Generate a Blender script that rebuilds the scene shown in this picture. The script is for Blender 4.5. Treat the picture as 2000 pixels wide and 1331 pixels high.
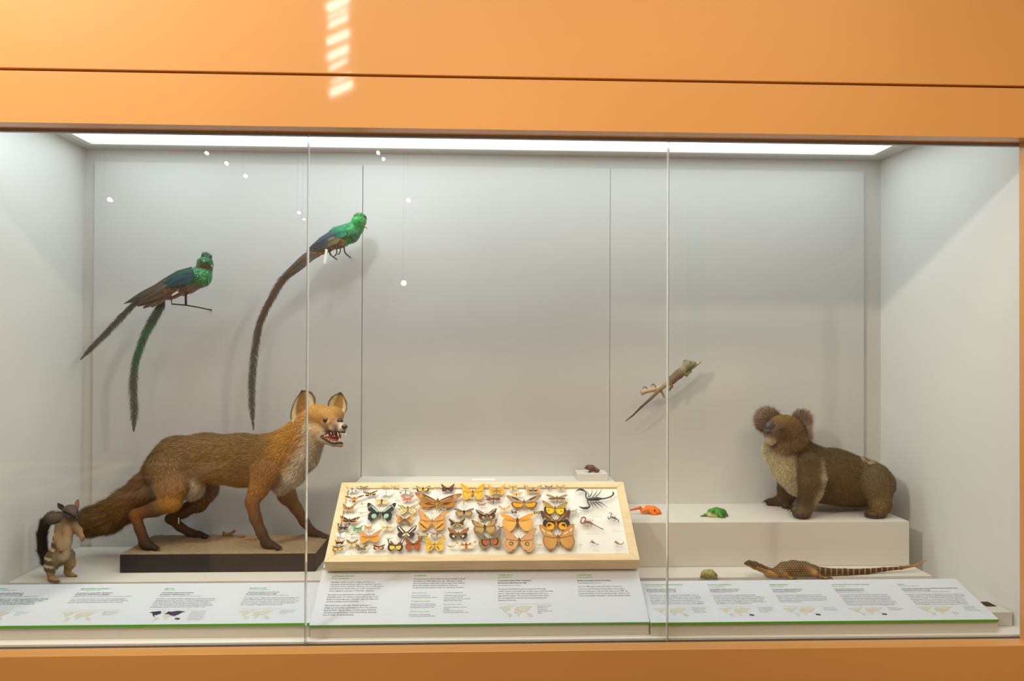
import bpy, math, random
import numpy as np
from mathutils import Vector, Matrix

for _o in list(bpy.data.objects):
    bpy.data.objects.remove(_o)
SC = bpy.context.scene
COL = SC.collection
RNG = np.random.default_rng(11)
random.seed(5)

# ---------------------------------------------------------------- camera
F_PX, YAW, PITCH, ROLL = 1466.0, 0.0376, 0.0088, 0.0043
EYE = 1.55                       # camera height over the gallery floor
CAM = np.array([0.0, -2.12, EYE])   # the glass stands at y = 0
_cy, _sy, _cp, _sp = math.cos(YAW), math.sin(YAW), math.cos(PITCH), math.sin(PITCH)
FWD = np.array([_sy*_cp, _cy*_cp, _sp])
_r0 = np.array([_cy, -_sy, 0.0])
_u0 = np.cross(_r0, FWD)
RGT = _r0*math.cos(ROLL) + _u0*math.sin(ROLL)
UPV = _u0*math.cos(ROLL) - _r0*math.sin(ROLL)
cam_data = bpy.data.cameras.new('camera')
cam_data.sensor_width = 36.0
cam_data.lens = F_PX/2000.0*36.0
cam_data.clip_start = 0.05
cam_data.clip_end = 60
cam = bpy.data.objects.new('camera', cam_data)
COL.objects.link(cam)
cam.matrix_world = Matrix(((RGT[0], UPV[0], -FWD[0], CAM[0]),
                           (RGT[1], UPV[1], -FWD[1], CAM[1]),
                           (RGT[2], UPV[2], -FWD[2], CAM[2]), (0, 0, 0, 1)))
SC.camera = cam

def ray(px, py):
    return FWD + RGT*((px-1000.0)/F_PX) - UPV*((py-665.5)/F_PX)
def at(px, py, Y):               # the point at depth Y that the photograph shows at (px, py)
    d = ray(px, py)
    return CAM + d*((Y-CAM[1])/d[1])
def onz(px, py, z):              # the point of the horizontal plane z that shows at (px, py)
    d = ray(px, py)
    return CAM + d*((z-CAM[2])/d[2])
def onplane(px, py, p0, n):
    d = ray(px, py)
    return CAM + d*(np.dot(p0-CAM, n)/np.dot(d, n))
def mpp(Y):                      # metres per pixel at depth Y
    return (Y-CAM[1])/F_PX

# ---------------------------------------------------------------- view, world, lights
SC.view_settings.view_transform = 'Standard'
SC.view_settings.look = 'None'
SC.view_settings.gamma = 1.0
SC.view_settings.use_curve_mapping = False
SC.view_settings.exposure = 0.0
SC.cycles.max_bounces = 10
SC.cycles.transparent_max_bounces = 24
SC.cycles.sample_clamp_indirect = 4.0

world = bpy.data.worlds.new('gallery_world')
SC.world = world
world.use_nodes = True
world.node_tree.nodes['Background'].inputs[0].default_value = (0.9, 0.75, 0.6, 1)
world.node_tree.nodes['Background'].inputs[1].default_value = 0.02

def k_light(name, kind, loc, target, energy, color, size=0.3, size_y=None, angle=60, blend=0.5):
    d = bpy.data.lights.new(name, kind)
    d.energy = energy
    d.color = color
    if kind == 'AREA':
        d.shape = 'RECTANGLE' if size_y else 'SQUARE'
        d.size = size
        if size_y: d.size_y = size_y
    else:
        d.shadow_soft_size = size
    if kind == 'SPOT':
        d.spot_size = math.radians(angle)
        d.spot_blend = blend
    o = bpy.data.objects.new(name, d)
    COL.objects.link(o)
    o.location = loc
    o.rotation_euler = (Vector(target)-Vector(loc)).to_track_quat('-Z', 'Y').to_euler()
    return o

WARM = (1.0, 0.76, 0.50)
LIGHTBOX_STRENGTH = 2.4
LIGHTBOX_COLOR = (0.85, 0.955, 1.0, 1)
# warm gallery spots in front of the case, high up
k_light('gallery_spot_left', 'SPOT', (-3.0, -1.9, 4.6), (-1.75, 0.0, 2.7), 760, (1.0, 0.86, 0.68), 0.25, angle=46, blend=1.0)
k_light('gallery_spot_mid', 'SPOT', (-0.6, -3.4, 4.8), (-0.1, 0.0, 2.62), 190, WARM, 0.35, angle=34, blend=1.0)
k_light('gallery_spot_right', 'SPOT', (2.2, -3.4, 4.8), (1.3, 0.0, 2.55), 125, WARM, 0.35, angle=34, blend=1.0)
# cross spots reaching the side walls of the case through the glass
k_light('gallery_cross_spot', 'SPOT', (-3.3, -3.4, 4.0), (1.55, 0.35, 1.40), 520, (1.0, 0.88, 0.72), 0.12, angle=22, blend=0.9)
k_light('gallery_cross_spot', 'SPOT', (3.3, -3.4, 4.0), (-1.5, 0.30, 1.45), 260, (1.0, 0.90, 0.76), 0.12, angle=22, blend=0.9)
# general warm light of the gallery ceiling, and spots on the floor and walls behind the photographer
k_light('gallery_ceiling_wash', 'AREA', (0, -2.7, 4.95), (0, -2.7, 0), 185, (1.0, 0.80, 0.58), 6.0, 2.4)
for i_, (x_, y_, tx_, ty_, tz_, e_) in enumerate(((-2.4, -4.2, -2.6, -4.6, 0, 280), (2.4, -4.2, 2.6, -4.6, 0, 260), (-2.0, -6.0, -2.4, -9, 1.0, 330), (2.2, -6.0, 2.4, -9, 1.0, 280), (0.0, -5.4, 0.0, -6.6, 0, 220))):
    k_light('gallery_floor_spot', 'SPOT', (x_, y_, 4.85), (tx_, ty_, tz_), e_, (1.0, 0.82, 0.62), 0.06, angle=85, blend=0.8)
# small downlights inside the light box
k_light('case_downlight', 'AREA', (-0.50, 0.14, EYE+0.735), (0.3, 0.45, 0.8), 1.8, (0.93, 0.97, 1.0), 0.07, 0.07)
k_light('case_downlight', 'AREA', (-1.34, 0.16, EYE+0.735), (-0.7, 0.5, 0.8), 0.7, (0.93, 0.97, 1.0), 0.07, 0.07)
# ---------------------------------------------------------------- helpers
def lin(c):
    c = np.asarray(c, float)/255.0
    return np.where(c <= 0.04045, c/12.92, ((c+0.055)/1.055)**2.4)
def rgba(c, a=1.0):
    l = lin(c)
    return (float(l[0]), float(l[1]), float(l[2]), a)

MATS = {}
def mat(name, color=(200, 200, 200), rough=0.5, metal=0.0, spec=0.5, attr=False, noise=None, bump=None,
        coat=0.0, coat_rough=0.1, emit=0.0, emit_color=None, sheen=0.0, grain=None, sss=0.0):
    """procedural Principled material. noise=(scale, amount) tints the colour, bump=(scale, strength), grain=(axis scale vector, amount)"""
    if name in MATS: return MATS[name]
    m = bpy.data.materials.new(name)
    m.use_nodes = True
    nt = m.node_tree
    b = nt.nodes['Principled BSDF']
    base = None
    if attr:
        a = nt.nodes.new('ShaderNodeVertexColor'); a.layer_name = 'Col'
        base = a.outputs['Color']
    tc = nt.nodes.new('ShaderNodeTexCoord')
    def noise_node(scale, detail=4.0, vec=None):
        n = nt.nodes.new('ShaderNodeTexNoise')
        n.inputs['Detail'].default_value = detail
        if vec is not None:
            mp = nt.nodes.new('ShaderNodeMapping')
            mp.inputs['Scale'].default_value = vec
            nt.links.new(tc.outputs['Object'], mp.inputs['Vector'])
            nt.links.new(mp.outputs['Vector'], n.inputs['Vector'])
            n.inputs['Scale'].default_value = 1.0
        else:
            nt.links.new(tc.outputs['Object'], n.inputs['Vector'])
            n.inputs['Scale'].default_value = scale
        return n
    for spec_ in (noise, grain):
        if not spec_: continue
        n = noise_node(spec_[0]) if spec_ is noise else noise_node(1.0, 6.0, spec_[0])
        mr = nt.nodes.new('ShaderNodeMapRange')
        mr.inputs['From Min'].default_value = 0.3; mr.inputs['From Max'].default_value = 0.7
        mr.inputs['To Min'].default_value = 1.0-spec_[1]; mr.inputs['To Max'].default_value = 1.0+spec_[1]
        nt.links.new(n.outputs['Fac'], mr.inputs['Value'])
        mx = nt.nodes.new('ShaderNodeVectorMath'); mx.operation = 'SCALE'
        if base is None: mx.inputs[0].default_value = rgba(color)[:3]
        else: nt.links.new(base, mx.inputs[0])
        nt.links.new(mr.outputs['Result'], mx.inputs['Scale'])
        base = mx.outputs['Vector']
    if base is None: b.inputs['Base Color'].default_value = rgba(color)
    else: nt.links.new(base, b.inputs['Base Color'])
    if bump:
        n = noise_node(bump[0], 5.0)
        bp = nt.nodes.new('ShaderNodeBump')
        bp.inputs['Strength'].default_value = bump[1]; bp.inputs['Distance'].default_value = 0.002
        nt.links.new(n.outputs['Fac'], bp.inputs['Height'])
        nt.links.new(bp.outputs['Normal'], b.inputs['Normal'])
    b.inputs['Roughness'].default_value = rough
    b.inputs['Metallic'].default_value = metal
    b.inputs['Specular IOR Level'].default_value = spec
    b.inputs['Coat Weight'].default_value = coat
    b.inputs['Coat Roughness'].default_value = coat_rough
    b.inputs['Sheen Weight'].default_value = sheen
    b.inputs['Subsurface Weight'].default_value = sss
    b.inputs['Subsurface Radius'].default_value = (0.004, 0.002, 0.001)
    if emit:
        b.inputs['Emission Color'].default_value = emit_color or rgba(color)
        b.inputs['Emission Strength'].default_value = emit
    MATS[name] = m
    return m

def set_props(o, label=None, cat=None, group=None, kind=None):
    if label: o['label'] = label
    if cat: o['category'] = cat
    if group: o['group'] = group
    if kind: o['kind'] = kind
    return o

ORG = {}                                  # world origin of every object built, for parenting
def thing(name, label, cat, loc, group=None, rot=None):
    o = bpy.data.objects.new(name, None)
    o.empty_display_size = 0.05
    COL.objects.link(o)
    o.location = [float(v) for v in loc]
    if rot is not None: o.rotation_euler = rot
    ORG[o.name] = np.array(loc, float)
    return set_props(o, label, cat, group)

def org(o):
    return ORG.get(o.name, np.zeros(3)) if o is not None else np.zeros(3)

def link_mesh(name, me, parent=None, origin=None):
    o = bpy.data.objects.new(name, me)
    COL.objects.link(o)
    if parent is not None:
        o.parent = parent
        ORG[o.name] = org(parent)
    else:
        ORG[o.name] = np.zeros(3) if origin is None else np.array(origin, float)
        o.location = [float(v) for v in ORG[o.name]]
    return o

def np_mesh(name, V, polys, mats, parent=None, smooth=True, cols=None, midx=None, local=False, origin=None):
    """V (n,3) world points (or local ones), polys: list of integer arrays (k,3) / (k,4)"""
    V = np.asarray(V, float)
    if not local:
        base = org(parent) if parent is not None else (np.zeros(3) if origin is None else np.array(origin, float))
        V = V - base
    me = bpy.data.meshes.new(name)
    me.vertices.add(len(V))
    me.vertices.foreach_set('co', V.astype(np.float32).ravel())
    polys = [np.asarray(p, np.int32) for p in polys if len(p)]
    li = np.concatenate([p.ravel() for p in polys])
    tot = np.concatenate([np.full(len(p), p.shape[1], np.int32) for p in polys])
    st = np.concatenate([[0], np.cumsum(tot)[:-1]]).astype(np.int32)
    me.loops.add(len(li)); me.loops.foreach_set('vertex_index', li)
    me.polygons.add(len(tot)); me.polygons.foreach_set('loop_start', st)
    me.update(calc_edges=True)
    if cols is not None:
        a = me.color_attributes.new('Col', 'FLOAT_COLOR', 'POINT')
        c = np.ones((len(V), 4), np.float32); c[:, :3] = cols
        a.data.foreach_set('color', c.ravel())
    for m in (mats if isinstance(mats, (list, tuple)) else [mats]): me.materials.append(m)
    if midx is not None: me.polygons.foreach_set('material_index', np.asarray(midx, np.int32))
    me.polygons.foreach_set('use_smooth', np.full(len(tot), smooth, bool))
    me.validate()
    return link_mesh(name, me, parent, origin)

class MB:
    """collects simple shapes in world space; build() links them as one mesh object"""
    def __init__(s): s.v = []; s.f = []; s.c = []; s.n = 0; s.col = None
    def add(s, verts, faces, col=None):
        verts = np.asarray(verts, float)
        s.v.append(verts)
        s.f += [tuple(int(i)+s.n for i in f) for f in faces]
        c = col if col is not None else s.col
        if c is not None: s.c.append(np.tile(np.asarray(c, float), (len(verts), 1)))
        s.n += len(verts)
        return s
    def hexa(s, p):                       # eight corners: bottom ring 0-3, top ring 4-7
        return s.add(p, [(3, 2, 1, 0), (4, 5, 6, 7), (0, 1, 5, 4), (1, 2, 6, 5), (2, 3, 7, 6), (3, 0, 4, 7)])
    def box(s, a, b):
        (x0, y0, z0), (x1, y1, z1) = a, b
        return s.hexa([(x0, y0, z0), (x1, y0, z0), (x1, y1, z0), (x0, y1, z0), (x0, y0, z1), (x1, y0, z1), (x1, y1, z1), (x0, y1, z1)])
    def prism(s, poly, axis_vec):         # polygon of 3D points swept along a vector
        poly = np.asarray(poly, float); n = len(poly); q = poly+np.asarray(axis_vec, float)
        fs = [tuple(range(n))[::-1], tuple(range(n, 2*n))] + [(i, (i+1) % n, n+(i+1) % n, n+i) for i in range(n)]
        return s.add(np.vstack([poly, q]), fs)
    def tube(s, pts, rad, sides=8, col=None, flat=1.0, up=None):
        pts = np.asarray(pts, float); n = len(pts)
        rad = np.full(n, rad, float) if np.isscalar(rad) else np.asarray(rad, float)
        t = np.gradient(pts, axis=0); t /= np.linalg.norm(t, axis=1)[:, None]+1e-12
        u = np.array(up if up is not None else ((0, 0, 1) if abs(t[0][2]) < 0.9 else (1, 0, 0)), float)
        rings = []
        for i in range(n):
            w = np.cross(t[i], u); w /= np.linalg.norm(w)+1e-12
            u2 = np.cross(w, t[i]); u = u2
            a = np.linspace(0, 2*np.pi, sides, endpoint=False)
            rings.append(pts[i]+rad[i]*(np.cos(a)[:, None]*w+np.sin(a)[:, None]*u2*flat))
        fs = [(i*sides+j, i*sides+(j+1) % sides, (i+1)*sides+(j+1) % sides, (i+1)*sides+j) for i in range(n-1) for j in range(sides)]
        fs += [tuple(range(sides))[::-1], tuple((n-1)*sides+j for j in range(sides))]
        return s.add(np.vstack(rings), fs, col)
    def ball(s, c, r, seg=10, rings=7, col=None, R=None):
        r = np.array([r, r, r], float) if np.isscalar(r) else np.asarray(r, float)
        vs = [(0, 0, 1)]
        for i in range(1, rings):
            ph = math.pi*i/rings
            vs += [(math.sin(ph)*math.cos(2*math.pi*j/seg), math.sin(ph)*math.sin(2*math.pi*j/seg), math.cos(ph)) for j in range(seg)]
        vs.append((0, 0, -1)); vs = np.array(vs)*r
        if R is not None: vs = vs @ np.asarray(R).T
        fs = [(0, 1+j, 1+(j+1) % seg) for j in range(seg)]
        for i in range(rings-2):
            a = 1+i*seg; b = a+seg
            fs += [(a+j, b+j, b+(j+1) % seg, a+(j+1) % seg) for j in range(seg)]
        a = 1+(rings-2)*seg; l = len(vs)-1
        fs += [(a+(j+1) % seg, a+j, l) for j in range(seg)]
        return s.add(vs+np.asarray(c, float), fs, col)
    def build(s, name, m, parent=None, smooth=False, origin=None, local=False, bevel=0.0):
        V = np.vstack(s.v)
        if not local:
            V = V-(org(parent) if parent is not None else (np.zeros(3) if origin is None else np.array(origin, float)))
        me = bpy.data.meshes.new(name)
        me.from_pydata(V.tolist(), [], s.f)
        if s.c and len(s.c) == len(s.v):
            a = me.color_attributes.new('Col', 'FLOAT_COLOR', 'POINT')
            c = np.ones((len(V), 4), np.float32); c[:, :3] = np.vstack(s.c)
            a.data.foreach_set('color', c.ravel())
        me.materials.append(m)
        if smooth: me.polygons.foreach_set('use_smooth', np.ones(len(me.polygons), bool))
        me.update()
        o = link_mesh(name, me, parent, origin)
        if bevel:
            bv = o.modifiers.new('bevel', 'BEVEL'); bv.width = bevel; bv.segments = 2; bv.limit_method = 'ANGLE'
        return o

def struct(name, mb, m, parent=None, **k):
    o = mb.build(name, m, parent, **k)
    if parent is None: o['kind'] = 'structure'
    return o

def spline(pts, n):
    """Catmull-Rom through points of any dimension, n samples"""
    p = np.asarray(pts, float)
    p = np.vstack([2*p[0]-p[1], p, 2*p[-1]-p[-2]])
    m = len(p)-3
    out = []
    for t in np.linspace(0, m, n):
        i = min(int(t), m-1); f = t-i
        a, b, c, d = p[i], p[i+1], p[i+2], p[i+3]
        out.append(0.5*((2*b)+(-a+c)*f+(2*a-5*b+4*c-d)*f*f+(-a+3*b-3*c+d)*f**3))
    return np.array(out)

# ---------------------------------------------------------------- smooth bodies grown from bones
class Body:
    """bones = tapered capsules; their smooth union gives one continuous skin, coloured and combed by the nearest bones"""
    def __init__(s, Y0, k=0.012): s.b = []; s.Y0 = Y0; s.k = k
    def chain(s, pts, col, ky=1.0, k=None, comb=1, fur=0.01):
        """pts: (px, py, Y, radius in px); col one colour or one per point"""
        cols = [col]*len(pts) if np.ndim(col[0]) == 0 else col
        for i in range(len(pts)-1):
            p, q = pts[i], pts[i+1]
            s.b.append(dict(a=at(p[0], p[1], p[2]), b=at(q[0], q[1], q[2]), ra=p[3]*mpp(p[2]), rb=q[3]*mpp(q[2]),
                            ca=lin(cols[i]), cb=lin(cols[i+1]), ky=ky, k=s.k if k is None else k, comb=comb, fur=fur))
        return s
    def blob(s, p, r3, col, k=None, comb=(0, 0, -1), fur=0.01, R=None, sub=False):
        """ellipsoid at (px, py, Y) with px radii (rx, ry depth, rz)"""
        c = at(*p[:3]); m = mpp(p[2])
        s.b.append(dict(a=c, b=c, e=np.array(r3, float)*m, R=R, ca=lin(col), cb=lin(col), k=s.k if k is None else k, comb=np.array(comb, float), fur=fur, sub=sub))
        return s
    def dist(s, q, P):
        if 'e' in q:
            d = P-q['a']
            if q['R'] is not None: d = d @ q['R']
            n = np.linalg.norm(d/q['e'], axis=1)
            g = np.linalg.norm(d/q['e']**2, axis=1)+1e-9
            return n*(n-1)/g, np.zeros(len(P))
        ab = q['b']-q['a']; L2 = ab@ab+1e-12
        t = np.clip(((P-q['a'])@ab)/L2, 0, 1)
        c = q['a']+t[:, None]*ab
        d = P-c
        if q['ky'] != 1.0: d = d*np.array([1, 1/q['ky'], 1])
        return np.linalg.norm(d, axis=1)-(q['ra']+(q['rb']-q['ra'])*t), t
    def mesh(s, h, smooth=1, floor=None):
        lo = np.min([np.minimum(q['a'], q['b'])-(max(q['e']) if 'e' in q else max(q['ra'], q['rb'])*max(1, q['ky'])) for q in s.b if not q.get('sub')], axis=0)-3*h
        hi = np.max([np.maximum(q['a'], q['b'])+(max(q['e']) if 'e' in q else max(q['ra'], q['rb'])*max(1, q['ky'])) for q in s.b if not q.get('sub')], axis=0)+3*h
        n = np.ceil((hi-lo)/h).astype(int)+1
        ax = [lo[i]+h*np.arange(n[i]) for i in range(3)]
        D = np.full(n, 1.0)
        for q in s.b:
            r = (max(q['e']) if 'e' in q else max(q['ra'], q['rb'])*max(1, q['ky']))+max(q['k']*1.5, 4*h)
            l_, h_ = np.minimum(q['a'], q['b'])-r, np.maximum(q['a'], q['b'])+r
            i0 = np.clip(np.floor((l_-lo)/h).astype(int), 0, n-1); i1 = np.clip(np.ceil((h_-lo)/h).astype(int)+1, 1, n)
            sl = tuple(slice(i0[i], i1[i]) for i in range(3))
            G = np.stack(np.meshgrid(*[ax[i][sl[i]] for i in range(3)], indexing='ij'), -1).reshape(-1, 3)
            d, _ = s.dist(q, G)
            d = d.reshape(D[sl].shape); A = D[sl]; k = q['k']
            if q.get('sub'):
                hh = np.clip(0.5-0.5*(A+d)/k, 0, 1)
                D[sl] = A*(1-hh)-d*hh+k*hh*(1-hh)
            else:
                hh = np.clip(0.5+0.5*(A-d)/k, 0, 1)
                D[sl] = A*(1-hh)+d*hh-k*hh*(1-hh)
        V, Q = surface_nets(D, lo, h)
        for _ in range(smooth): V = relax(V, Q)
        if floor is not None:
            print('sunk', round(float(floor-V[:, 2].min()), 4))
            V[:, 2] = np.maximum(V[:, 2], floor)
        s.V, s.Q = V, Q
        s.N = vnormals(V, Q)
        s.colors, s.comb, s.fur = s.field(V)
        return s
    def field(s, P):
        W = []; C = []; Dn = []; Fl = []
        for q in s.b:
            if q.get('sub'): continue
            d, t = s.dist(q, P)
            W.append(np.exp(-np.clip(d, -0.02, 1)/(0.35*s.k)))
            C.append(q['ca']+(q['cb']-q['ca'])*t[:, None])
            if 'e' in q: v = q['comb']
            else: v = (q['b']-q['a'])*q['comb']
            v = v/(np.linalg.norm(v)+1e-9)
            Dn.append(np.tile(v, (len(P), 1))); Fl.append(np.full(len(P), q['fur']))
        W = np.array(W); W = W/(W.sum(0)+1e-30)
        return (np.einsum('bn,bnc->nc', W, np.array(C)), np.einsum('bn,bnc->nc', W, np.array(Dn)), (W*np.array(Fl)).sum(0))

def project(P):
    v = np.asarray(P)-CAM
    d = v@FWD
    return np.stack([1000+F_PX*(v@RGT)/d, 665.5-F_PX*(v@UPV)/d], -1), d
def surf(body, px, py, out=0.0, rad=2.2):
    """the nearest skin point of a body seen at (px, py), moved out along its normal"""
    if not hasattr(body, 'pp'): body.pp, body.dd = project(body.V)
    r = np.hypot(body.pp[:, 0]-px, body.pp[:, 1]-py)
    k = rad
    while not (r < k).any(): k *= 1.5
    i = np.where(r < k)[0]; i = i[np.argmin(body.dd[i])]
    Y = body.V[i][1]
    return at(px, py, Y)+body.N[i]*out, body.N[i]

def surface_nets(D, lo, h):
    nx, ny, nz = D.shape
    S = D < 0
    off = [(i, j, k) for i in (0, 1) for j in (0, 1) for k in (0, 1)]
    c = [S[i:nx-1+i, j:ny-1+j, k:nz-1+k] for i, j, k in off]
    cnt = sum(x.astype(np.int8) for x in c)
    act = (cnt > 0) & (cnt < 8)
    idx = np.full(act.shape, -1, np.int64); I = np.argwhere(act); idx[act] = np.arange(len(I))
    acc = np.zeros((len(I), 3)); num = np.zeros(len(I))
    val = {o: D[I[:, 0]+o[0], I[:, 1]+o[1], I[:, 2]+o[2]] for o in off}
    for a in off:
        for axis in range(3):
            if a[axis]: continue
            b = tuple(1 if i == axis else a[i] for i in range(3))
            va, vb = val[a], val[b]
            m = (va < 0) != (vb < 0)
            t = va/(va-vb+1e-30)
            p = np.array(a, float)+np.outer(t, np.eye(3)[axis])
            acc[m] += p[m]; num[m] += 1
    V = lo+h*(I+acc/num[:, None])
    Q = []
    for axis in range(3):
        o1, o2 = [(1, 2), (2, 0), (0, 1)][axis]
        sl0 = [slice(None)]*3; sl1 = [slice(None)]*3
        sl0[axis] = slice(0, -1); sl1[axis] = slice(1, None)
        ch = S[tuple(sl0)] != S[tuple(sl1)]
        E = np.argwhere(ch)
        E = E[(E[:, o1] > 0) & (E[:, o2] > 0) & (E[:, o1] < D.shape[o1]-1) & (E[:, o2] < D.shape[o2]-1)]
        flip = S[E[:, 0], E[:, 1], E[:, 2]]
        def cell(d1, d2):
            e = E.copy(); e[:, o1] -= d1; e[:, o2] -= d2
            return idx[e[:, 0], e[:, 1], e[:, 2]]
        q = np.stack([cell(1, 1), cell(0, 1), cell(0, 0), cell(1, 0)], 1)
        q[~flip] = q[~flip][:, ::-1]
        Q.append(q)
    Q = np.vstack(Q)
    return V, Q[(Q >= 0).all(1)]

def relax(V, Q, f=0.5):
    A = np.zeros_like(V); n = np.zeros(len(V))
    for i in range(4):
        a, b = Q[:, i], Q[:, (i+1) % 4]
        np.add.at(A, a, V[b]); np.add.at(n, a, 1)
        np.add.at(A, b, V[a]); np.add.at(n, b, 1)
    return V*(1-f)+f*A/np.maximum(n, 1)[:, None]

def vnormals(V, Q):
    fn = np.cross(V[Q[:, 2]]-V[Q[:, 0]], V[Q[:, 3]]-V[Q[:, 1]])
    N = np.zeros_like(V)
    for i in range(4): np.add.at(N, Q[:, i], fn)
    return N/(np.linalg.norm(N, axis=1)[:, None]+1e-12)

def fur(name, V, Q, N, colors, comb, flen, n, width, m, parent, lift=0.35, jitter=0.25, tone=0.25, curl=0.0, seg=2, seed=1, taper=0.5, tipcol=None, keep=None, floor=None):
    """thousands of tapered strands laid along the comb direction: one stuff part"""
    rg = np.random.default_rng(seed)
    T = np.vstack([Q[:, [0, 1, 2]], Q[:, [0, 2, 3]]])
    ar = 0.5*np.linalg.norm(np.cross(V[T[:, 1]]-V[T[:, 0]], V[T[:, 2]]-V[T[:, 0]]), axis=1)
    if keep is not None: ar = ar*keep(V[T].mean(1))
    pick = rg.choice(len(T), n, p=ar/ar.sum())
    r1, r2 = rg.random(n), rg.random(n)
    fl = r1+r2 > 1; r1[fl] = 1-r1[fl]; r2[fl] = 1-r2[fl]
    w = np.stack([1-r1-r2, r1, r2], 1)
    tri = T[pick]
    P = (V[tri]*w[:, :, None]).sum(1); Nn = (N[tri]*w[:, :, None]).sum(1)
    Nn /= np.linalg.norm(Nn, axis=1)[:, None]+1e-12
    C = (colors[tri]*w[:, :, None]).sum(1); G = (comb[tri]*w[:, :, None]).sum(1); L = (flen[tri]*w).sum(1)
    G = G-Nn*(G*Nn).sum(1)[:, None]
    G = G/(np.linalg.norm(G, axis=1)[:, None]+1e-9)+jitter*rg.normal(size=(n, 3))
    d0 = G*(1-lift)+Nn*lift; d0 /= np.linalg.norm(d0, axis=1)[:, None]
    d1 = G*(1-lift*0.35)+Nn*lift*0.35+curl*rg.normal(size=(n, 3)); d1 /= np.linalg.norm(d1, axis=1)[:, None]
    L = L*rg.uniform(0.6, 1.25, n)
    sd = np.cross(Nn, G); sd /= np.linalg.norm(sd, axis=1)[:, None]+1e-12
    wd = width*rg.uniform(0.7, 1.3, n)
    A = P-Nn*0.001
    B = A+d0*(L*0.5)[:, None]; E = B+d1*(L*0.5)[:, None]
    hw = (sd*wd[:, None]*0.5)
    VV = np.stack([A-hw, A+hw, B-hw*taper*1.5, B+hw*taper*1.5, E], 1).reshape(-1, 3)
    i = np.arange(n)*5
    quads = np.stack([i, i+1, i+3, i+2], 1); tris = np.stack([i+2, i+3, i+4], 1)
    tn = np.exp(tone*rg.normal(size=n))[:, None]
    Cs = np.clip(C*tn, 0, 1)
    tip = Cs*1.15 if tipcol is None else Cs*0.5+0.5*np.asarray(tipcol)
    CC = np.stack([Cs*0.75, Cs*0.75, Cs, Cs, np.clip(tip, 0, 1)], 1).reshape(-1, 3)
    if floor is not None: VV[:, 2] = np.maximum(VV[:, 2], floor)
    o = np_mesh(name, VV, [quads, tris], m, parent, smooth=True, cols=CC)
    o['kind'] = 'stuff'
    return o

def eye(parent, p, r, iris, pupil=(10, 8, 8), look=(0, -1, 0), name='eye', ps=0.55):
    """an eyeball with iris ring and pupil as coloured geometry, looking along look"""
    look = np.asarray(look, float); look /= np.linalg.norm(look)
    mb = MB()
    u = np.cross(look, (0, 0, 1)); u /= np.linalg.norm(u); v = np.cross(u, look)
    ang = np.radians([0, 12, 22, 30, 42, 55, 75, 100, 130, 180])
    seg = 16; vs = []; cs = []
    for a in ang:
        for j in range(seg):
            t = 2*math.pi*j/seg
            vs.append(p+r*(look*math.cos(a)+(u*math.cos(t)+v*math.sin(t))*math.sin(a)))
            deg = math.degrees(a)
            cs.append(lin(pupil) if deg <= 62*ps else (lin(iris) if deg < 80 else lin(pupil)*0.5))
    fs = [(i*seg+j, i*seg+(j+1) % seg, (i+1)*seg+(j+1) % seg, (i+1)*seg+j) for i in range(len(ang)-1) for j in range(seg)]
    me = np_mesh(name, np.array(vs), [np.array(fs)], M['eye'], parent, cols=np.array(cs))
    return me
# ---------------------------------------------------------------- materials
SC.cycles.use_denoising = True
M = {}
M['white'] = mat('white_case_paint', (206, 205, 200), 0.6, noise=(6, 0.015))
M['litwhite'] = mat('white_case_paint_lit', (218, 219, 216), 0.6, noise=(6, 0.012))  # same case paint, lightened: the side walls' light is put into the colour
M['deckwhite'] = mat('white_case_deck', (240, 240, 237), 0.5, noise=(6, 0.01))
M['panelwhite'] = mat('white_back_panel', (199, 200, 198), 0.5, noise=(4, 0.012))
M['plinth'] = mat('white_plinth_paint', (208, 205, 198), 0.55, noise=(5, 0.015))
M['orange'] = mat('orange_satin_lacquer', (213, 158, 90), 0.45, coat=0.5, coat_rough=0.05, noise=(1.2, 0.02))
M['dark'] = mat('dark_gap', (22, 18, 16), 0.8)
M['channel'] = mat('grey_glass_channel', (150, 145, 145), 0.5)
M['eye'] = mat('glass_eye', attr=True, rough=0.05, coat=1.0, coat_rough=0.03)
M['fur'] = mat('animal_fur', attr=True, rough=0.75, spec=0.2)
M['skin'] = mat('animal_skin', attr=True, rough=0.7, spec=0.25, bump=(260, 0.5))
M['wet'] = mat('frog_skin', attr=True, rough=0.38, spec=0.4, bump=(420, 0.35))
M['plume'] = mat('iridescent_plumage', attr=True, rough=0.42, spec=0.5, metal=0.25, sheen=0.3)
M['feather'] = mat('feather_vane', attr=True, rough=0.6, spec=0.3)
M['horn'] = mat('claw_horn', (38, 30, 26), 0.35)
M['metal'] = mat('dark_mount_rod', (40, 38, 36), 0.4, metal=0.6)
M['wing'] = mat('moth_wing', attr=True, rough=0.75, spec=0.2, sheen=0.3)
M['moth'] = mat('moth_body', attr=True, rough=0.85, spec=0.15, bump=(900, 0.6))
M['pin'] = mat('steel_pin', (120, 118, 115), 0.3, metal=0.8)
M['card'] = mat('paper_card', (236, 235, 228), 0.8)
M['ply'] = mat('pale_beech_frame', (226, 203, 160), 0.5, grain=((9, 160, 160), 0.10), noise=(10, 0.03))
M['foam'] = mat('white_pinning_board', (234, 233, 226), 0.8, noise=(30, 0.01))
M['green'] = mat('green_panel_edge', (86, 184, 40), 0.4)
M['board'] = mat('white_print_board', (204, 213, 224), 0.45)
M['ink'] = mat('dark_print_ink', (74, 74, 92), 0.6)
M['inkb'] = mat('bold_print_ink', (40, 38, 66), 0.6)
M['inkg'] = mat('green_print_ink', (96, 186, 78), 0.6)
M['map'] = mat('grey_map_print', (196, 197, 182), 0.6)
M['mapd'] = mat('dark_map_print', (44, 36, 66), 0.6)
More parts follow.
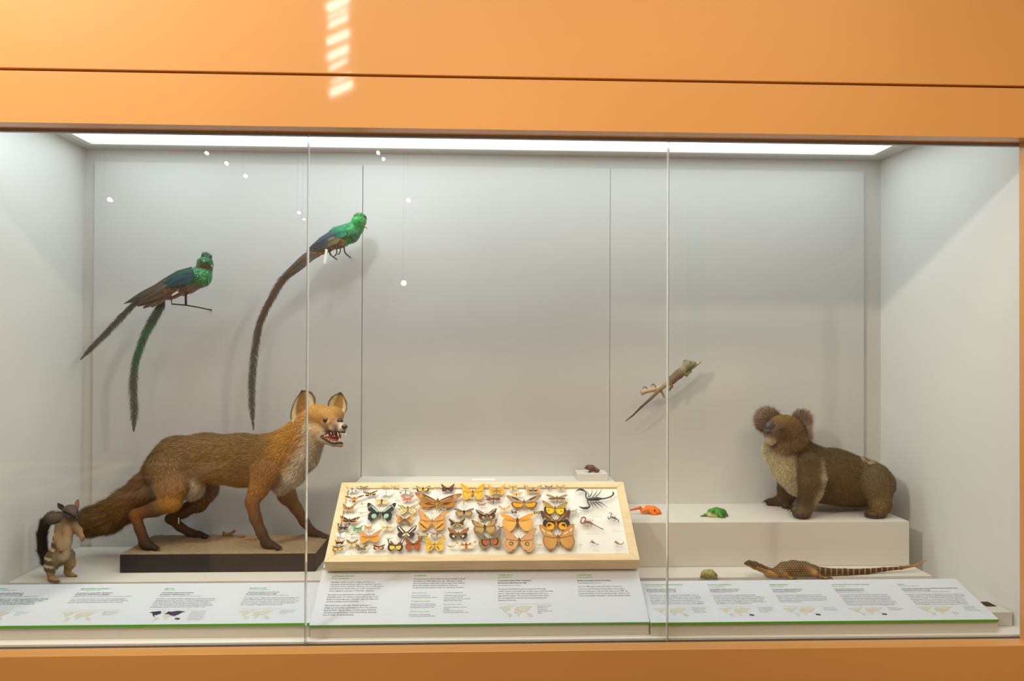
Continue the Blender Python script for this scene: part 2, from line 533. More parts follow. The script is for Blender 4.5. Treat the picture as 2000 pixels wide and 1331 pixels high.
M['rule'] = mat('thin_rule_print', (206, 208, 208), 0.6)

def glass_mat():
    m = bpy.data.materials.new('clear_case_glass'); m.use_nodes = True
    nt = m.node_tree; nt.nodes.clear()
    out = nt.nodes.new('ShaderNodeOutputMaterial')
    mix = nt.nodes.new('ShaderNodeMixShader')
    tr = nt.nodes.new('ShaderNodeBsdfTransparent'); tr.inputs[0].default_value = (0.985, 0.995, 0.99, 1)
    gl = nt.nodes.new('ShaderNodeBsdfGlossy'); gl.inputs['Roughness'].default_value = 0.0
    lw = nt.nodes.new('ShaderNodeLayerWeight'); lw.inputs['Blend'].default_value = 0.5
    p = nt.nodes.new('ShaderNodeMath'); p.operation = 'POWER'; p.inputs[1].default_value = 5.0
    a = nt.nodes.new('ShaderNodeMath'); a.operation = 'MULTIPLY_ADD'; a.inputs[1].default_value = 0.96; a.inputs[2].default_value = 0.04
    nt.links.new(lw.outputs['Facing'], p.inputs[0]); nt.links.new(p.outputs[0], a.inputs[0])
    nt.links.new(a.outputs[0], mix.inputs['Fac'])
    nt.links.new(tr.outputs[0], mix.inputs[1]); nt.links.new(gl.outputs[0], mix.inputs[2])
    nt.links.new(mix.outputs[0], out.inputs['Surface'])
    return m
M['glass'] = glass_mat()
M['glassedge'] = mat('polished_glass_edge', (228, 234, 230), 0.12, coat=0.6)

# ---------------------------------------------------------------- the case
XL, XR, YB = -1.4975, 1.546, 0.75
ZC, ZL, ZK, ZF = EYE+0.736, EYE-0.7495, EYE-0.5974, EYE-0.8325
G1, G2 = -0.495, 0.526
ZGT = EYE+0.5994
YF = -0.057
wb = struct('wall_back', MB().box((XL-0.05, YB, ZF-0.1), (XR+0.05, YB+0.04, ZC+0.08)), M['white'])
zpt = EYE+0.6864
for x0, x1 in ((-1.4539, -0.4597-0.0010), (-0.4597+0.0010, 0.4816-0.0007), (0.4816+0.0007, 1.4708)):
    MB().box((x0, YB-0.018, ZF), (x1, YB, zpt)).build('panel', M['panelwhite'], wb, bevel=0.0008)
struct('wall_left', MB().box((XL-0.05, 0.0, ZF-0.1), (XL, YB, ZC+0.08)), M['litwhite'])
XRF = 1.606                                              # the right wall splays outwards to the front
def xwr(y): return XR+(XRF-XR)*(YB-y)/YB
struct('wall_right', MB().hexa([(XRF, 0.0, ZF-0.1), (XRF+0.05, 0.0, ZF-0.1), (XR+0.05, YB, ZF-0.1), (XR, YB, ZF-0.1), (XRF, 0.0, ZC+0.08), (XRF+0.05, 0.0, ZC+0.08), (XR+0.05, YB, ZC+0.08), (XR, YB, ZC+0.08)]), M['litwhite'])
struct('floor', MB().box((XL, 0.020, ZF-0.05), (XRF, YB, ZF)), M['deckwhite'])
# ceiling ring around the light box
lb = onz(173.6, 284.6, ZC); rb = onz(1712, 305.5, ZC)
LX0, LX1, LY1, LY0 = lb[0], rb[0], 0.5*(lb[1]+rb[1]), 0.09
struct('ceiling', MB().box((XL, LY1, ZC), (XR, YB, ZC+0.08)).box((XL, 0.0, ZC), (XR, LY0, ZC+0.08))
       .box((XL, LY0, ZC), (LX0, LY1, ZC+0.08)).box((LX1, LY0, ZC), (XRF, LY1, ZC+0.08)), M['white'])
t = thing('ceiling_light', 'bright white rectangular light box set into the white ceiling of the display case', 'light', ((LX0+LX1)/2, (LY0+LY1)/2, ZC))
fw = 0.022
mfr = mat('light_box_frame', (222, 224, 214), 0.4)
for a, b in (((LX0, LY1-fw), (LX1, LY1)), ((LX0, LY0), (LX1, LY0+fw)), ((LX0, LY0+fw), (LX0+fw, LY1-fw)), ((LX1-fw, LY0+fw), (LX1, LY1-fw))):
    MB().box((a[0], a[1], ZC-0.001), (b[0], b[1], ZC+0.018)).build('frame_rail', mfr, t, bevel=0.0015)
md = mat('light_box_diffuser', (255, 255, 255), 0.5, emit=LIGHTBOX_STRENGTH, emit_color=LIGHTBOX_COLOR)
MB().box((LX0+0.002, LY0+0.002, ZC+0.020), (LX1-0.002, LY1-0.002, ZC+0.026)).build('diffuser', md, t)
struct('ceiling', MB().box((LX0-0.02, LY0-0.02, ZC+0.081), (LX1+0.02, LY1+0.02, ZC+0.1)), M['white'])

# glass front: three panes with polished upright edges
for i, (x0, x1) in enumerate(((XL-0.01, G1-0.0014), (G1+0.0014, G2-0.0014), (G2+0.0014, 1.57))):
    mb = MB().box((x0, 0.0, ZF-0.004), (x1, 0.018, ZGT+0.02))
    o = struct('window_%d' % (i+1), mb, M['glass'])
    o.data.materials.append(M['glassedge'])
    for p in o.data.polygons:
        if abs(p.normal.x) > 0.9: p.material_index = 1
# orange lacquered surround (it runs on as the front wall of the gallery)
XW = 5.5
zs = EYE+0.7427
struct('trim_1', MB().box((-XW, YF, zs+0.0035), (XW, 0.03, 5.0)), M['orange'], bevel=0.002)
struct('trim_2', MB().box((-XW, YF, ZGT), (XW, 0.0, zs-0.0035)).box((-XW, 0.0, ZGT+0.005), (XW, 0.03, zs-0.0035)), M['orange'])
struct('trim_3', MB().box((-XW, YF+0.03, zs-0.0036), (XW, 0.03, zs+0.0036)), M['dark'])
struct('trim_4', MB().box((-XW, YF, 0.0), (XW, -0.004, ZF-0.0015)), M['orange'], bevel=0.0015)
struct('trim_5', MB().box((-XW, -0.004, ZF-0.10), (XW, 0.020, ZF-0.006)), M['dark'])
struct('trim_6', MB().box((1.5515, YF, ZF-0.0015), (XW, -0.001, ZGT)), M['orange'])
struct('trim_7', MB().box((-XW, YF, ZF-0.0015), (-1.51, -0.001, ZGT)), M['orange'])
struct('trim_8', MB().box((-XW, 0.0, ZGT-0.004), (XW, -0.0005, ZGT+0.004)).box((-XW, 0.0185, ZGT-0.003), (XW, 0.030, ZGT+0.0045)), M['channel'])
struct('trim_9', MB().box((XL, 0.031, ZGT+0.0045), (XRF, 0.06, ZC)), M['white'])

# ---------------------------------------------------------------- the gallery in front, seen only in reflections
gfl = mat('gallery_floor_boards', (178, 150, 118), 0.35, grain=((2, 30, 30), 0.12))
gwl = mat('gallery_wall_paint', (206, 192, 172), 0.7)
gcl = mat('gallery_dark_ceiling', (70, 66, 62), 0.8)
struct('floor', MB().box((-XW, -9, -0.05), (XW, YF, 0.0)), gfl)
struct('wall_far', MB().box((-XW, -9.05, 0), (XW, -9, 5)), gwl)
struct('wall_west', MB().box((-XW-0.05, -9, 0), (-XW, 0.03, 5)), gwl)
struct('wall_east', MB().box((XW, -9, 0), (XW+0.05, 0.03, 5)), gwl)
struct('ceiling', MB().box((-XW, -9, 5.0), (XW, 0.03, 5.05)), gcl)

# hanging lamp of tilted bright blades behind the photographer: it mirrors as the white streak on the header
def mirror(px, py, Q):                                   # real point whose image in the lacquer (plane y = YF) shows at (px, py), Q in front of it
    p = at(px, py, YF+Q); p[1] = YF-Q; return p
lm = mat('lamp_blade_light', (255, 240, 225), 0.5, emit=42.0, emit_color=(1.0, 0.92, 0.86, 1))
ld = mat('lamp_dark_body', (60, 56, 52), 0.5)
QL = 3.6
t = thing('pendant_lamp', 'hanging lamp of tilted glowing blades mirrored as a white streak in the orange header', 'lamp', mirror(658, 200, QL))
for py, wd, hh in ((-28, 38, 17), (6, 44, 18), (14, 36, 7), (27, 40, 7), (43, 36, 17), (74, 42, 21), (104, 40, 21), (127, 34, 13), (154, 36, 8), (174, 42, 22)):
    x_ = 661+6*(py > 145)
    p, q = mirror(x_-wd*0.52, py+9.5, QL), mirror(x_+wd*0.52, py-9.5, QL)
    d = hh*0.36*(YF+QL-CAM[1])/F_PX
    dz = np.array([0, 0, d])
    y_ = np.array([0, 0.02, 0])
    MB().hexa([p-dz, q-dz, q-dz+y_, p-dz+y_, p+dz, q+dz, q+dz+y_, p+dz+y_]).build('blade', lm, t, bevel=0.006)
pt_, pb_ = mirror(661, -60, QL), mirror(661, 190, QL)
MB().tube([pb_-np.array([0, .05, 0]), np.array([pt_[0], pt_[1]-0.05, 5.0])], 0.015, 8).build('stem', ld, t)

# ---------------------------------------------------------------- plinths
def onx(px, py, x):
    d = ray(px, py); return CAM+d*((x-CAM[0])/d[0])
ZT = at(706, 931, YB-0.018)[2]                          # top of the tall middle plinth
def plinth(label, a, b, group=None):
    t = thing('display_plinth', label, 'plinth', ((a[0]+b[0])/2, (a[1]+b[1])/2, a[2]))
    MB().box(a, b).build('body', M['plinth'], t, bevel=0.0012)
    return t
PB = YB-0.0185
XTL, XTR = at(708, 931, PB)[0]-0.004, at(1190, 931, PB)[0]
XPR = onz(1832, 1131, ZL)[0]
plinth('low white plinth under the fox and its dark base', (XL+0.001, 0.312, ZF+0.0005), (XTL-0.03, PB, ZL))
plinth('low white plinth under the spotted monitor lizard', (XTR+0.02, 0.312, ZF+0.0005), (XPR, PB, ZL))
plinth('tall white plinth behind the wooden moth case', (XTL, 0.56, ZF+0.0005), (XTR, PB, ZT))
plinth('white step plinth under the koala and the green frog', (XTR+0.02, 0.4288, ZL+0.0005), (1.4742, PB, ZK))
# little block with the brown frog
yb0 = 0.63
bz = at(1160, 926, yb0)[2]
xb0, xb1 = at(1129, 930, yb0)[0], at(1187, 930, yb0)[0]
t = thing('display_block', 'small white block on the tall plinth under the brown frog', 'block', ((xb0+xb1)/2, yb0+0.045, ZT))
MB().box((xb0, yb0, ZT+0.0004), (xb1, yb0+0.09, bz)).build('body', M['plinth'], t, bevel=0.0008)
# low white box at the right end with a dark square on top
p0 = onz(1977.6, 1224, ZF)
xs1, ys0 = p0[0], p0[1]
zs1 = at(1975, 1196.5, ys0)[2]
PRX = onz(1953, 1238, ZF)[0]                             # right end of the right printed panel
xs0 = PRX+0.003
q = onz(1928, 1181, zs1)
print('low box', xs0, xs1, ys0, zs1, q)
t = thing('display_block', 'low white box with a dark square on top beside the right wall', 'block', ((xs0+xs1)/2, ys0+0.1, ZF))
MB().box((xs0, ys0, ZF+0.0004), (xs1, ys0+0.16, zs1)).build('body', M['plinth'], t, bevel=0.0008)
MB().box((max(q[0]-0.016, xs0), q[1]-0.02, zs1), (q[0]+0.016, q[1]+0.020, zs1+0.0012)).build('sensor_window', M['dark'], t)

# ---------------------------------------------------------------- moth case frame geometry (shared by the insects)
Yc0 = 0.18
A0, B0 = at(631, 1097.5, Yc0), at(1248, 1095, Yc0)
CW = B0[0]-A0[0]
Yc1 = 0.46
for _ in range(30):
    w = at(1219, 942, Yc1)[0]-at(669, 942, Yc1)[0]
    Yc1 += (CW-w)*2.0
A1, B1 = at(669, 942, Yc1), at(1219, 942, Yc1)
CX = 0.25*(A0[0]+B0[0]+A1[0]+B1[0])
z0c, z1c = 0.5*(A0[2]+B0[2]), 0.5*(A1[2]+B1[2])
CU = np.array([1.0, 0, 0])
CV = np.array([0, Yc1-Yc0, z1c-z0c]); CL = np.linalg.norm(CV); CV /= CL
CN = np.cross(CU, CV)
CO = np.array([CX, Yc0, z0c])                            # middle of the front top edge
def cpt(u, v, n=0.0): return CO+CU*u+CV*v+CN*n
def con(px, py, n=0.0):                                  # case coordinates of what shows at (px, py), n above the top face
    p = onplane(px, py, CO+CN*n, CN)-CO
    return np.array([p@CU, p@CV])
print('case', CW, CL, math.degrees(math.atan2(CV[2], CV[1])), Yc1)
# ---------------------------------------------------------------- wooden moth case
hw, FWD_ = CW/2, 0.0265
CD = 0.043
t = thing('insect_case', 'pale wooden tray of pinned moths and scorpions tilted on the centre stand', 'display case', cpt(0, CL/2, -CD))
def rail(pts):
    MB().hexa([cpt(u, v, -CD) for u, v in pts]+[cpt(u, v, 0) for u, v in pts]).build('frame_rail', M['ply'], t, bevel=0.0012)
g = 0.0002
rail([(-hw, 0), (hw, 0), (hw-FWD_, FWD_-g), (-hw+FWD_, FWD_-g)])
rail([(hw, CL), (-hw, CL), (-hw+FWD_, CL-FWD_+g), (hw-FWD_, CL-FWD_+g)])
rail([(-hw, CL-g), (-hw, g), (-hw+FWD_-g, FWD_), (-hw+FWD_-g, CL-FWD_)])
rail([(hw, g), (hw, CL-g), (hw-FWD_+g, CL-FWD_), (hw-FWD_+g, FWD_)])
CB = -0.007                                              # level of the pinning board under the frame's face
e = FWD_-0.001
MB().hexa([cpt(u, v, CB-0.012) for u, v in ((-hw+e, e), (hw-e, e), (hw-e, CL-e), (-hw+e, CL-e))] +
          [cpt(u, v, CB) for u, v in ((-hw+e, e), (hw-e, e), (hw-e, CL-e), (-hw+e, CL-e))]).build('pinning_board', M['foam'], t)

# ---------------------------------------------------------------- printed panels
def panel(label, fl, fr, bl, br, base_poly, thick=0.0075):
    """fl..br: corners of the printed top face; base_poly: (y, z) outline of the block under it"""
    V = 0.5*(np.array(bl)+br)-0.5*(np.array(fl)+fr); V[0] = 0
    Lv = np.linalg.norm(V); V /= Lv
    Nn = np.cross((1, 0, 0), V)
    x0, x1 = fl[0], fr[0]
    f = np.array([0, 0.5*(fl[1]+fr[1]), 0.5*(fl[2]+fr[2])])
    t = thing('info_panel', label, 'information panel', ((x0+x1)/2, f[1]+0.1, ZF))
    def q(x, v, n): return f+np.array([x, 0, 0])+V*v+Nn*n
    c = [(x0, 0), (x1, 0), (x1, Lv), (x0, Lv)]
    MB().hexa([q(x, v, -thick) for x, v in c]+[q(x, v, 0) for x, v in c]).build('board', M['board'], t)
    s = 0.0012
    MB().hexa([q(x, v, -thick-0.0002) for x, v in ((x0, -s), (x1, -s), (x1, 0), (x0, 0))] +
              [q(x, v, 0.0002) for x, v in ((x0, -s), (x1, -s), (x1, 0), (x0, 0))]).build('edge_strip', M['green'], t)
    MB().prism([(x0+0.001, y, z) for y, z in base_poly], (x1-x0-0.002, 0, 0)).build('base_block', M['plinth'], t)
    t_ = dict(t=t, p=f+Nn*0.0, n=Nn, V=V, ink={})
    return t_

def ink_add(P, kind, verts, faces):
    P['ink'].setdefault(kind, MB()).add(verts, faces)
_fc = bpy.data.curves.new('lettering_source', 'FONT'); _fc.resolution_u = 1
_fo = bpy.data.objects.new('lettering_source', _fc); COL.objects.link(_fo)
_DG = bpy.context.evaluated_depsgraph_get()
def glyphs(text, bold=0.0):
    _fc.body = text; _fc.size = 1.0; _fc.offset = bold; _fc.extrude = 0
    _DG.update()
    me = bpy.data.meshes.new_from_object(_fo.evaluated_get(_DG), depsgraph=_DG)
    v = np.zeros(len(me.vertices)*3); me.vertices.foreach_get('co', v); v = v.reshape(-1, 3)
    f = [tuple(p.vertices) for p in me.polygons]
    bpy.data.meshes.remove(me)
    return v, f
STY = dict(title=('heading_lettering', 0.02, 'inkg', 1.15), latin=('subheading_lettering', 0.0, 'inkg', 1.15),
           bold=('bold_lettering', 0.016, 'inkb', 1.15), small=('small_lettering', 0.0, 'ink', 1.1), body=('body_lettering', 0.0, 'ink', 1.2))
def write(P, kind, lines, first, last=None, ref=None):
    """lines printed on panel P; first/last: where the photograph shows the left ends of the baselines; ref=(line, right end)"""
    last = last or first
    n = len(lines)
    name, bold, mk, asp = STY[kind]
    G = [glyphs(s, bold) for s in lines]
    up = P['n']*0.0006
    pos = [onplane(first[0]+(last[0]-first[0])*i/max(n-1, 1), first[1]+(last[1]-first[1])*i/max(n-1, 1), P['p']+up, P['n']) for i in range(n)]
    k, xr = ref
    e_ = onplane(xr, first[1]+(last[1]-first[1])*k/max(n-1, 1), P['p']+up, P['n'])
    sx = (e_[0]-pos[k][0])/max(G[k][0][:, 0].max(), 1e-6)
    for (v, f), p in zip(G, pos):
        ink_add(P, kind, p+np.outer(v[:, 0]*sx, (1, 0, 0))+np.outer(v[:, 1]*sx*asp, P['V']), f)
def rule(P, x0, x1, y):
    a = onplane(x0, y, P['p']+P['n']*0.0006, P['n']); b = onplane(x1, y, P['p']+P['n']*0.0006, P['n'])
    w = P['V']*0.0008
    ink_add(P, 'rule', [a, b, b+w, a+w], [(0, 1, 2, 3)])
LAND = dict(
    north=[(0, .80), (.03, .90), (.12, .93), (.20, .96), (.28, .98), (.33, .88), (.30, .80), (.36, .78), (.33, .70), (.28, .64), (.26, .56), (.22, .60), (.19, .52), (.235, .45), (.26, .40), (.20, .44), (.15, .55), (.12, .68), (.08, .80)],
    greenland=[(.33, .98), (.40, 1.0), (.47, .98), (.42, .90), (.38, .86), (.35, .92)],
    south=[(.27, .40), (.33, .38), (.40, .28), (.37, .20), (.33, .10), (.31, .0), (.285, .02), (.285, .18), (.255, .30)],
    africa=[(.46, .62), (.52, .66), (.60, .62), (.64, .52), (.68, .50), (.63, .38), (.62, .28), (.58, .15), (.555, .15), (.54, .34), (.52, .42), (.46, .44), (.44, .52)],
    eurasia=[(.46, .66), (.455, .74), (.50, .78), (.49, .86), (.54, .94), (.60, .90), (.68, .95), (.78, .99), (.88, .95), (1.0, .90), (.97, .84), (.92, .82), (.90, .74), (.87, .66), (.84, .58), (.80, .52), (.78, .42), (.76, .54), (.72, .44), (.70, .54), (.66, .55), (.62, .58), (.60, .64), (.55, .66), (.52, .68)],
    islands=[(.78, .38), (.84, .40), (.90, .35), (.95, .33), (.90, .31), (.82, .34)],
    australia=[(.84, .22), (.88, .28), (.92, .27), (.94, .24), (.95, .29), (.99, .20), (.97, .12), (.93, .10), (.90, .15), (.85, .13)])
def wmap(P, x0, x1, ytop, ybot, dark=()):
    up = P['n']*0.0006
    tl = onplane(x0, ytop, P['p']+up, P['n']); 
    ym = 0.5*(ytop+ybot)
    a = onplane(x0, ym, P['p']+up, P['n']); b = onplane(x1, ym, P['p']+up, P['n'])
    h = np.linalg.norm((onplane(x0, ytop, P['p']+up, P['n'])-onplane(x0, ybot, P['p']+up, P['n']))@P['V'])
    c = 0.5*(a+b); w = b[0]-a[0]
    for k, pg in LAND.items():
        pg = np.array(pg)
        v = c+np.outer((pg[:, 0]-0.5)*w, (1, 0, 0))+np.outer((pg[:, 1]-0.5)*h, P['V'])
        ink_add(P, 'mapd' if k in dark else 'map', v, [tuple(range(len(v)))[::-1]])
def column(P, title=None, latin=None, bold=None, small=None, body=None, dist=None, mp=None, rl=None):
    if title: write(P, 'title', [title[0]], title[1], None, (0, title[2]))
    if latin: write(P, 'latin', [latin[0]], latin[1], None, (0, latin[2]))
    if bold: write(P, 'bold', bold[0], bold[1], bold[2], (0, bold[3]))
    if small: write(P, 'small', [small[0]], small[1], None, (0, small[2]))
    if body: write(P, 'body', body[0], body[1], body[2], body[3])
    if dist: write(P, 'small', dist[0], dist[1], dist[2], dist[3])
    if mp: wmap(P, *mp)
    if rl: rule(P, *rl)
def finish_print(P):
    for k, mb in P['ink'].items():
        nm, mk = (STY[k][0], STY[k][2]) if k in STY else ({'rule': 'ruled_line', 'map': 'world_map', 'mapd': 'range_map'}[k], k)
        o = mb.build(nm, M[mk], P['t'])
        o['kind'] = 'stuff'

CS = ['Conservation status: Least Concern', 'Evolutionary distinctiveness: Low']
# side panels
Ysd = 0.031
fr_ = at(1951, 1210, Ysd); br_ = onx(1866, 1131, fr_[0])
YC0 = 0.040
cl_ = at(604, 1221, YC0); cr_ = at(1269, 1216.5, YC0)
fl2 = at(1272, 1217.5, Ysd)
zf_ = 0.5*(fr_[2]+fl2[2])
def side_poly(f, b, th=0.0085):
    d = np.array(b)-f; 
    return [(f[1]+0.006, ZF+0.0006), (f[1]+0.006, f[2]-th), (b[1]-0.004, b[2]-th), (b[1]-0.004, ZF+0.0006)]
fR = np.array([fr_[0], Ysd, zf_]); fL = np.array([cr_[0]+0.0015, Ysd, zf_])
PR = panel('white printed panel with green edge in front of the monitor lizard', fL, fR, np.array([fL[0], br_[1], br_[2]]), br_, side_poly(fR, br_))
Ysd = 0.05
fl1 = at(0, 1223.5, Ysd); fr1 = at(590, 1217.5, Ysd)
bl1 = onz(300, 1140.5, br_[2])
f1 = np.array([XL+0.004, Ysd, 0.5*(fl1[2]+fr1[2])]); f1r = np.array([cl_[0]-0.0015, Ysd, f1[2]])
br_ = np.array([0, 0.27, 0])
b1z = at(300, 1140.5, br_[1])[2]
PL = panel('white printed panel with green edge in front of the fox and numbat', f1, f1r, np.array([f1[0], br_[1], b1z]), np.array([f1r[0], br_[1], b1z]), side_poly(f1, np.array([0, br_[1], b1z])))
# centre panel: runs up under the moth case
zc_ = 0.5*(cl_[2]+cr_[2])
ba, bb = onx(635, 1110, cl_[0]), onx(1247, 1108, cr_[0])
yb_, zb_ = 0.5*(ba[1]+bb[1]), 0.5*(ba[2]+bb[2])
print('centre panel', yb_, zb_, 'side', br_, 'case low', cpt(0, 0, -CD))
lo_, hi_ = cpt(0, 0, -CD-0.0006), cpt(0, CL, -CD-0.0006)
poly = [(YC0+0.006, ZF+0.0006), (YC0+0.006, zc_-0.009), (yb_-0.002, zb_-0.0095), (lo_[1]+0.012, lo_[2]+0.012*CV[2]/CV[1]-0.0005), (min(hi_[1]-0.01, 0.555), lo_[2]+(min(hi_[1]-0.01, 0.555)-lo_[1])*CV[2]/CV[1]-0.0005), (0.555, ZF+0.0006)]
poly[5] = (poly[4][0], ZF+0.0006)
PC = panel('wide white printed panel with green edge below the wooden moth case', np.array([cl_[0], YC0, zc_]), np.array([cr_[0], YC0, zc_]), np.array([cl_[0], yb_, zb_]), np.array([cr_[0], yb_, zb_]), poly)

# left panel
column(PL, ('NUMBAT', (-6, 1151.6), 13), ('Myrmecobius fasciatus', (-10, 1154.6), 31), (['Conservation status: Endangered', 'Evolutionary distinctiveness: High'], (-16, 1160.4), (-19, 1163.6), 45),
       ('Australian Museum Collection M.18146 KS., registered 1908', (-22, 1166.8), 70),
       (['The Numbat is the only marsupial active during', 'daylight in Australia. It has the longest tongue', 'and uses it to eat up to 20,000 termites', 'a day in the dry woodland of Western A.'], (-26, 1172.4), (-38, 1182.2), (1, 84)),
       (['Distribution: south-', 'western Western', 'Australia'], (31, 1197), (26, 1202.4), (0, 57)), (-40, 11, 1195.5, 1214), (-38, 68, 1193.5))
column(PL, ('RESPLENDENT QUETZALS', (157.4, 1151.6), 213), ('Pharomachrus mocinno', (155, 1154.4), 196), (['Conservation status: Near Threatened', 'Evolutionary distinctiveness: Medium'], (148.4, 1160), (145.6, 1163.3), 218.4),
       ('Australian Museum Collection O.18486 & B.2182 Guatemala, registered 1881', (142.4, 1166.6), 254),
       (['Once revered by the Aztecs for the male\'s long beautiful tail,', 'Golden Quetzals are threatened by habitat destruction. They are', 'the national bird of Guatemala and the name of its currency.'], (138, 1171.8), (131, 1178.6), (0, 245)),
       (['Distribution: southern', 'Mexico, to Panama in', 'Central America'], (201.6, 1196.6), (197.4, 1202), (0, 231.5)), (114, 183, 1194.5, 1214), (116, 246, 1192.4))
column(PL, ('RED FOX', (321.4, 1151.2), 340), ('Vulpes vulpes', (319.6, 1154), 343), (CS, (315, 1159.4), (312, 1162.8), 377.6), ('Australian Museum Collection M.38217 NSW, registered 2007', (310, 1166), 391),
       (['Red Foxes are surplus killers, hunting more than they need and', 'burying extra food to eat later. The fox\'s deliberate introduction', 'into Victoria in the 1860s has been disastrous for Australia\'s',
         'native fauna and caused the decline and extinction of numerous', 'species. The Red Fox is now found across Australia and Tasmania', 'in all habitats except for the monsoon tropics of the north.'], (305.4, 1171.2), (292.4, 1187.5), (0, 418.4)),
       (['Distribution: Northern', 'Hemisphere: from the', 'Arctic Circle to North', 'Africa, Central America', 'and the Asiatic steppes', 'and introduced to USA,', 'Canada and Australia'], (374, 1195.6), (363.6, 1211.6), (0, 403)),
       (287, 356.5, 1193.5, 1213.5, ('north', 'eurasia', 'australia')), (292, 408, 1191.4))
column(PL, ('MAGPIE GOOSE', (487, 1150.4), 519.6), ('Anseranas semipalmata', (485.6, 1153.2), 527), (['Conservation status: Least Concern', 'Evolutionary distinctiveness: High'], (482.4, 1158.2), (480.6, 1161.6), 545.6),
       ('Australian Museum Collection O.7524, Normanton, registered 1908', (478.6, 1164.6), 563),
       (['The Magpie Goose differs from most waterbirds in having only', 'partly webbed clawed toes. Pairs of geese mate for life, but a', 'male may have two females. Males almost single-handedly build', 'the nests, usually in secluded places near wetlands. All adults', 'share incubation of eggs and care for the young.'], (476, 1169.6), (468, 1183), (0, 583.6)),
       (['Distribution: northern', 'Australia and Papua', 'New Guinea'], (547.6, 1194), (545, 1199.2), (0, 576.4)), (462, 530, 1191.5, 1211.5), (463, 580, 1190))
# centre panel
column(PC, ('AUSTRALIAN MOTHS', (648.6, 1127.4), 692), ('Order Lepidoptera', (647, 1131.6), 682.8), None, None,
       (['Australian moths are just as unique and distinct as', 'marsupials and monotremes, with the majority of species', 'only found on this continent. There are over 10,000 species', 'described so far, which makes the order Lepidoptera one', 'of the megadiverse groups of Australian organisms.'], (646, 1139), (641.8, 1156.2), (0, 732)))
column(PC, body=(['Australian moth diversity has evolved in parallel with', 'Australian plants. For instance, many moth species in the', 'family Oecophoridae have caterpillars that are adapted to', 'eat dead eucalypt leaves in leaf litter.'], (640, 1163.6), (636.5, 1177), (0, 732)))
column(PC, body=(['Many Australian moths have cultural significance to', 'Indigenous Australians, particularly as food. This includes', 'Bogong Moths, Agrotis infusa, of south-eastern Australia', 'and witchetty grubs (larvae of the Wood Moth, Endoxyla', 'leucomochla) of central Australia.'], (634.6, 1184.6), (630.6, 1203.3), (0, 726)))
column(PC, ('SCORPIONS', (808.8, 1126.4), 833), body=(['Scorpions are one of the oldest venomous animals on Earth,', 'appearing over 400 million years ago. Although no drugs', 'based on scorpion toxins have yet been approved, research', 'shows the potential medical benefits are enormous.', 'Scorpions are also popular snacks in some Asian countries.'], (808, 1132.8), (805.7, 1149.8), (0, 909.6)))
for la, di in ((('Heterometrus sp.', (804.8, 1160), 834), (['Distribution: South East Asia', 'Australian Museum Collection, KS.8001'], (804, 1165), (803.4, 1168.8), (1, 853.4))),
               (('Urodacus yaschenkoi', (802.5, 1176.3), 840), (['Distribution: across central Australia', 'Australian Museum Collection KS.7775,', 'Lower Darling-Darling region, 1908'], (801.6, 1181.5), (800.7, 1188.2), (0, 849.3))),
               (('Cercophonius squama', (800.2, 1196.3), 838.5), (['Distribution: southern Australia', 'Australian Museum Collection, KS.8896'], (799.2, 1201.9), (798.9, 1205.3), (1, 850.2))),
               (('Liocheles waigiensis', (868.2, 1159.4), 903.8), (['Distribution: eastern Queensland', 'and the Top End of Australia', 'Australian Museum Collection, KS.1503', 'Blackall Range, Queensland'], (867.6, 1164.4), (867, 1174.7), (2, 918))),
               (('Isometroides vescus', (866.4, 1182.3), 902.4), (['Distribution: arid parts of southern', 'Australia', 'Australian Museum Collection', 'KS.15020, Mungo National Park, 1985'], (866, 1187.7), (865.5, 1198), (0, 911.4)))):
    column(PC, latin=la, dist=di)
column(PC, ('TUSKED FROG', (972.4, 1125.2), 1001.4), ('Adelotus brevis', (972.4, 1129.2), 998.6), (['Conservation status: Near Threatened', 'Evolutionary distinctiveness: High'], (972.2, 1136), (972.2, 1140.5), 1037.5), ('Cast, Australian Museum Collection', (972.4, 1145), 1016.8),
       (['This ground-dwelling frog gets its name from the large', 'pointed \'teeth\' in the lower jaw of adult males. In the breeding', 'season, males build foam nests and guard their 400 or so', 'eggs until they hatch. The species is threatened by habitat', 'loss and degradation and the introduced predatory fish', 'Gambusia holbrooki.'], (972.4, 1152.4), (972.4, 1174.6), (0, 1065.8)),
       (['Distribution: eastern', 'Australia: from', 'Queensland to', 'Southeast New South', 'Wales'], (1049.5, 1185), (1050, 1198.8), (3, 1079)), (974.5, 1041, 1183, 1208), (972.4, 1080, 1180.2))
column(PC, ('GOLDEN TOAD', (1126.3, 1125), 1155.9), ('Incilius periglenes', (1126.7, 1129.2), 1156.8), (['Extinct, previously found in Costa Rica'], (1127.6, 1136), None, 1193.5), ('Model, Australian Museum Collection', (1128.5, 1140.4), 1174.4),
       (['Prior to 1988, large numbers of Golden Toads were', 'seen every year breeding in temporary pools in a cloud', 'forest in Costa Rica. Only one male was seen in 1988 - the', 'last known Golden Toad. Its restricted range is likely to have', 'made it particularly vulnerable to disease and climate change.'], (1129, 1147.7), (1131, 1165.4), (0, 1214.7)))
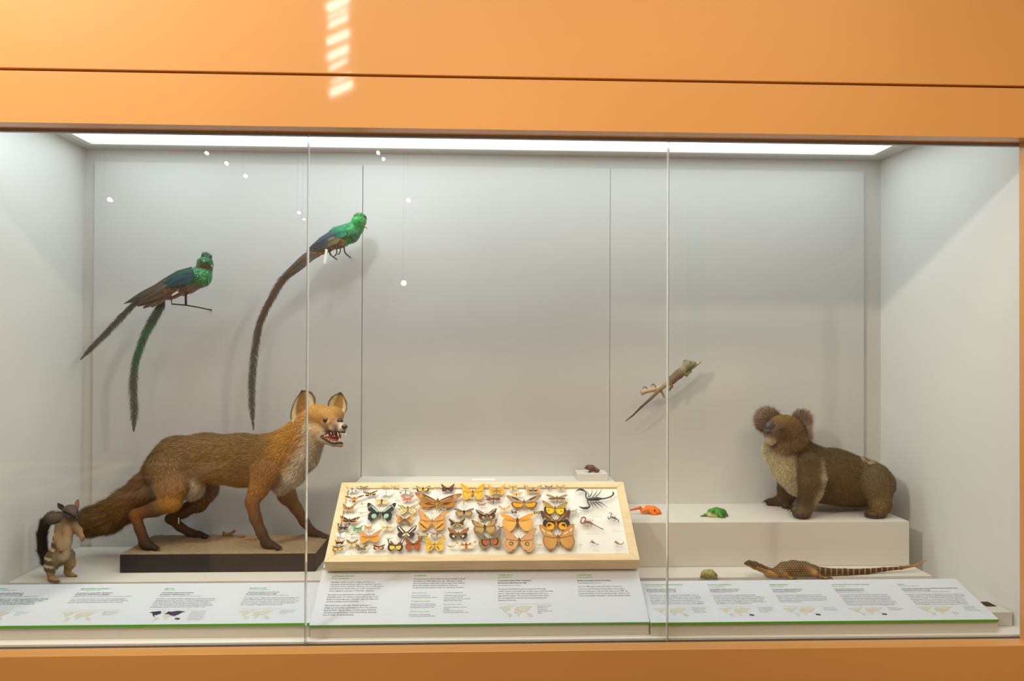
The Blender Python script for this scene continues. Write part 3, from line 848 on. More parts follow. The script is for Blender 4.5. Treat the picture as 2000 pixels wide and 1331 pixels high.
# right panel
column(PR, ('SOUTHERN ANGLE-HEADED DRAGON', (1259.6, 1144), 1334), ('Lophosaurus spinipes', (1261.6, 1147.4), 1293), (['Conservation status: not assessed', 'Evolutionary distinctiveness: High'], (1262.4, 1152.6), (1264, 1156), 1320), ('Australian Museum Collection R.158301, on loan', (1265.4, 1159), 1323),
       (['This lizard, also called a Southern Forest Dragon, lives in', 'rainforests and rainforest margins and relies on its irregular', 'patterning for camouflage. Its common name derives from', 'the angular head that is formed by its prominent brow.', 'Females lay eggs in shallow nests on the forest floor where', 'they are unfortunately vulnerable to predators like goannas.'], (1267.6, 1164.4), (1272.6, 1181.2), (0, 1364)),
       (['Distribution: eastern', 'Australia from near', 'Gympie to north', 'eastern Queensland'], (1352, 1188.8), (1355.4, 1196.8), (0, 1378)), (1279, 1344, 1187, 1206.6), (1272, 1382, 1185))
column(PR, ('WATER-HOLDING FROG', (1381.6, 1144), 1428.6), ('Cyclorana platycephala', (1383, 1147.4), 1416), (CS, (1386, 1152.6), (1387.6, 1155.9), 1445), ('Cast, Australian Museum Collection', (1388.6, 1158.8), 1432),
       (['This species survives dry conditions by burrowing', 'underground and storing water in its bladder. It emerges to', 'breed in the rainy season. Aboriginal Australians are known', 'to take advantage of this frog in times of drought, gently', 'squeezing it to get a mouthful of water. A juvenile frog and', 'an adult in its cocoon are displayed here.'], (1392, 1164.4), (1400, 1180.8), (0, 1475)),
       (['Distribution: arid inland', 'parts of all Australian', 'states except Victoria', 'and Tasmania'], (1480, 1188.4), (1483.6, 1196.4), (0, 1510.4)), (1406, 1471, 1186.8, 1206, ('australia',)), (1400, 1508, 1185))
column(PR, ('GREEN TREE FROG', (1502.6, 1144), 1540), ('Litoria caerulea', (1504.4, 1147.4), 1530.6), (CS, (1508, 1152.6), (1510, 1155.9), 1567), ('Cast, Australian Museum Collection', (1512, 1158.8), 1555.4),
       (['Green Tree Frogs are docile and known to live around', 'humans. They\'re often called \'Dunny Frogs\' because of their', 'habit of sleeping in toilets. The skin secretions of this frog', 'have antibacterial and antiviral properties that may prove', 'useful in pharmaceuticals.'], (1515.6, 1164.2), (1524, 1177.4), (0, 1605)),
       (['Distribution: across', 'most of Australia and', 'into the Torres Strait'], (1606.4, 1188), (1610, 1193), (0, 1630.4)), (1533, 1600, 1186, 1205, ('australia',)), (1530, 1634, 1184.5))
column(PR, ('GOULD\'S MONITOR OR SAND GOANNA', (1624, 1143.6), 1699.4), ('Varanus gouldii', (1626, 1147), 1652), (['Conservation status: not assessed', 'Evolutionary distinctiveness: Low'], (1630.4, 1152.2), (1633, 1155.4), 1687), ('Australian Museum Collection R.59891, on loan', (1635.4, 1158.6), 1694.4),
       (['This goanna\'s widespread distribution reflects its success', 'in adapting to a range of environments. They\'re extremely', 'enterprising, eating almost anything, and will eat even the', 'most venomous species. Goannas and other lizards are a', 'substantial food source for Australian Aboriginal people and', 'by far the most commonly hunted animals in desert regions.', 'Goannas are dug out from burrows using digging sticks.'], (1640, 1163.6), (1655, 1183.2), (0, 1734.4)),
       (['Distribution:', 'widespread throughout', 'most of Australia'], (1733.6, 1187.6), (1738, 1192.4), (1, 1765.6)), (1661, 1729, 1186, 1204, ('australia',)))
column(PR, ('KOALA', (1753, 1142.6), 1767), ('Phascolarctos cinereus', (1755.6, 1145.8), 1794), (['Conservation status: Least Concern (IUCN); Vulnerable (NSW, Qld)', 'Evolutionary distinctiveness: High'], (1760.6, 1151), (1763.6, 1154.2), 1871.4), ('Australian Museum Collection M.38300, Taronga Zoo, registered 1998', (1766.4, 1157.2), 1856),
       (['Koalas are commonly thought to be largely inactive due to their low-', 'quality eucalypt diet, but they regularly travel between trees at night', 'to find food or a mate. Their closest relatives are the wombats.', 'Both groups shared a common ancestor around 30 million years', 'ago. The modern Koala is now the only remaining species of an', 'ancient and diverse family, with the fossil record suggesting that', 'up to 15 koala-like species previously existed across Australia.'], (1771.4, 1162.4), (1789.6, 1182), (0, 1883.6)),
       (['Distribution: eastern', 'mainland Australia', 'and south-eastern', 'to southern Queensland'], (1880, 1185.4), (1887.4, 1193.4), (0, 1905)), (1796, 1868, 1184, 1202.6))
for P_ in (PL, PC, PR): finish_print(P_)
bpy.data.objects.remove(_fo); bpy.data.curves.remove(_fc)

# small paper label on the tall plinth behind the case
q0 = onz(922, 939.5, ZT); q1 = onz(966, 936, ZT)
t = thing('label_card', 'small white paper label lying behind the wooden moth case', 'label', ((q0[0]+q1[0])/2, q0[1], ZT))
MB().box((q0[0], q1[1]-0.034, ZT+0.0003), (q1[0], q1[1], ZT+0.0012)).build('card', M['card'], t)
MB().box((q0[0]+0.006, q1[1]-0.019, ZT+0.0012), (q0[0]+0.055, q1[1]-0.014, ZT+0.0014)).build('printed_line', M['map'], t)
# ---------------------------------------------------------------- pinned moths
FORE = dict(
    broad=[(.05, .08), (.45, .40), (.80, .62), (1.0, .66), (.98, .48), (.88, .20), (.74, .02), (.4, -.04), (.06, -.06)],
    hawk=[(.05, .08), (.5, .33), (.85, .47), (1.0, .45), (.93, .28), (.74, .06), (.5, -.05), (.06, -.08)],
    long=[(.05, .06), (.5, .26), (.9, .38), (1, .32), (.92, .14), (.6, .0), (.06, -.04)],
    emperor=[(.05, .08), (.4, .46), (.75, .80), (.95, .90), (1.0, .78), (.88, .46), (.82, .15), (.7, .0), (.06, -.06)],
    butter=[(.05, .1), (.4, .5), (.75, .85), (.95, .92), (1.0, .78), (.92, .4), (.8, .12), (.4, .0), (.06, -.02)],
    jag=[(.05, .08), (.45, .42), (.8, .72), (1.0, .92), (.95, .62), (.98, .48), (.86, .34), (.82, .12), (.6, -.02), (.06, -.05)],
    line=[(.05, .05), (.6, .13), (1, .16), (.95, .02), (.5, -.06), (.05, -.05)])
HIND = dict(
    round=[(.05, .0), (.4, .06), (.75, .02), (.86, -.15), (.80, -.40), (.6, -.56), (.35, -.52), (.12, -.34), (.05, -.12)],
    small=[(.05, 0), (.4, .02), (.68, -.05), (.72, -.18), (.58, -.36), (.3, -.36), (.1, -.22)],
    slim=[(.05, 0), (.4, .0), (.74, -.04), (.78, -.15), (.55, -.27), (.3, -.27), (.08, -.14)],
    full=[(.05, 0), (.4, .08), (.75, .06), (.88, -.15), (.84, -.45), (.66, -.68), (.42, -.70), (.2, -.5), (.06, -.15)],
    tail=[(.05, .0), (.4, .06), (.70, .02), (.80, -.14), (.83, -.28), (.78, -.33), (.84, -.42), (.76, -.47), (.78, -.58), (.66, -.56), (.58, -.68), (.48, -.60), (.34, -.40), (.12, -.2)],
    none=[(.05, 0), (.3, .0), (.45, -.04), (.4, -.10), (.2, -.12), (.06, -.06)])
def paint(ops, x, y, r, a, rg):
    c = np.zeros((len(x), 3))
    for op in ops:
        k = op[0]
        if k == 'base': c[:] = lin(op[1])
        elif k == 'grad':                           # towards the margin
            t = np.clip((r-op[2])/(op[3]-op[2]), 0, 1)[:, None]; c = c*(1-t)+lin(op[1])*t
        else:
            if k == 'rim': m = (r > 1-op[2]) & (a > 0.30) & (a < 0.86)
            elif k == 'edge': m = r > 1-op[2]
            elif k == 'lead': m = (a < op[2])
            elif k == 'trail': m = (a > 1-op[2])
            elif k == 'inner': m = r < op[2]
            elif k == 'band': m = (r > op[2]) & (r < op[3])
            elif k == 'tip': m = x > op[2]
            elif k == 'spot': m = np.hypot(x-op[2], y-op[3]) < op[4]
            elif k == 'ring': m = np.abs(np.hypot(x-op[2], y-op[3])-op[4]) < op[5]
            elif k == 'line':
                p, q = np.array(op[2:4]), np.array(op[4:6]); d = q-p
                t = np.clip(((x-p[0])*d[0]+(y-p[1])*d[1])/(d@d), 0, 1)
                m = np.hypot(x-p[0]-t*d[0], y-p[1]-t*d[1]) < op[6]
            elif k == 'mott': m = (np.sin(x*op[2]+3*y)*np.sin(y*op[2]*1.3-2*x+1.0)) > op[3]
            elif k == 'veins': m = (np.abs(((a*op[2]) % 1)-0.5) < op[3]) & (r > 0.25)
            c[m] = lin(op[1])
    return np.clip(c*np.exp(0.07*rg.normal(size=(len(x), 1))), 0, 1)
def wing_grid(outl, na, nr, root):
    o = spline(outl, na)
    r = np.linspace(0.0, 1.0, nr)
    P = root+(o[None]-root)*r[:, None, None]
    P = P.reshape(-1, 2)
    rr = np.repeat(r, na); aa = np.tile(np.linspace(0, 1, na), nr)
    q = np.array([(i*na+j, (i+1)*na+j, (i+1)*na+j+1, i*na+j+1) for i in range(nr-1) for j in range(na-1)])
    return P, rr, aa, q
BASIS = Matrix(((CU[0], CV[0], CN[0]), (CU[1], CV[1], CN[1]), (CU[2], CV[2], CN[2])))
def moth(label, x, y, span, fore, hind, fops, hops, body=(120, 95, 60), tilt=0, bw=1.0, bl=0.5, ant=0.5, bops=None, dih=0.10, card=False):
    px, py = x, y+0.03*span
    n0 = 0.006
    uv = con(px, py, n0)
    s = 0.5*span*np.linalg.norm(cpt(*con(px+1, py, n0))-cpt(*con(px, py, n0)))
    root = thing('moth', label, 'moth', cpt(uv[0], uv[1], CB), 'pinned moths in the wooden case')
    root.rotation_mode = 'QUATERNION'
    root.rotation_quaternion = (BASIS @ Matrix.Rotation(math.radians(tilt), 3, 'Z')).to_quaternion()
    h = n0-CB
    rg = np.random.default_rng(int(px*7+py))
    big = span > 40
    tiny = span < 15
    na, nr = (44, 22) if big else ((28, 14) if not tiny else (14, 8))
    parts = []
    for nm, outl, ops, z0, sh in (('hindwing', HIND[hind], hops, -0.0006, .97), ('forewing', FORE[fore], fops, 0.0006, 1.0)):
        P, rr, aa, q = wing_grid(outl, na, nr, np.array([0.06, 0.0]))
        ys = 1.2 if nm == 'hindwing' else 0.97
        c = paint(ops, P[:, 0], P[:, 1], rr, aa, rg)
        for sgn in (1, -1):
            wob = rg.uniform(-0.03, 0.03)
            X = P[:, 0]*sgn; Y = P[:, 1]*ys+wob*P[:, 0]
            Z = dih*P[:, 0]+0.05*np.sin(aa*9)*rr*0.35
            V = np.stack([X*s, Y*s, Z*s+h+z0], 1)
            if tiny: parts.append((V, q if sgn > 0 else q[:, ::-1], c))
            else: np_mesh(nm, V, [q if sgn > 0 else q[:, ::-1]], M['wing'], root, cols=c, local=True)
    if tiny:
        off = 0; VV = []; QQ = []; CC = []
        for V, q, c in parts: VV.append(V); QQ.append(q+off); CC.append(c); off += len(V)
        np_mesh('wings', np.vstack(VV), [np.vstack(QQ)], M['wing'], root, cols=np.vstack(CC), local=True)
    b = MB(); bc = lin(body); tc = lin(body)*0.55
    k = bw*s
    b.ball((0, 0.0, h+0.02*k), (0.075*k, 0.12*s, 0.07*k), 8, 6, tc)
    b.ball((0, 0.13*s, h+0.02*k), (0.045*k, 0.05*s, 0.045*k), 6, 5, tc*0.7)
    yy = np.linspace(-0.05, -bl, 7)
    col = [bc if (i % 2 or bops is None) else lin(bops) for i in range(7)]
    rad = np.array([0.055, 0.062, 0.06, 0.055, 0.045, 0.03, 0.006])*k
    b.tube([(0, v*s, h+0.01*k) for v in yy], rad, 8, bc)
    if bops is not None:
        for v in (-0.2, -0.32, -0.42)[:3]: b.ball((0, v*bl*2*s*0.9, h+0.012*k), (0.062*k, 0.02*s, 0.062*k), 8, 5, lin(bops))
    b.build('body', M['moth'], root, smooth=True, local=True)
    if not tiny:
        for sgn in (1, -1):
            MB().tube([(sgn*0.02*k, 0.15*s, h+0.03*k), (sgn*0.10*ant*s, (0.15+0.25*ant)*s, h+0.07*s), (sgn*0.34*ant*s, (0.15+0.6*ant)*s, h+0.09*s)], 0.00022 if not big else 0.0004, 4, tc).build('antenna', M['moth'], root, local=True)
    MB().tube([(0, 0.02*s, 0.0), (0, 0.02*s, h+0.012)], 0.00025, 5).build('pin', M['pin'], root, local=True)
    if card:
        MB().box((-0.004, -0.030, 0.0004), (0.004, -0.014, 0.0009)).build('paper_label', M['card'], root, local=True)
    return root
def z1(X, Y, w): return 640+X/6.25, 930+Y/6.25, w/6.25
def z2(X, Y, w): return 930+X/6.25, 930+Y/6.25, w/6.25
K, W_, YE, CR, TAN, BR, OR = (28, 20, 22), (240, 238, 230), (236, 190, 60), (232, 212, 160), (190, 160, 112), (96, 66, 40), (214, 134, 50)
GY = (150, 140, 126)
def mm(label, pos, *a, **k): moth(label, *pos, *a, **k)
B = 'base'
mm('small grey white moth with dark hindwing dots, in the top left corner', z1(300, 165, 140), 'broad', 'round', [(B, (206, 200, 186)), ('grad', (150, 140, 126), .6, 1), ('tip', GY, .8)], [(B, W_), ('spot', (70, 62, 58), .62, -.3, .16)], (110, 100, 86), 4)
mm('small dark brown moth second from the left in the top row', z1(440, 140, 108), 'long', 'small', [(B, (84, 58, 48)), ('band', (130, 100, 70), .5, .62)], [(B, (170, 146, 96)), ('rim', (84, 60, 46), .3)], (80, 62, 46), 0, bl=.6)
mm('black moth with a yellow hindwing band and white specks, tilted up to one side', z1(522, 210, 178), 'long', 'small', [(B, K), ('spot', W_, .88, .22, .05), ('spot', W_, .72, .22, .05), ('spot', W_, .5, .13, .04)], [(B, K), ('band', YE, .0, .45), ('line', YE, .1, -.06, .62, -.08, .07)], (30, 26, 30), 9)
mm('thin pale straw coloured moth with narrow level wings in the top row', z1(688, 125, 112), 'line', 'none', [(B, (222, 186, 116))], [(B, (226, 200, 150))], (200, 160, 90), 0, bl=.5)
mm('white moth with fine black specks and one black dot on each hindwing', z1(715, 198, 155), 'broad', 'round', [(B, W_), ('mott', (150, 146, 140), 22, .86)], [(B, (246, 244, 238)), ('spot', K, .58, -.32, .07)], (200, 196, 186), 0)
mm('small tan moth with brown wing tips and narrow wings in the top row', z1(823, 130, 104), 'long', 'none', [(B, (218, 170, 96)), ('tip', (120, 76, 44), .72)], [(B, (226, 190, 120))], (190, 150, 90), 0, bl=.6)
mm('grey white moth with a dark crescent on each hindwing', z1(953, 178, 178), 'broad', 'round', [(B, (206, 202, 190)), ('edge', (178, 172, 158), .12)], [(B, (224, 220, 206)), ('spot', (90, 74, 66), .66, -.3, .13), ('spot', (206, 198, 180), .66, -.26, .06)], (140, 130, 108), 0, bl=.55)
mm('cream moth with bold black bars across all wings beside the tiny blue and yellow one', z1(1163, 148, 178), 'long', 'round', [(B, CR), ('veins', (46, 34, 26), 7, .26), ('rim', K, .14)], [(B, (226, 186, 90)), ('rim', (50, 38, 28), .26)], (60, 44, 30), 0, bw=1.4)
mm('tiny moth with dark blue forewings and yellow hindwings', z1(1335, 148, 68), 'long', 'slim', [(B, (58, 56, 92))], [(B, (222, 196, 90))], (90, 80, 60), 0)
mm('dark maroon brown moth with ragged wing edges in the top row', z1(1465, 148, 166), 'jag', 'round', [(B, (92, 54, 40)), ('band', (140, 92, 66), .55, .68), ('edge', (56, 34, 28), .12)], [(B, (70, 44, 34)), ('band', (110, 74, 54), .4, .55)], (66, 48, 36), 0, bw=1.2)
mm('large plain yellow emperor moth at the top middle of the case', z1(1770, 188, 305), 'emperor', 'full', [(B, (226, 172, 50)), ('lead', (214, 146, 62), .2), ('line', (196, 122, 40), .2, .12, .95, .72, .025), ('spot', (170, 110, 40), .52, .36, .05)], [(B, (230, 184, 70)), ('spot', (150, 104, 40), .42, -.18, .06), ('band', (206, 150, 50), .78, .86)], (196, 140, 44), 0, bw=1.3, bl=.4)
mm('moth with a fat orange and yellow body and narrow tan and dark forewings', z1(325, 272, 232), 'long', 'none', [(B, (196, 158, 110)), ('line', (70, 46, 36), .3, .16, .9, .30, .06), ('spot', (90, 60, 44), .62, .1, .07), ('lead', (150, 110, 80), .2)], [(B, (226, 150, 60))], (228, 160, 40), 3, bw=2.2, bl=.62, bops=(60, 40, 26))
mm('thin pale yellow moth with see through narrow wings below the orange bodied one', z1(420, 338, 130), 'line', 'none', [(B, (228, 206, 150))], [(B, (230, 214, 168))], (70, 60, 46), 4, bl=.3)
mm('cream moth with black edged forewings and a stout brown body', z1(660, 296, 188), 'long', 'round', [(B, (230, 212, 180)), ('lead', (70, 48, 38), .22), ('spot', (70, 52, 44), .9, .3, .07)], [(B, (232, 206, 150)), ('mott', (214, 168, 100), 16, .5)], (110, 78, 36), 0, bw=1.7, bl=.72)
mm('tiny cream white moth beside the salmon pink one', z1(833, 262, 86), 'long', 'small', [(B, (226, 216, 196))], [(B, (232, 224, 206))], (190, 176, 140), 0)
mm('salmon pink moth with plain wings near the big brown hawk moth', z1(972, 276, 162), 'broad', 'small', [(B, (202, 118, 88)), ('lead', (178, 96, 74), .15)], [(B, (206, 124, 94))], (176, 116, 90), 0, bl=.8)
mm('very large brown hawk moth with a pale band and orange hindwing bases', z1(1340, 300, 575), 'hawk', 'slim', [(B, (140, 94, 46)), ('line', (196, 160, 110), .62, .46, .85, .12, .07), ('grad', (166, 116, 56), .55, 1), ('line', (104, 66, 30), .2, .14, .62, .36, .06), ('line', (190, 150, 96), .14, .02, .5, .22, .02), ('tip', (128, 82, 38), .93)], [(B, (178, 116, 36)), ('band', (106, 60, 20), .35, .66), ('inner', (236, 172, 30), .32), ('line', (240, 178, 40), .05, -.01, .5, -.02, .035)], (184, 136, 58), -2, bw=.95, bl=.52, ant=.35, dih=.06)
mm('small cream moth with orange bars just below the large yellow emperor', z1(1768, 262, 94), 'long', 'slim', [(B, (236, 222, 190)), ('tip', (190, 130, 60), .6)], [(B, (236, 210, 150))], (170, 150, 110), 0)
mm('mottled tan moth with a cream spotted margin at the left edge', z1(257, 388, 162), 'jag', 'round', [(B, (150, 108, 70)), ('mott', (218, 186, 140), 15, .5), ('edge', (120, 84, 56), .1)], [(B, (180, 140, 90)), ('rim', (206, 176, 130), .25), ('mott', (110, 80, 50), 16, .6)], (110, 90, 56), 0, bw=1.3)
mm('thin orange brown moth with narrow level wings left of the black and turquoise one', z1(408, 452, 96), 'line', 'none', [(B, (196, 146, 84))], [(B, (206, 160, 100))], (140, 110, 80), 0, bl=.4)
mm('large black moth with turquoise bands and scalloped tails', z1(645, 448, 355), 'butter', 'tail', [(B, (36, 26, 26)), ('line', (150, 196, 170), .22, .16, .62, .58, .065), ('line', (190, 206, 196), .66, .80, .86, .50, .022), ('lead', (52, 36, 86), .12)], [(B, (28, 22, 24)), ('spot', (140, 196, 186), .42, -.22, .17), ('spot', (150, 190, 120), .36, -.34, .11), ('spot', (40, 30, 30), .70, -.2, .12)], (104, 84, 50), 0, bl=.55, bw=.8)
mm('cream moth closely checkered with black beside the black and turquoise one', z1(978, 384, 248), 'long', 'full', [(B, (226, 206, 148)), ('mott', (58, 48, 32), 20, .18), ('edge', (150, 130, 80), .06)], [(B, (230, 212, 160)), ('mott', (86, 70, 40), 18, .35)], (180, 140, 70), 2, bw=1.6)
mm('small bright orange moth with narrow wings below the big hawk moth', z1(1175, 402, 130), 'line', 'none', [(B, (226, 150, 50)), ('lead', (200, 110, 50), .3)], [(B, (230, 166, 80))], (196, 160, 100), 0, bl=.5)
mm('small moth with black and white banded wings by the hawk moth body', z1(1420, 398, 120), 'broad', 'small', [(B, (60, 56, 54)), ('mott', W_, 13, .35)], [(B, (216, 212, 200)), ('rim', K, .35)], (110, 100, 84), 0)
mm('small white moth with black wing ends and black body', z1(1662, 333, 116), 'long', 'none', [(B, (226, 226, 214)), ('line', (90, 100, 80), .85, .35, .8, .1, .06)], [(B, (232, 232, 224))], (36, 40, 36), 0, bl=.4)
mm('small black moth with orange red wing panels under the yellow emperor', z1(1880, 348, 110), 'long', 'slim', [(B, (60, 34, 36)), ('band', (206, 96, 62), .35, .7)], [(B, (206, 110, 72)), ('rim', (60, 40, 40), .2)], (30, 34, 66), 0, bl=.6)
mm('grey brown moth with purple tinged forewings and long antennae', z1(1665, 430, 245), 'long', 'round', [(B, (136, 112, 90)), ('lead', (82, 66, 84), .26), ('mott', (104, 84, 74), 18, .6)], [(B, (184, 150, 92)), ('rim', (140, 112, 76), .2)], (48, 40, 34), 0, bw=1.3, ant=.9)
mm('dark brown moth with fine cream lines forming a net on long forewings', z1(265, 538, 252), 'hawk', 'slim', [(B, (92, 56, 28)), ('line', (216, 168, 96), .3, .0, .75, .02, .03), ('line', (220, 176, 106), .62, .38, .68, .04, .028), ('line', (190, 140, 76), .9, .42, .8, .08, .03), ('line', (40, 24, 16), .15, .1, .55, .2, .07)], [(B, (70, 42, 24)), ('rim', (196, 130, 50), .3)], (150, 104, 50), -4, bw=1.6, bl=.34)
mm('orange tan moth with grey brown wing bases in the middle left', z1(940, 528, 232), 'broad', 'round', [(B, (206, 150, 76)), ('inner', (130, 96, 60), .55), ('rim', (184, 128, 64), .1)], [(B, (206, 156, 80)), ('line', (110, 96, 66), .1, -.05, .5, -.5, .16)], (130, 92, 46), 0, bw=1.3, bl=.42)
mm('large orange tan moth with black lash marks on its hindwings', z1(1275, 540, 372), 'emperor', 'full', [(B, (208, 156, 92)), ('spot', (90, 60, 40), .52, .46, .04), ('line', (150, 96, 56), .52, .42, .34, .1, .018), ('rim', (190, 136, 82), .1)], [(B, (216, 152, 70)), ('line', (60, 36, 24), .34, -.56, .74, -.22, .045), ('line', (226, 176, 90), .3, -.48, .70, -.14, .04), ('line', (190, 110, 40), .2, -.2, .6, -.02, .02)], (190, 146, 90), 0, bl=.62, bw=.8, ant=.8)
mm('tiny grey moth with level narrow wings above the lash marked one', z1(1275, 456, 64), 'line', 'none', [(B, (110, 106, 110))], [(B, (150, 146, 146))], (110, 106, 100), 0)
mm('brown moth with cream stripes along each wing, centre of the case', z1(1580, 570, 206), 'broad', 'round', [(B, (72, 48, 30)), ('line', (226, 200, 140), .18, .02, .78, .56, .035), ('line', (206, 170, 110), .08, .12, .5, .3, .02), ('edge', (150, 120, 76), .05)], [(B, (80, 54, 34)), ('line', (220, 196, 140), .2, -.1, .6, -.42, .05), ('edge', (190, 160, 100), .08)], (190, 164, 60), 3, bw=1.2)
mm('dark brown moth with one long cream stripe per forewing beside the orange cicada like one', z2(130, 468, 258), 'broad', 'round', [(B, (66, 44, 30)), ('line', (230, 206, 150), .2, -.02, .86, .58, .03), ('line', (226, 200, 150), .04, .02, .4, .2, .02), ('mott', (110, 84, 56), 16, .6)], [(B, (74, 52, 36)), ('spot', (190, 170, 140), .36, -.28, .12), ('edge', (206, 186, 140), .05)], (150, 120, 84), 5, bw=1.2)
mm('black moth with white triangles on its forewings at the left edge', z1(190, 625, 156), 'jag', 'round', [(B, (46, 30, 24)), ('line', (240, 230, 200), .52, .12, .72, .5, .06), ('line', (170, 140, 100), .1, .0, .4, .1, .03)], [(B, (54, 38, 28)), ('spot', (240, 230, 210), .62, -.2, .06), ('spot', (240, 230, 210), .45, -.32, .05), ('edge', (180, 160, 110), .08)], (120, 100, 70), 0)
mm('plain sage green moth, the only green one', z1(365, 640, 130), 'broad', 'round', [(B, (96, 160, 108))], [(B, (104, 168, 116))], (150, 120, 90), 2)
mm('small orange moth with fine brown checks beside the green one', z1(493, 628, 110), 'broad', 'round', [(B, (216, 156, 92)), ('mott', (170, 104, 56), 16, .4)], [(B, (220, 166, 104)), ('mott', (176, 116, 66), 16, .5)], (150, 110, 80), 0)
mm('cream moth with scattered dark spots and an orange body', z1(727, 622, 172), 'broad', 'round', [(B, (232, 220, 190)), ('mott', (110, 92, 74), 15, .66)], [(B, (230, 206, 160)), ('mott', (196, 150, 80), 14, .5)], (200, 150, 60), 0, bw=1.2, bl=.42)
mm('plain pure white moth at the left edge', z1(153, 718, 116), 'broad', 'small', [(B, (238, 242, 240))], [(B, (242, 244, 240))], (170, 166, 156), 0)
mm('pale lemon moth with broad see through wings beside the white one', z1(297, 710, 128), 'line', 'small', [(B, (228, 222, 176))], [(B, (232, 228, 190))], (120, 110, 86), 0, bl=.35)
mm('pinkish tan moth with rounded orange hindwings on the left side', z1(513, 735, 282), 'broad', 'round', [(B, (206, 150, 100)), ('lead', (170, 112, 84), .1), ('veins', (190, 130, 86), 9, .1)], [(B, (222, 150, 46)), ('inner', (214, 130, 40), .5), ('rim', (214, 160, 80), .18)], (190, 160, 110), 3, bw=.8, bl=.62)
mm('dark brown moth with a broad white slash through each forewing', z1(960, 690, 242), 'butter', 'round', [(B, (66, 44, 38)), ('line', (244, 228, 206), .26, -.02, .92, .86, .055), ('edge', (48, 32, 28), .08)], [(B, (62, 42, 34)), ('line', (240, 226, 206), .08, -.04, .3, -.3, .07), ('edge', (90, 70, 50), .06)], (206, 190, 70), 0, bw=1.2, bl=.42)
mm('small olive yellow moth above the rust red one', z1(1160, 738, 142), 'broad', 'round', [(B, (150, 134, 76)), ('spot', (206, 190, 120), .52, .2, .18), ('edge', (120, 104, 60), .1)], [(B, (170, 150, 96)), ('rim', (120, 100, 66), .25)], (140, 110, 76), 0)
mm('lilac grey moth with narrow forewings and buff hindwings', z1(1335, 705, 186), 'long', 'round', [(B, (156, 142, 140)), ('lead', (130, 116, 120), .25)], [(B, (210, 180, 140)), ('rim', (170, 150, 130), .25)], (110, 96, 84), 5, bl=.6)
mm('chestnut moth whose black hindwings carry white dashes', z1(1595, 698, 258), 'broad', 'round', [(B, (160, 106, 54)), ('band', (110, 72, 40), .45, .56), ('spot', (130, 78, 44), .78, .34, .08), ('rim', (120, 80, 46), .1)], [(B, (58, 40, 26)), ('inner', (130, 104, 66), .5), ('spot', (240, 236, 220), .48, -.28, .07), ('spot', (240, 230, 210), .40, -.36, .05)], (130, 108, 66), 0, bw=1.1, bl=.5)
mm('tiny cream and tan speck of a moth between the chestnut and tan ones', z1(1720, 630, 54), 'line', 'slim', [(B, (220, 190, 120))], [(B, (232, 214, 150))], (160, 140, 90), 0)
mm('large sandy brown moth with dark kidney spots, centre of the case', z2(105, 612, 315), 'broad', 'full', [(B, (176, 142, 84)), ('spot', (70, 52, 34), .52, .40, .05), ('band', (146, 112, 66), .34, .38), ('rim', (110, 88, 64), .16), ('line', (130, 96, 56), .5, .3, .5, .05, .02)], [(B, (186, 152, 90)), ('rim', (126, 100, 66), .18), ('veins', (150, 120, 70), 8, .12)], (96, 72, 34), 3, bw=1.5, bl=.4)
mm('small yellow moth crossed by a black band near the lower left corner', z1(148, 805, 126), 'long', 'round', [(B, (44, 30, 20)), ('band', (232, 180, 60), .3, .75)], [(B, (36, 26, 22)), ('rim', (226, 176, 50), .22)], (70, 46, 30), 0, bw=1.2)
mm('mottled brown moth with pale apricot hindwings in the lower left', z1(295, 815, 146), 'broad', 'full', [(B, (132, 106, 72)), ('mott', (176, 150, 110), 16, .4), ('edge', (96, 74, 52), .1)], [(B, (228, 180, 108)), ('band', (236, 206, 150), .6, .8)], (110, 90, 66), 0, card=True)
mm('rust red moth with plain triangular wings in the bottom row', z1(1045, 830, 212), 'butter', 'full', [(B, (142, 76, 30)), ('lead', (110, 58, 34), .15), ('grad', (120, 66, 34), .7, 1)], [(B, (176, 84, 20)), ('rim', (150, 70, 20), .15)], (100, 70, 44), 0, bl=.4)
mm('yellow moth with a small black body tip in the bottom row', z1(1305, 830, 252), 'butter', 'full', [(B, (222, 178, 64)), ('veins', (170, 122, 44), 5, .08), ('line', (190, 140, 50), .3, .1, .6, .3, .03)], [(B, (224, 182, 70)), ('line', (130, 96, 40), .26, -.2, .44, -.5, .06)], (190, 150, 60), 0, bl=.45)
mm('tiny yellow moth with black spotted forewings in the bottom row', z1(1510, 862, 106), 'long', 'small', [(B, (60, 52, 40)), ('mott', (236, 220, 130), 15, .1)], [(B, (232, 216, 120))], (110, 100, 70), 0)
mm('moth with a pink body and cream and brown marbled wings', z1(1690, 838, 252), 'long', 'small', [(B, (214, 184, 130)), ('spot', (240, 232, 214), .62, .22, .1), ('line', (110, 76, 44), .3, .02, .42, .2, .05), ('tip', (196, 150, 96), .8)], [(B, (232, 212, 170))], (200, 110, 84), 2, bw=1.9, bl=.6)
mm('large slate grey moth with red and black barred hindwings', z2(165, 770, 318), 'butter', 'full', [(B, (124, 108, 88)), ('line', (60, 42, 32), .4, .48, .34, .05, .02), ('rim', (104, 88, 72), .08)], [(B, (150, 116, 66)), ('inner', (176, 84, 40), .5), ('band', (176, 110, 70), .5, .58), ('band', (44, 30, 26), .6, .74)], (96, 84, 70), 6, bl=.72, ant=.9, bw=.9)
mm('brown moth with bright yellow hindwing patches in the lower left corner', z1(125, 875, 146), 'long', 'round', [(B, (104, 78, 50)), ('tip', (150, 126, 90), .75)], [(B, (232, 186, 60)), ('rim', (84, 60, 40), .22)], (90, 74, 54), 2, bl=.62)
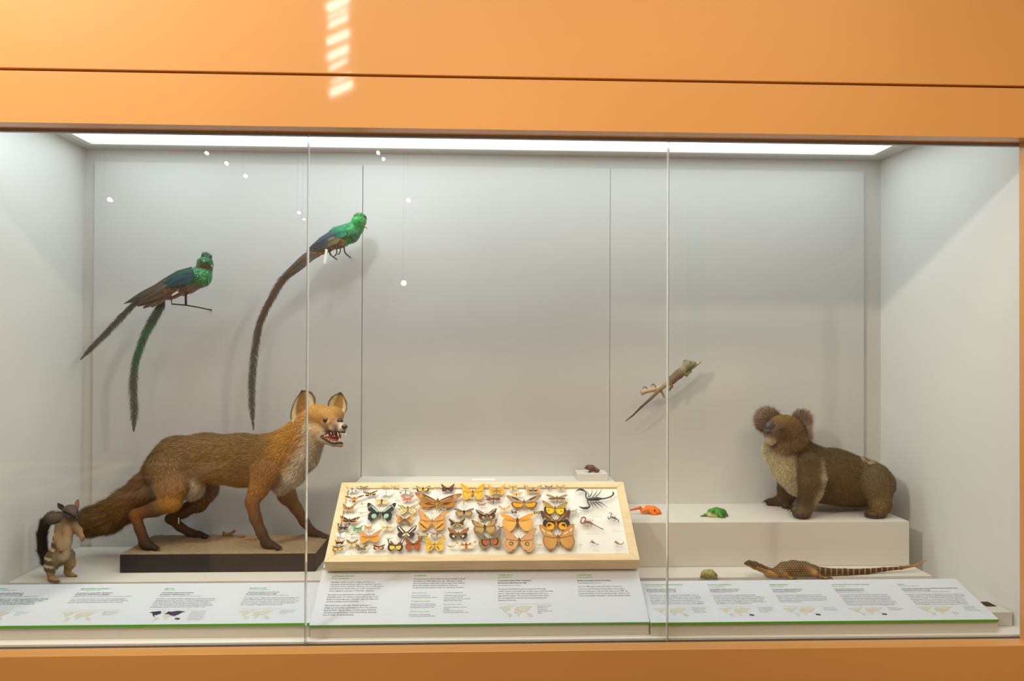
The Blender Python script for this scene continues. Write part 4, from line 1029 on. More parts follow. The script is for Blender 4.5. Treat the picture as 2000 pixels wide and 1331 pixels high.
mm('black moth covered in yellow spots in the bottom row', z1(415, 880, 156), 'butter', 'small', [(B, (30, 24, 20)), ('mott', (232, 214, 140), 17, .38)], [(B, (32, 26, 22)), ('mott', (232, 206, 110), 16, .3)], (56, 36, 28), 3, bl=.6)
mm('black moth with peach hindwings in the bottom row', z1(625, 862, 150), 'long', 'round', [(B, (56, 40, 28)), ('mott', (140, 110, 74), 16, .6)], [(B, (232, 166, 96)), ('rim', (40, 28, 24), .28)], (120, 74, 36), 0, bw=1.3)
mm('black moth with large yellow hindwing patches and white wing tips in the bottom row', z1(828, 845, 212), 'emperor', 'full', [(B, (70, 48, 40)), ('line', (240, 226, 200), .66, .36, .8, .86, .06), ('inner', (110, 76, 56), .5)], [(B, (44, 30, 28)), ('inner', (222, 200, 70), .72)], (80, 72, 60), 0, bl=.4)
mm('thin greyish tan moth with narrow wings above the bottom row', z1(752, 765, 96), 'line', 'none', [(B, (176, 154, 122))], [(B, (200, 184, 150))], (110, 100, 84), 0, bl=.4)
mm('orange yellow moth with brown hooked wing tips in the top row', z2(250, 172, 212), 'jag', 'round', [(B, (220, 162, 72)), ('tip', (130, 84, 56), .93), ('spot', (180, 110, 50), .5, .3, .06)], [(B, (230, 176, 60)), ('line', (96, 66, 40), .16, -.1, .5, -.36, .05)], (150, 120, 90), 0, bw=1.2)
mm('small yellow moth with purple black leading edges in the top row', z2(450, 135, 120), 'long', 'round', [(B, (226, 190, 70)), ('lead', (66, 46, 50), .42)], [(B, (228, 200, 90)), ('spot', (60, 40, 36), .6, -.16, .1)], (110, 100, 86), 0)
mm('small yellow moth with tan forewing edges between two larger ones', z2(490, 222, 156), 'long', 'slim', [(B, (220, 160, 90)), ('lead', (190, 130, 84), .3)], [(B, (234, 190, 80))], (130, 90, 50), 0, bw=1.2)
mm('grey tan moth with black and orange hindwings in the top row', z2(695, 165, 222), 'broad', 'small', [(B, (190, 164, 120)), ('line', (110, 84, 56), .54, .45, .5, .05, .02), ('rim', (160, 136, 100), .14)], [(B, (218, 148, 40)), ('inner', (40, 28, 24), .55), ('spot', (150, 96, 40), .3, -.06, .08)], (150, 126, 92), 0, bl=.5)
mm('small grey moth second from the right in the top row', z2(887, 138, 100), 'broad', 'small', [(B, (130, 116, 100)), ('mott', (70, 60, 54), 14, .5)], [(B, (176, 164, 146)), ('rim', (110, 98, 86), .3)], (110, 100, 90), 0)
mm('small sandy mottled moth at the right end of the top row', z2(1030, 140, 116), 'jag', 'round', [(B, (206, 166, 104)), ('mott', (140, 100, 58), 16, .5)], [(B, (210, 174, 116)), ('mott', (150, 110, 66), 16, .5)], (170, 134, 84), 0)
mm('slim hawk moth with red hindwings and a long pointed body', z2(210, 272, 222), 'hawk', 'slim', [(B, (110, 82, 58)), ('line', (206, 176, 126), .2, .06, .9, .42, .03), ('lead', (84, 60, 46), .2)], [(B, (196, 78, 54)), ('rim', (84, 58, 46), .3)], (120, 96, 66), 0, bl=.95, bw=1.1, ant=.2)
mm('large tan hawk moth with rounded orange hindwings', z2(585, 312, 428), 'hawk', 'small', [(B, (168, 132, 96)), ('line', (84, 62, 50), .36, .22, .6, .36, .09), ('line', (206, 180, 140), .3, .06, .6, .12, .02), ('spot', (90, 66, 52), .4, .08, .04), ('rim', (130, 98, 74), .08)], [(B, (228, 160, 24)), ('rim', (84, 52, 20), .13)], (168, 132, 98), 0, bl=.68, bw=1.0, ant=.2)
mm('plain khaki moth with narrow wings below the top right row', z2(985, 262, 262), 'long', 'slim', [(B, (164, 134, 88)), ('lead', (140, 112, 76), .15)], [(B, (150, 118, 72)), ('line', (96, 74, 46), .2, -.06, .7, -.08, .05)], (150, 120, 76), 0, bw=1.4, bl=.55, ant=.2)
mm('moth with yellow black edged hindwings and mottled olive forewings', z2(962, 385, 306), 'broad', 'full', [(B, (176, 146, 70)), ('mott', (110, 92, 60), 17, .45), ('mott', (226, 190, 120), 12, .75), ('edge', (140, 110, 60), .08)], [(B, (236, 190, 30)), ('rim', (44, 28, 18), .2), ('spot', K, .5, -.26, .05)], (170, 130, 40), -4, bl=.5, bw=1.2)
mm('small pink and yellow moth beside the brown striped one', z2(345, 400, 152), 'broad', 'small', [(B, (224, 150, 116)), ('trail', (234, 206, 130), .4)], [(B, (234, 210, 136))], (176, 150, 96), 0)
mm('small dark grey moth above the big orange one', z2(463, 440, 80), 'broad', 'round', [(B, (80, 76, 64)), ('mott', (120, 114, 96), 13, .5)], [(B, (120, 114, 90)), ('rim', (76, 70, 60), .3)], (96, 90, 80), 0)
mm('tiny black and yellow banded moth left of the yellow hindwinged one', z2(740, 443, 92), 'long', 'round', [(B, (44, 30, 24)), ('mott', (230, 200, 110), 14, .6)], [(B, (226, 180, 50)), ('rim', (40, 28, 22), .3)], (70, 46, 24), 0, bw=1.4)
mm('pale grey green moth at the right side beside the black scorpion claw', z2(1180, 430, 116), 'broad', 'round', [(B, (196, 190, 166)), ('mott', (160, 154, 130), 14, .6)], [(B, (206, 202, 180)), ('rim', (170, 164, 140), .25)], (150, 144, 120), -4)
mm('large bright orange moth with pale peach hindwings', z2(503, 530, 420), 'hawk', 'full', [(B, (226, 154, 52)), ('lead', (200, 104, 66), .12), ('line', (170, 90, 40), .12, .02, .72, .06, .022), ('grad', (230, 170, 76), .6, 1)], [(B, (226, 172, 88)), ('grad', (220, 160, 70), .5, 1)], (120, 84, 52), 0, bw=1.1, bl=.72, ant=.35)
mm('small brown moth between the sandy and the tan eyespot moths', z2(300, 630, 80), 'broad', 'small', [(B, (110, 88, 72))], [(B, (140, 120, 100))], (100, 80, 70), 0)
mm('tiny pale thin moth above the amber one', z2(743, 603, 70), 'line', 'none', [(B, (200, 180, 130))], [(B, (216, 204, 160))], (190, 170, 120), 0, card=True)
mm('large dark brown moth with yellow and black eyed hindwings', z2(975, 548, 372), 'butter', 'full', [(B, (92, 62, 36)), ('mott', (140, 106, 66), 15, .5), ('line', (180, 150, 104), .2, .08, .55, .5, .03), ('tip', (84, 52, 28), .8), ('spot', (236, 226, 200), .72, .18, .04)], [(B, (40, 26, 22)), ('spot', (232, 164, 24), .40, -.34, .27), ('spot', (28, 18, 16), .45, -.30, .14), ('spot', (232, 164, 24), .40, -.38, .08)], (190, 120, 30), 0, bl=.62, bw=1.2)
mm('tiny pale thin moth at the right end of the moths', z2(1190, 595, 82), 'line', 'none', [(B, (196, 186, 150)), ('tip', (130, 116, 90), .8)], [(B, (220, 212, 176))], (190, 180, 130), 0)
mm('large buff emperor moth with ringed eyespots on its hindwings', z2(525, 775, 426), 'emperor', 'full', [(B, (198, 150, 100)), ('lead', (170, 120, 84), .12), ('spot', (190, 120, 80), .5, .52, .06), ('rim', (180, 130, 86), .06)], [(B, (206, 160, 108)), ('spot', (84, 56, 32), .46, -.22, .125), ('spot', (206, 164, 60), .46, -.22, .07), ('band', (176, 124, 70), .84, .88), ('line', (90, 60, 36), .22, -.56, .4, -.66, .02)], (160, 118, 70), -2, bw=1.1, bl=.3, ant=.35)
mm('tiny yellow moth with black dashed forewings and a paper label under it', z2(770, 843, 80), 'long', 'small', [(B, (220, 196, 110)), ('lead', (60, 52, 40), .4)], [(B, (234, 212, 120))], (130, 120, 90), 0, card=True)
mm('large amber moth with white streaks on its forewings, beside the scorpions', z2(1000, 742, 438), 'butter', 'full', [(B, (190, 136, 66)), ('lead', (130, 92, 66), .08), ('line', (240, 226, 206), .36, .24, .56, .36, .035), ('line', (240, 226, 206), .72, .42, .84, .62, .03), ('edge', (160, 114, 66), .04)], [(B, (196, 148, 80)), ('grad', (190, 138, 70), .4, 1), ('edge', (150, 106, 56), .05)], (176, 134, 84), 2, bw=1.2, bl=.62, ant=.5)
mm('tiny dark moth on a long pin with a paper label beside the scorpions', z2(1275, 845, 44), 'line', 'none', [(B, (96, 76, 70))], [(B, (120, 100, 90))], (100, 84, 76), 0, card=True)

# ---------------------------------------------------------------- scorpions in the right part of the case
def scorpion(label, body, tail, claws, legs, col, col2, rb, card, n0=0.008, pin=None, gloss=0.25):
    """all points in photograph pixels on the plane n0 above the frame face; rb: body radii"""
    m_ = mat('scorpion_'+str(col[0])+str(col2[0]), col, gloss, coat=0.3, noise=(300, 0.2))
    m2 = mat('scorpion_limb_'+str(col[0])+str(col2[0]), col2, gloss, coat=0.3)
    P = lambda q, n=n0: cpt(*con(q[0], q[1], n0), n)
    c0 = P(body[len(body)//2])
    t = thing('scorpion', label, 'scorpion', c0-CN*(n0-CB), 'pinned scorpions in the wooden case')
    k = mpp(0.3)
    def tub(pts, rad, sides=8, n=None, flat=.75):
        q = spline([P(p) for p in pts], n or max(6, len(pts)*3))
        r = np.interp(np.linspace(0, 1, len(q)), np.linspace(0, 1, len(rad)), rad)*k
        return MB().tube(q, r, sides, flat=flat, up=CN)
    b = tub(body, rb, 10, 16, .7)
    b.build('body', m_, t, smooth=True)
    tl = tub(tail[0], tail[1], 8, 22)
    q = spline([P(p) for p in tail[0]], 7)
    rr = np.interp(np.linspace(0, 1, 7), np.linspace(0, 1, len(tail[1])), tail[1])*k
    for p, r in zip(q[1:-1], rr[1:-1]): tl.ball(p, r*1.18, 8, 5)
    tl.build('tail', m_, t, smooth=True)
    for pts, rad in claws:
        o = tub(pts, rad, 9, 20, .6)
        o.build('pincer', m_, t, smooth=True)
    for L in legs: tub(L[0], L[1], 5, 8).build('leg', m2, t, smooth=True)
    mb = MB()
    for p in (pin or [body[len(body)//2]]): mb.tube([P(p, CB), P(p, n0+0.012)], 0.0003, 5)
    mb.build('pin', M['pin'], t)
    (x0, y0), (x1, y1) = card
    a, c = con(x0, y0, CB), con(x1, y1, CB)
    v = np.array([(a[0], c[1]), (c[0], c[1]), (c[0], a[1]), (a[0], a[1])])
    MB().hexa([cpt(u, w, CB+0.0004) for u, w in v]+[cpt(u, w, CB+0.0009) for u, w in v]).build('paper_label', M['card'], t)
    mb = MB()
    for i in range(2):
        f = 0.3+0.3*i
        y_ = c[1]+(a[1]-c[1])*(1-f); w_ = 0.0007
        mb.add([cpt(a[0]+0.004, y_, CB+0.0011), cpt(c[0]-0.006, y_, CB+0.0011), cpt(c[0]-0.006, y_+w_, CB+0.0011), cpt(a[0]+0.004, y_+w_, CB+0.0011)], [(0, 1, 2, 3)])
    mb.build('printed_line', M['map'], t)
    return t
# big black one: traced in the zoom of (1120,945)-(1220,1000), 20 zoom pixels to one
s20 = lambda *p: [(1120+x/20, 945+y/20) for x, y in p]
scorpion('large glossy black scorpion with open claws in the top right of the case',
         s20((520, 600), (640, 620), (800, 600), (960, 600), (1100, 590)), (s20((1080, 600), (1200, 590), (1330, 560), (1460, 510), (1545, 440), (1560, 380), (1525, 300)), [1.9, 1.5, 1.4, 1.4, 1.5, 1.7, .3]),
         [(s20((530, 590), (480, 480), (500, 360), (430, 290), (330, 240), (220, 235), (140, 275), (70, 330)), [1.6, 1.4, 1.8, 1.7, 3.2, 2.2, 1.0, .3]),
          (s20((550, 660), (570, 760), (630, 860), (600, 930), (500, 960), (380, 960), (280, 930), (190, 885)), [1.6, 1.4, 1.5, 1.9, 3.2, 2.6, 1.4, .3])],
         [(s20((580, 540), (600, 420), (510, 260)), [.9, .8, .3]), (s20((630, 530), (710, 400), (745, 235)), [.9, .9, .3]), (s20((740, 520), (870, 390), (930, 240)), [.9, .9, .3]), (s20((870, 510), (1010, 390), (1105, 230)), [.9, .9, .3]),
          (s20((650, 700), (730, 820), (795, 955)), [.9, .8, .3]), (s20((760, 720), (850, 840), (955, 955)), [.9, .9, .3]), (s20((860, 730), (1010, 830), (1180, 950)), [1, .9, .3]), (s20((960, 720), (1130, 790), (1350, 950)), [1, .9, .3])],
         (26, 28, 36), (22, 22, 28), [1.5, 3.4, 4.2, 3.9, 1.8], ((1150, 1001), (1176, 1009)), pin=s20((900, 600)))
s15 = lambda *p: [(1120+x/14.79, 995+y/14.79) for x, y in p]
scorpion('brown scorpion with curled claws and a long straight tail',
         s15((300, 370), (400, 370), (480, 390), (560, 430)), (s15((550, 425), (650, 480), (760, 540), (870, 590)), [1.3, .9, .9, 1.0]),
         [(s15((330, 350), (350, 270), (300, 235), (240, 260), (215, 330)), [1.2, 1.6, 1.8, 1.2, .3]), (s15((330, 390), (270, 410), (215, 380), (225, 300), (260, 270)), [1.2, 1.9, 1.8, 1.0, .3])],
         [(s15((400, 350), (420, 300), (400, 270)), [.7, .6, .3]), (s15((440, 360), (490, 310), (480, 270)), [.7, .6, .3]), (s15((480, 370), (570, 330), (540, 290)), [.7, .6, .3]),
          (s15((370, 400), (330, 450), (390, 500)), [.8, .7, .3]), (s15((420, 410), (400, 480), (440, 530)), [.8, .7, .3]), (s15((480, 420), (530, 470), (480, 520)), [.8, .7, .3])],
         (136, 84, 40), (170, 112, 56), [2.2, 2.6, 2.4, 1.4], ((1144, 1039), (1170, 1044)), gloss=.35)
scorpion('small dark scorpion with a hooked claw near the right rail of the case',
         s15((1070, 230), (1130, 240), (1200, 260), (1270, 300)), (s15((1265, 295), (1310, 340), (1295, 400)), [1.0, .7, .3]),
         [(s15((1080, 230), (1080, 180), (1110, 140), (1070, 105), (1000, 125)), [.8, .8, .9, .8, .3]), (s15((1070, 250), (1030, 280), (1000, 260), (1010, 200)), [.9, 1.2, 1.0, .3])],
         [(s15((1130, 230), (1150, 160)), [.4, .2]), (s15((1170, 240), (1200, 170)), [.4, .2]), (s15((1210, 250), (1250, 190)), [.4, .2]), (s15((1130, 260), (1090, 320)), [.5, .3]), (s15((1180, 280), (1160, 340)), [.5, .3]), (s15((1220, 290), (1210, 340)), [.5, .3])],
         (70, 52, 44), (150, 108, 60), [1.2, 1.8, 1.7, 1.0], ((1194, 1033), (1213, 1039)), gloss=.35)
scorpion('tiny dark scorpion, left of the two in the bottom right corner of the case',
         s15((510, 930), (560, 955), (610, 980)), (s15((605, 978), (670, 1015), (720, 1025), (735, 1000)), [.8, .6, .5, .2]),
         [(s15((520, 930), (540, 900), (510, 880)), [.5, .5, .2]), (s15((520, 950), (490, 970), (470, 940)), [.5, .6, .2])],
         [(s15((560, 965), (530, 1000)), [.4, .2]), (s15((590, 980), (580, 1020)), [.4, .2])],
         (66, 46, 46), (150, 110, 60), [.8, 1.6, .9], ((1156, 1072), (1172, 1077)), gloss=.4)
scorpion('tiny reddish brown scorpion with an upcurled tail in the bottom right corner of the case',
         s15((1200, 940), (1260, 975), (1320, 1010)), (s15((1315, 1010), (1390, 1015), (1440, 980), (1440, 930)), [.9, .7, .7, .2]),
         [(s15((1210, 945), (1190, 970), (1200, 990)), [.6, .7, .2]), (s15((1215, 935), (1215, 910), (1235, 905)), [.5, .5, .2])],
         [(s15((1250, 985), (1240, 1020)), [.4, .2]), (s15((1290, 1005), (1290, 1040)), [.4, .2])],
         (120, 66, 40), (166, 112, 56), [1.2, 1.8, 1.0], ((1200, 1073), (1219, 1081)), gloss=.4)
# ---------------------------------------------------------------- red fox on its dark base
YB0 = 0.404
fz = at(430, 1081.5, YB0)[2]
bx0, bx1 = at(234, 1100, YB0)[0], at(616, 1100, YB0)[0]
YB1 = 0.5*(onz(303, 1045, fz)[1]+onz(642, 1044, fz)[1])
t = thing('sanded_pedestal', 'dark wooden pedestal with a sanded top under the fox', 'pedestal', ((bx0+bx1)/2, (YB0+YB1)/2, ZL))
M['darkwood'] = mat('dark_stained_wood', (28, 21, 20), 0.6, grain=((4, 60, 60), 0.25))
M['sand'] = mat('glued_sand', (132, 112, 84), 0.95, noise=(60, 0.16), bump=(500, 0.9))
MB().box((bx0, YB0, ZL+0.0004), (bx1, YB1, fz-0.003)).build('body', M['darkwood'], t, bevel=0.001)
nx_, ny_ = 70, 28
gx, gy = np.meshgrid(np.linspace(bx0, bx1, nx_), np.linspace(YB0, YB1, ny_), indexing='ij')
gz = fz+0.0015+0.0016*np.sin(gx*31+2*np.sin(gy*23))*np.sin(gy*40+1.5*np.sin(gx*17))+0.0007*RNG.normal(size=gx.shape)
for cx_, cy_, hh_ in ((-0.86, .56, .006), (-0.78, .60, .004), (-0.72, .50, .004)): gz += hh_*np.exp(-((gx-cx_)**2+(gy-cy_)**2)/0.0009)
gz[0, :] = gz[-1, :] = fz-0.002; gz[:, 0] = gz[:, -1] = fz-0.002
idx = np.arange(nx_*ny_).reshape(nx_, ny_)
np_mesh('sand_top', np.stack([gx, gy, gz], -1).reshape(-1, 3), [np.stack([idx[:-1, :-1], idx[1:, :-1], idx[1:, 1:], idx[:-1, 1:]], -1).reshape(-1, 4)], M['sand'], t)
M['leaf'] = mat('dry_leaf', (116, 72, 38), 0.8, noise=(80, 0.2))
def dry_leaf(px, py, L, W, ang, h):
    c = onz(px, py, fz+0.001)
    rg = np.random.default_rng(int(px)); vs = []; n, m = 11, 7
    for i in range(n):
        f = i/(n-1); w = W*(math.sin(math.pi*min(max(f, .02), .98))**.7)
        for j in range(m):
            u = j/(m-1)*2-1
            x = (f-.5)*L; y = u*w/2
            z = h*(1-u*u)*(.5+.5*math.sin(f*7+1))+.5*h*f*abs(u)+.0015*rg.random()
            vs.append(c+np.array([x*math.cos(ang)-y*math.sin(ang), x*math.sin(ang)+y*math.cos(ang), z]))
    q = [(i*m+j, (i+1)*m+j, (i+1)*m+j+1, i*m+j+1) for i in range(n-1) for j in range(m-1)]
    o = np_mesh('dry_leaf', np.array(vs), [np.array(q)], M['leaf'], t)
    sd = o.modifiers.new('thick', 'SOLIDIFY'); sd.thickness = 0.001
dry_leaf(447, 1046, 0.045, 0.040, 0.6, 0.016)
dry_leaf(466, 1050, 0.050, 0.022, -0.1, 0.007)
dry_leaf(493, 1056, 0.045, 0.030, 0.3, 0.006)

YN = onz(290, 1074, fz)[1]; YFa = onz(398, 1050, fz)[1]
YM = 0.5*(YN+YFa)
print('fox', fz, YN, YFa, YB1)
C_BACK, C_FLANK, C_OCH, C_LEG, C_PAW, C_WHITE, C_NECK = (138, 106, 62), (174, 128, 58), (184, 132, 50), (106, 72, 40), (56, 38, 28), (198, 184, 162), (188, 134, 54)
fx = Body(YM, k=0.022)
KY = 0.62
fx.chain([(578, 868, YM-.01, 38), (528, 897, YM, 46), (470, 897, YM, 46), (400, 894, YM, 44), (345, 902, YM, 46), (320, 915, YM, 36)], [C_NECK, C_BACK, C_BACK, C_BACK, C_BACK, C_BACK], ky=KY, fur=.017)
fx.chain([(556, 912, YM, 32), (520, 918, YM, 37), (470, 920, YM, 30)], [C_OCH, C_FLANK, C_OCH], ky=.70, fur=.016, k=.012)      # deep chest
fx.chain([(470, 915, YM, 32), (415, 912, YM, 32)], [C_OCH, C_OCH], ky=.7, fur=.015)
fx.chain([(603, 832, .50, 27), (585, 858, YM-.02, 33), (560, 885, YM-.005, 38)], [C_OCH, C_NECK, C_NECK], ky=.8, fur=.018)
fx.chain([(618, 858, .475, 18), (597, 892, YM-.03, 24), (573, 928, YM-.02, 20), (550, 950, YM-.01, 16)], [C_WHITE, C_WHITE, C_WHITE, C_WHITE], ky=.9, fur=.018)   # pale throat and chest
# tail
fx.chain([(312, 920, YM, 26), (285, 955, YM+.01, 27), (250, 986, YM+.01, 29), (212, 1010, YM+.01, 28), (178, 1020, YM+.01, 25), (156, 1023, YM+.01, 13)], [C_BACK, (120, 84, 42), (126, 92, 44), (122, 92, 46), (112, 86, 46), (100, 78, 46)], fur=.030, k=.02)
# near hind leg
fx.chain([(322, 918, YN+.03, 38), (334, 955, YN+.02, 28), (334, 980, YN+.015, 19)], [C_BACK, (150, 104, 52), C_OCH], ky=.6, fur=.014)
fx.chain([(336, 982, YN+.015, 19), (303, 995, YN+.01, 14), (264, 1006, YN+.005, 10.5)], [C_OCH, C_LEG, (150, 92, 40)], ky=.85, fur=.006, k=.012)
fx.chain([(264, 1006, YN+.005, 10.5), (273, 1034, YN+.002, 9), (283, 1060, YN, 10)], [(150, 92, 40), C_LEG, (84, 52, 32)], fur=.004, k=.008)
fx.chain([(281, 1062, YN, 9.5), (292, 1068, YN-.004, 8.5), (300, 1070, YN-.006, 6)], [(84, 52, 32), C_PAW, C_PAW], fur=.004, k=.008)
# far hind leg
fx.chain([(365, 925, YFa-.03, 34), (400, 955, YFa-.01, 24), (388, 985, YFa, 16)], [C_BACK, (136, 100, 62), (130, 92, 56)], ky=.6, fur=.012)
fx.chain([(390, 980, YFa, 16), (358, 1000, YFa, 12), (332, 1014, YFa, 9)], [(130, 92, 56), C_LEG, C_LEG], ky=.85, fur=.006, k=.012)
fx.chain([(332, 1013, YFa, 9), (352, 1030, YFa, 8), (374, 1043, YFa, 8)], [C_LEG, C_LEG, (84, 52, 32)], fur=.004, k=.008)
fx.chain([(374, 1043, YFa, 8), (388, 1046, YFa-.003, 7.5), (398, 1047, YFa-.005, 5.5)], [(84, 52, 32), C_PAW, C_PAW], fur=.004, k=.008)
fx.blob((376, 950, YM), (24, 24, 28), (190, 176, 150), comb=(-.4, 0, -1), fur=.013)                                    # pale groin
# near front leg
fx.chain([(519, 928, YN+.03, 28), (504, 957, YN+.018, 18), (492, 981, YN+.006, 12.5)], [(152, 106, 54), (166, 112, 50), C_LEG], ky=.7, fur=.013, k=.010)
fx.chain([(492, 980, YN+.006, 12.5), (499, 1013, YN+.003, 11), (511, 1042, YN, 9.5), (520, 1060, YN, 9)], [(150, 92, 40), C_LEG, (90, 56, 32), C_PAW], fur=.005, k=.010)
fx.chain([(519, 1061, YN, 10), (531, 1067, YN-.004, 8.5), (539, 1069, YN-.006, 6)], C_PAW, fur=.004, k=.008)
# far front leg
fx.chain([(553, 945, YFa-.04, 23), (560, 967, YFa-.01, 15.5), (578, 993, YFa, 11)], [C_OCH, (150, 108, 60), (140, 96, 54)], ky=.7, fur=.010)
fx.chain([(578, 992, YFa, 11), (594, 1019, YFa, 9), (608, 1038, YFa, 8)], [(140, 96, 54), (104, 66, 38), (84, 52, 32)], fur=.005, k=.010)
fx.chain([(607, 1039, YFa, 9), (622, 1046, YFa-.003, 7.5), (632, 1047, YFa-.006, 5.5)], C_PAW, fur=.004, k=.008)
for tx, ty, Y in ((304, 1070, YN-.016), (303, 1072, YN-.028), (302, 1069, YN+.004), (543, 1070, YN-.016), (542, 1072, YN-.028), (541, 1068, YN+.004),
                  (401, 1048, YFa-.016), (399, 1050, YFa-.026), (635, 1048, YFa-.014), (633, 1050, YFa-.026)):
    fx.blob((tx, ty, Y), (6.5, 4.4, 4.6), C_PAW, k=.003, comb=(1, 0, -.3), fur=.003)
# head: turned towards the viewer, muzzle pointing right and forward
C_FACE, C_CHEEK, C_MUZ = (196, 146, 76), (214, 194, 158), (164, 116, 68)
fx.blob((622, 815, .495), (27, 26, 25), C_FACE, k=.014, comb=(-.5, .6, .3), fur=.008)
fx.blob((650, 812, .500), (21, 22, 17), C_FACE, k=.010, comb=(-.5, .7, .3), fur=.007)
fx.blob((642, 815, .468), (22, 22, 17), C_FACE, k=.012, comb=(-.5, .7, .3), fur=.006)
fx.chain([(612, 842, .478, 20), (628, 845, .455, 14)], [C_CHEEK, C_CHEEK], k=.012, comb=-1, fur=.014)                   # near cheek ruff
fx.chain([(650, 842, .49, 14), (662, 838, .47, 10)], [C_CHEEK, C_CHEEK], k=.010, comb=-1, fur=.010)
fx.chain([(644, 826, .448, 17), (656, 831, .418, 13), (669, 837, .388, 8.6)], [C_FACE, C_MUZ, (226, 210, 184)], k=.008, comb=-1, fur=.004)
fx.chain([(618, 850, .470, 14), (636, 858, .440, 9.5), (652, 866, .412, 7), (666, 869, .390, 5.5)], [C_CHEEK, (206, 180, 140), (200, 170, 128), (190, 160, 120)], k=.006, comb=-1, fur=.005)
fx.mesh(0.0042, smooth=2, floor=fz+.001)
V, N = fx.V, fx.N
# pelage that belongs to the animal: pale belly line, dark lower legs are in the bones; salt and pepper back
back = np.clip((N[:, 2]-0.1)*1.6, 0, 1)*(V[:, 0] < at(560, 880, YM)[0])
fx.colors = fx.colors*(1-0.22*back[:, None])*.74
def mark(body, px, py, r, col, amt=1.0, f=1.0):
    c0, _ = surf(body, px, py)
    w = np.clip(1.6-np.linalg.norm((body.V-c0)*np.array([1, 1, f]), axis=1)/(r*mpp(c0[1]))*1.2, 0, 1)[:, None]*amt
    body.colors = body.colors*(1-w)+lin(col)*w
for px, py, r, cl, am in ((655, 834, 7, (96, 70, 50), .7), (646, 840, 8, (214, 204, 184), .8), (634, 843, 8, (206, 194, 170), .7), (664, 839, 6, (226, 218, 200), .8), (624, 832, 7, (120, 76, 36), .5), (629, 817, 5, (110, 72, 40), .5), (640, 823, 5, (206, 170, 120), .5), (618, 838, 8, (190, 140, 70), .5)):
    mark(fx, px, py, r, cl, am)
ft = thing('fox', 'stuffed red fox with bared teeth standing on a dark base', 'fox', ((bx0+bx1)/2, YM, fz))
np_mesh('body', V, [fx.Q], M['skin'], ft, cols=np.clip(fx.colors*0.85, 0, 1))
def claws(parent, L, r=.0024, ln=.017):
    for px, py, Y, dx, dy in L:
        a = at(px, py, Y); d = np.array([dx, dy, 0.0]); d /= np.linalg.norm(d)
        b = a+d*ln*.6+np.array([0, 0, .003]); e_ = a+d*ln+np.array([0, 0, -.006])
        MB().tube(spline([a, b, e_], 7), [r, r, r*.95, r*.8, r*.6, r*.4, r*.15], 7).build('claw', M['horn'], parent, smooth=True)
# black rim of the lips and open mouth
M['lip'] = mat('black_lip', (22, 18, 18), 0.35)
M['gum'] = mat('mouth_flesh', (120, 44, 34), 0.35)
M['tongue'] = mat('tongue_flesh', (146, 62, 44), 0.35)
M['tooth'] = mat('ivory_tooth', (236, 224, 190), 0.3)
M['nose'] = mat('wet_black_nose', (26, 24, 28), 0.25, coat=0.5)
A3 = lambda L: [at(*p) for p in L]
noface = [at(648, 855, .42)]
fcol = fx.colors
def keep_fox(P):
    m = np.ones(len(P))
    for c, r in ((at(652, 852, .41), .026), (surf(fx, 635, 820.5)[0], .009), (surf(fx, 663.5, 821)[0], .009), (at(674, 834, .374), .013)):
        m[np.linalg.norm(P-c, axis=1) < r] = 0.0
    return m
fur('fur', V, fx.Q, N, fcol, fx.comb, fx.fur, 150000, 0.0011, M['fur'], ft, lift=0.24, jitter=0.20, tone=0.38, curl=0.10, seed=3, keep=keep_fox, floor=fz+.001)
mo = MB(); mo.ball(at(644, 854, .440), (.028, .022, .016), 14, 10); mo.ball(at(657, 853, .417), (.017, .017, .012), 12, 8)
mo.build('mouth', M['gum'], ft, smooth=True)
LP = lambda L: [surf(fx, x_, y_, .001)[0] for x_, y_ in L]
MB().tube(spline(LP([(627, 853), (637, 848.5), (650, 844.5), (660, 844.5), (668, 845), (674, 844.5)]), 24), [.0030]*24, 7).build('upper_lip', M['lip'], ft, smooth=True)
MB().tube(spline(LP([(627, 853.5), (634, 858), (644, 863.5), (653, 866.5), (662, 865.5), (669, 866)]), 24), [.0032]*24, 7).build('lower_lip', M['lip'], ft, smooth=True)
MB().tube(spline(A3([(634, 855, .432), (648, 859, .415), (660, 861, .396)]), 10), [.006, .009, .010, .010, .010, .0095, .009, .008, .006, .003], 9, flat=.45).build('tongue', M['tongue'], ft, smooth=True)
def tooth(px, py, Y, ln, dirz, r=.0016):
    a = at(px, py, Y); n = 5
    pts = [a+np.array([0.0006*i, -0.0004*i, dirz*ln*i/(n-1)]) for i in range(n)]
    MB().tube(pts, [r, r*.95, r*.8, r*.5, r*.12], 7).build('tooth', M['tooth'], ft, smooth=True)
for px, py, Y, ln, r in ((660, 845, .384, .016, .0022), (675, 846, .374, .013, .0020), (652, 845, .396, .006, .0017), (646, 846, .402, .007, .0018), (640, 848.5, .409, .006, .0018), (634, 851, .417, .005, .0016), (665, 846, .377, .004, .0013), (668, 846.5, .373, .004, .0013), (671, 846.5, .371, .004, .0013)): tooth(px, py, Y, ln, -1, r)
for px, py, Y, ln, r in ((662, 863, .386, .014, .0021), (669, 864, .384, .011, .0018), (653, 864.5, .396, .006, .0017), (647, 863, .403, .006, .0017), (641, 860.5, .411, .006, .0017), (636, 858.5, .418, .004, .0015)): tooth(px, py, Y, ln, 1, r)
nb = MB(); nb.ball(at(673, 834, .374), (.0105, .010, .0085), 12, 8); nb.tube(A3([(674, 837, .368), (674, 842, .369)]), .0014, 6)
nb.build('nose', M['nose'], ft, smooth=True)
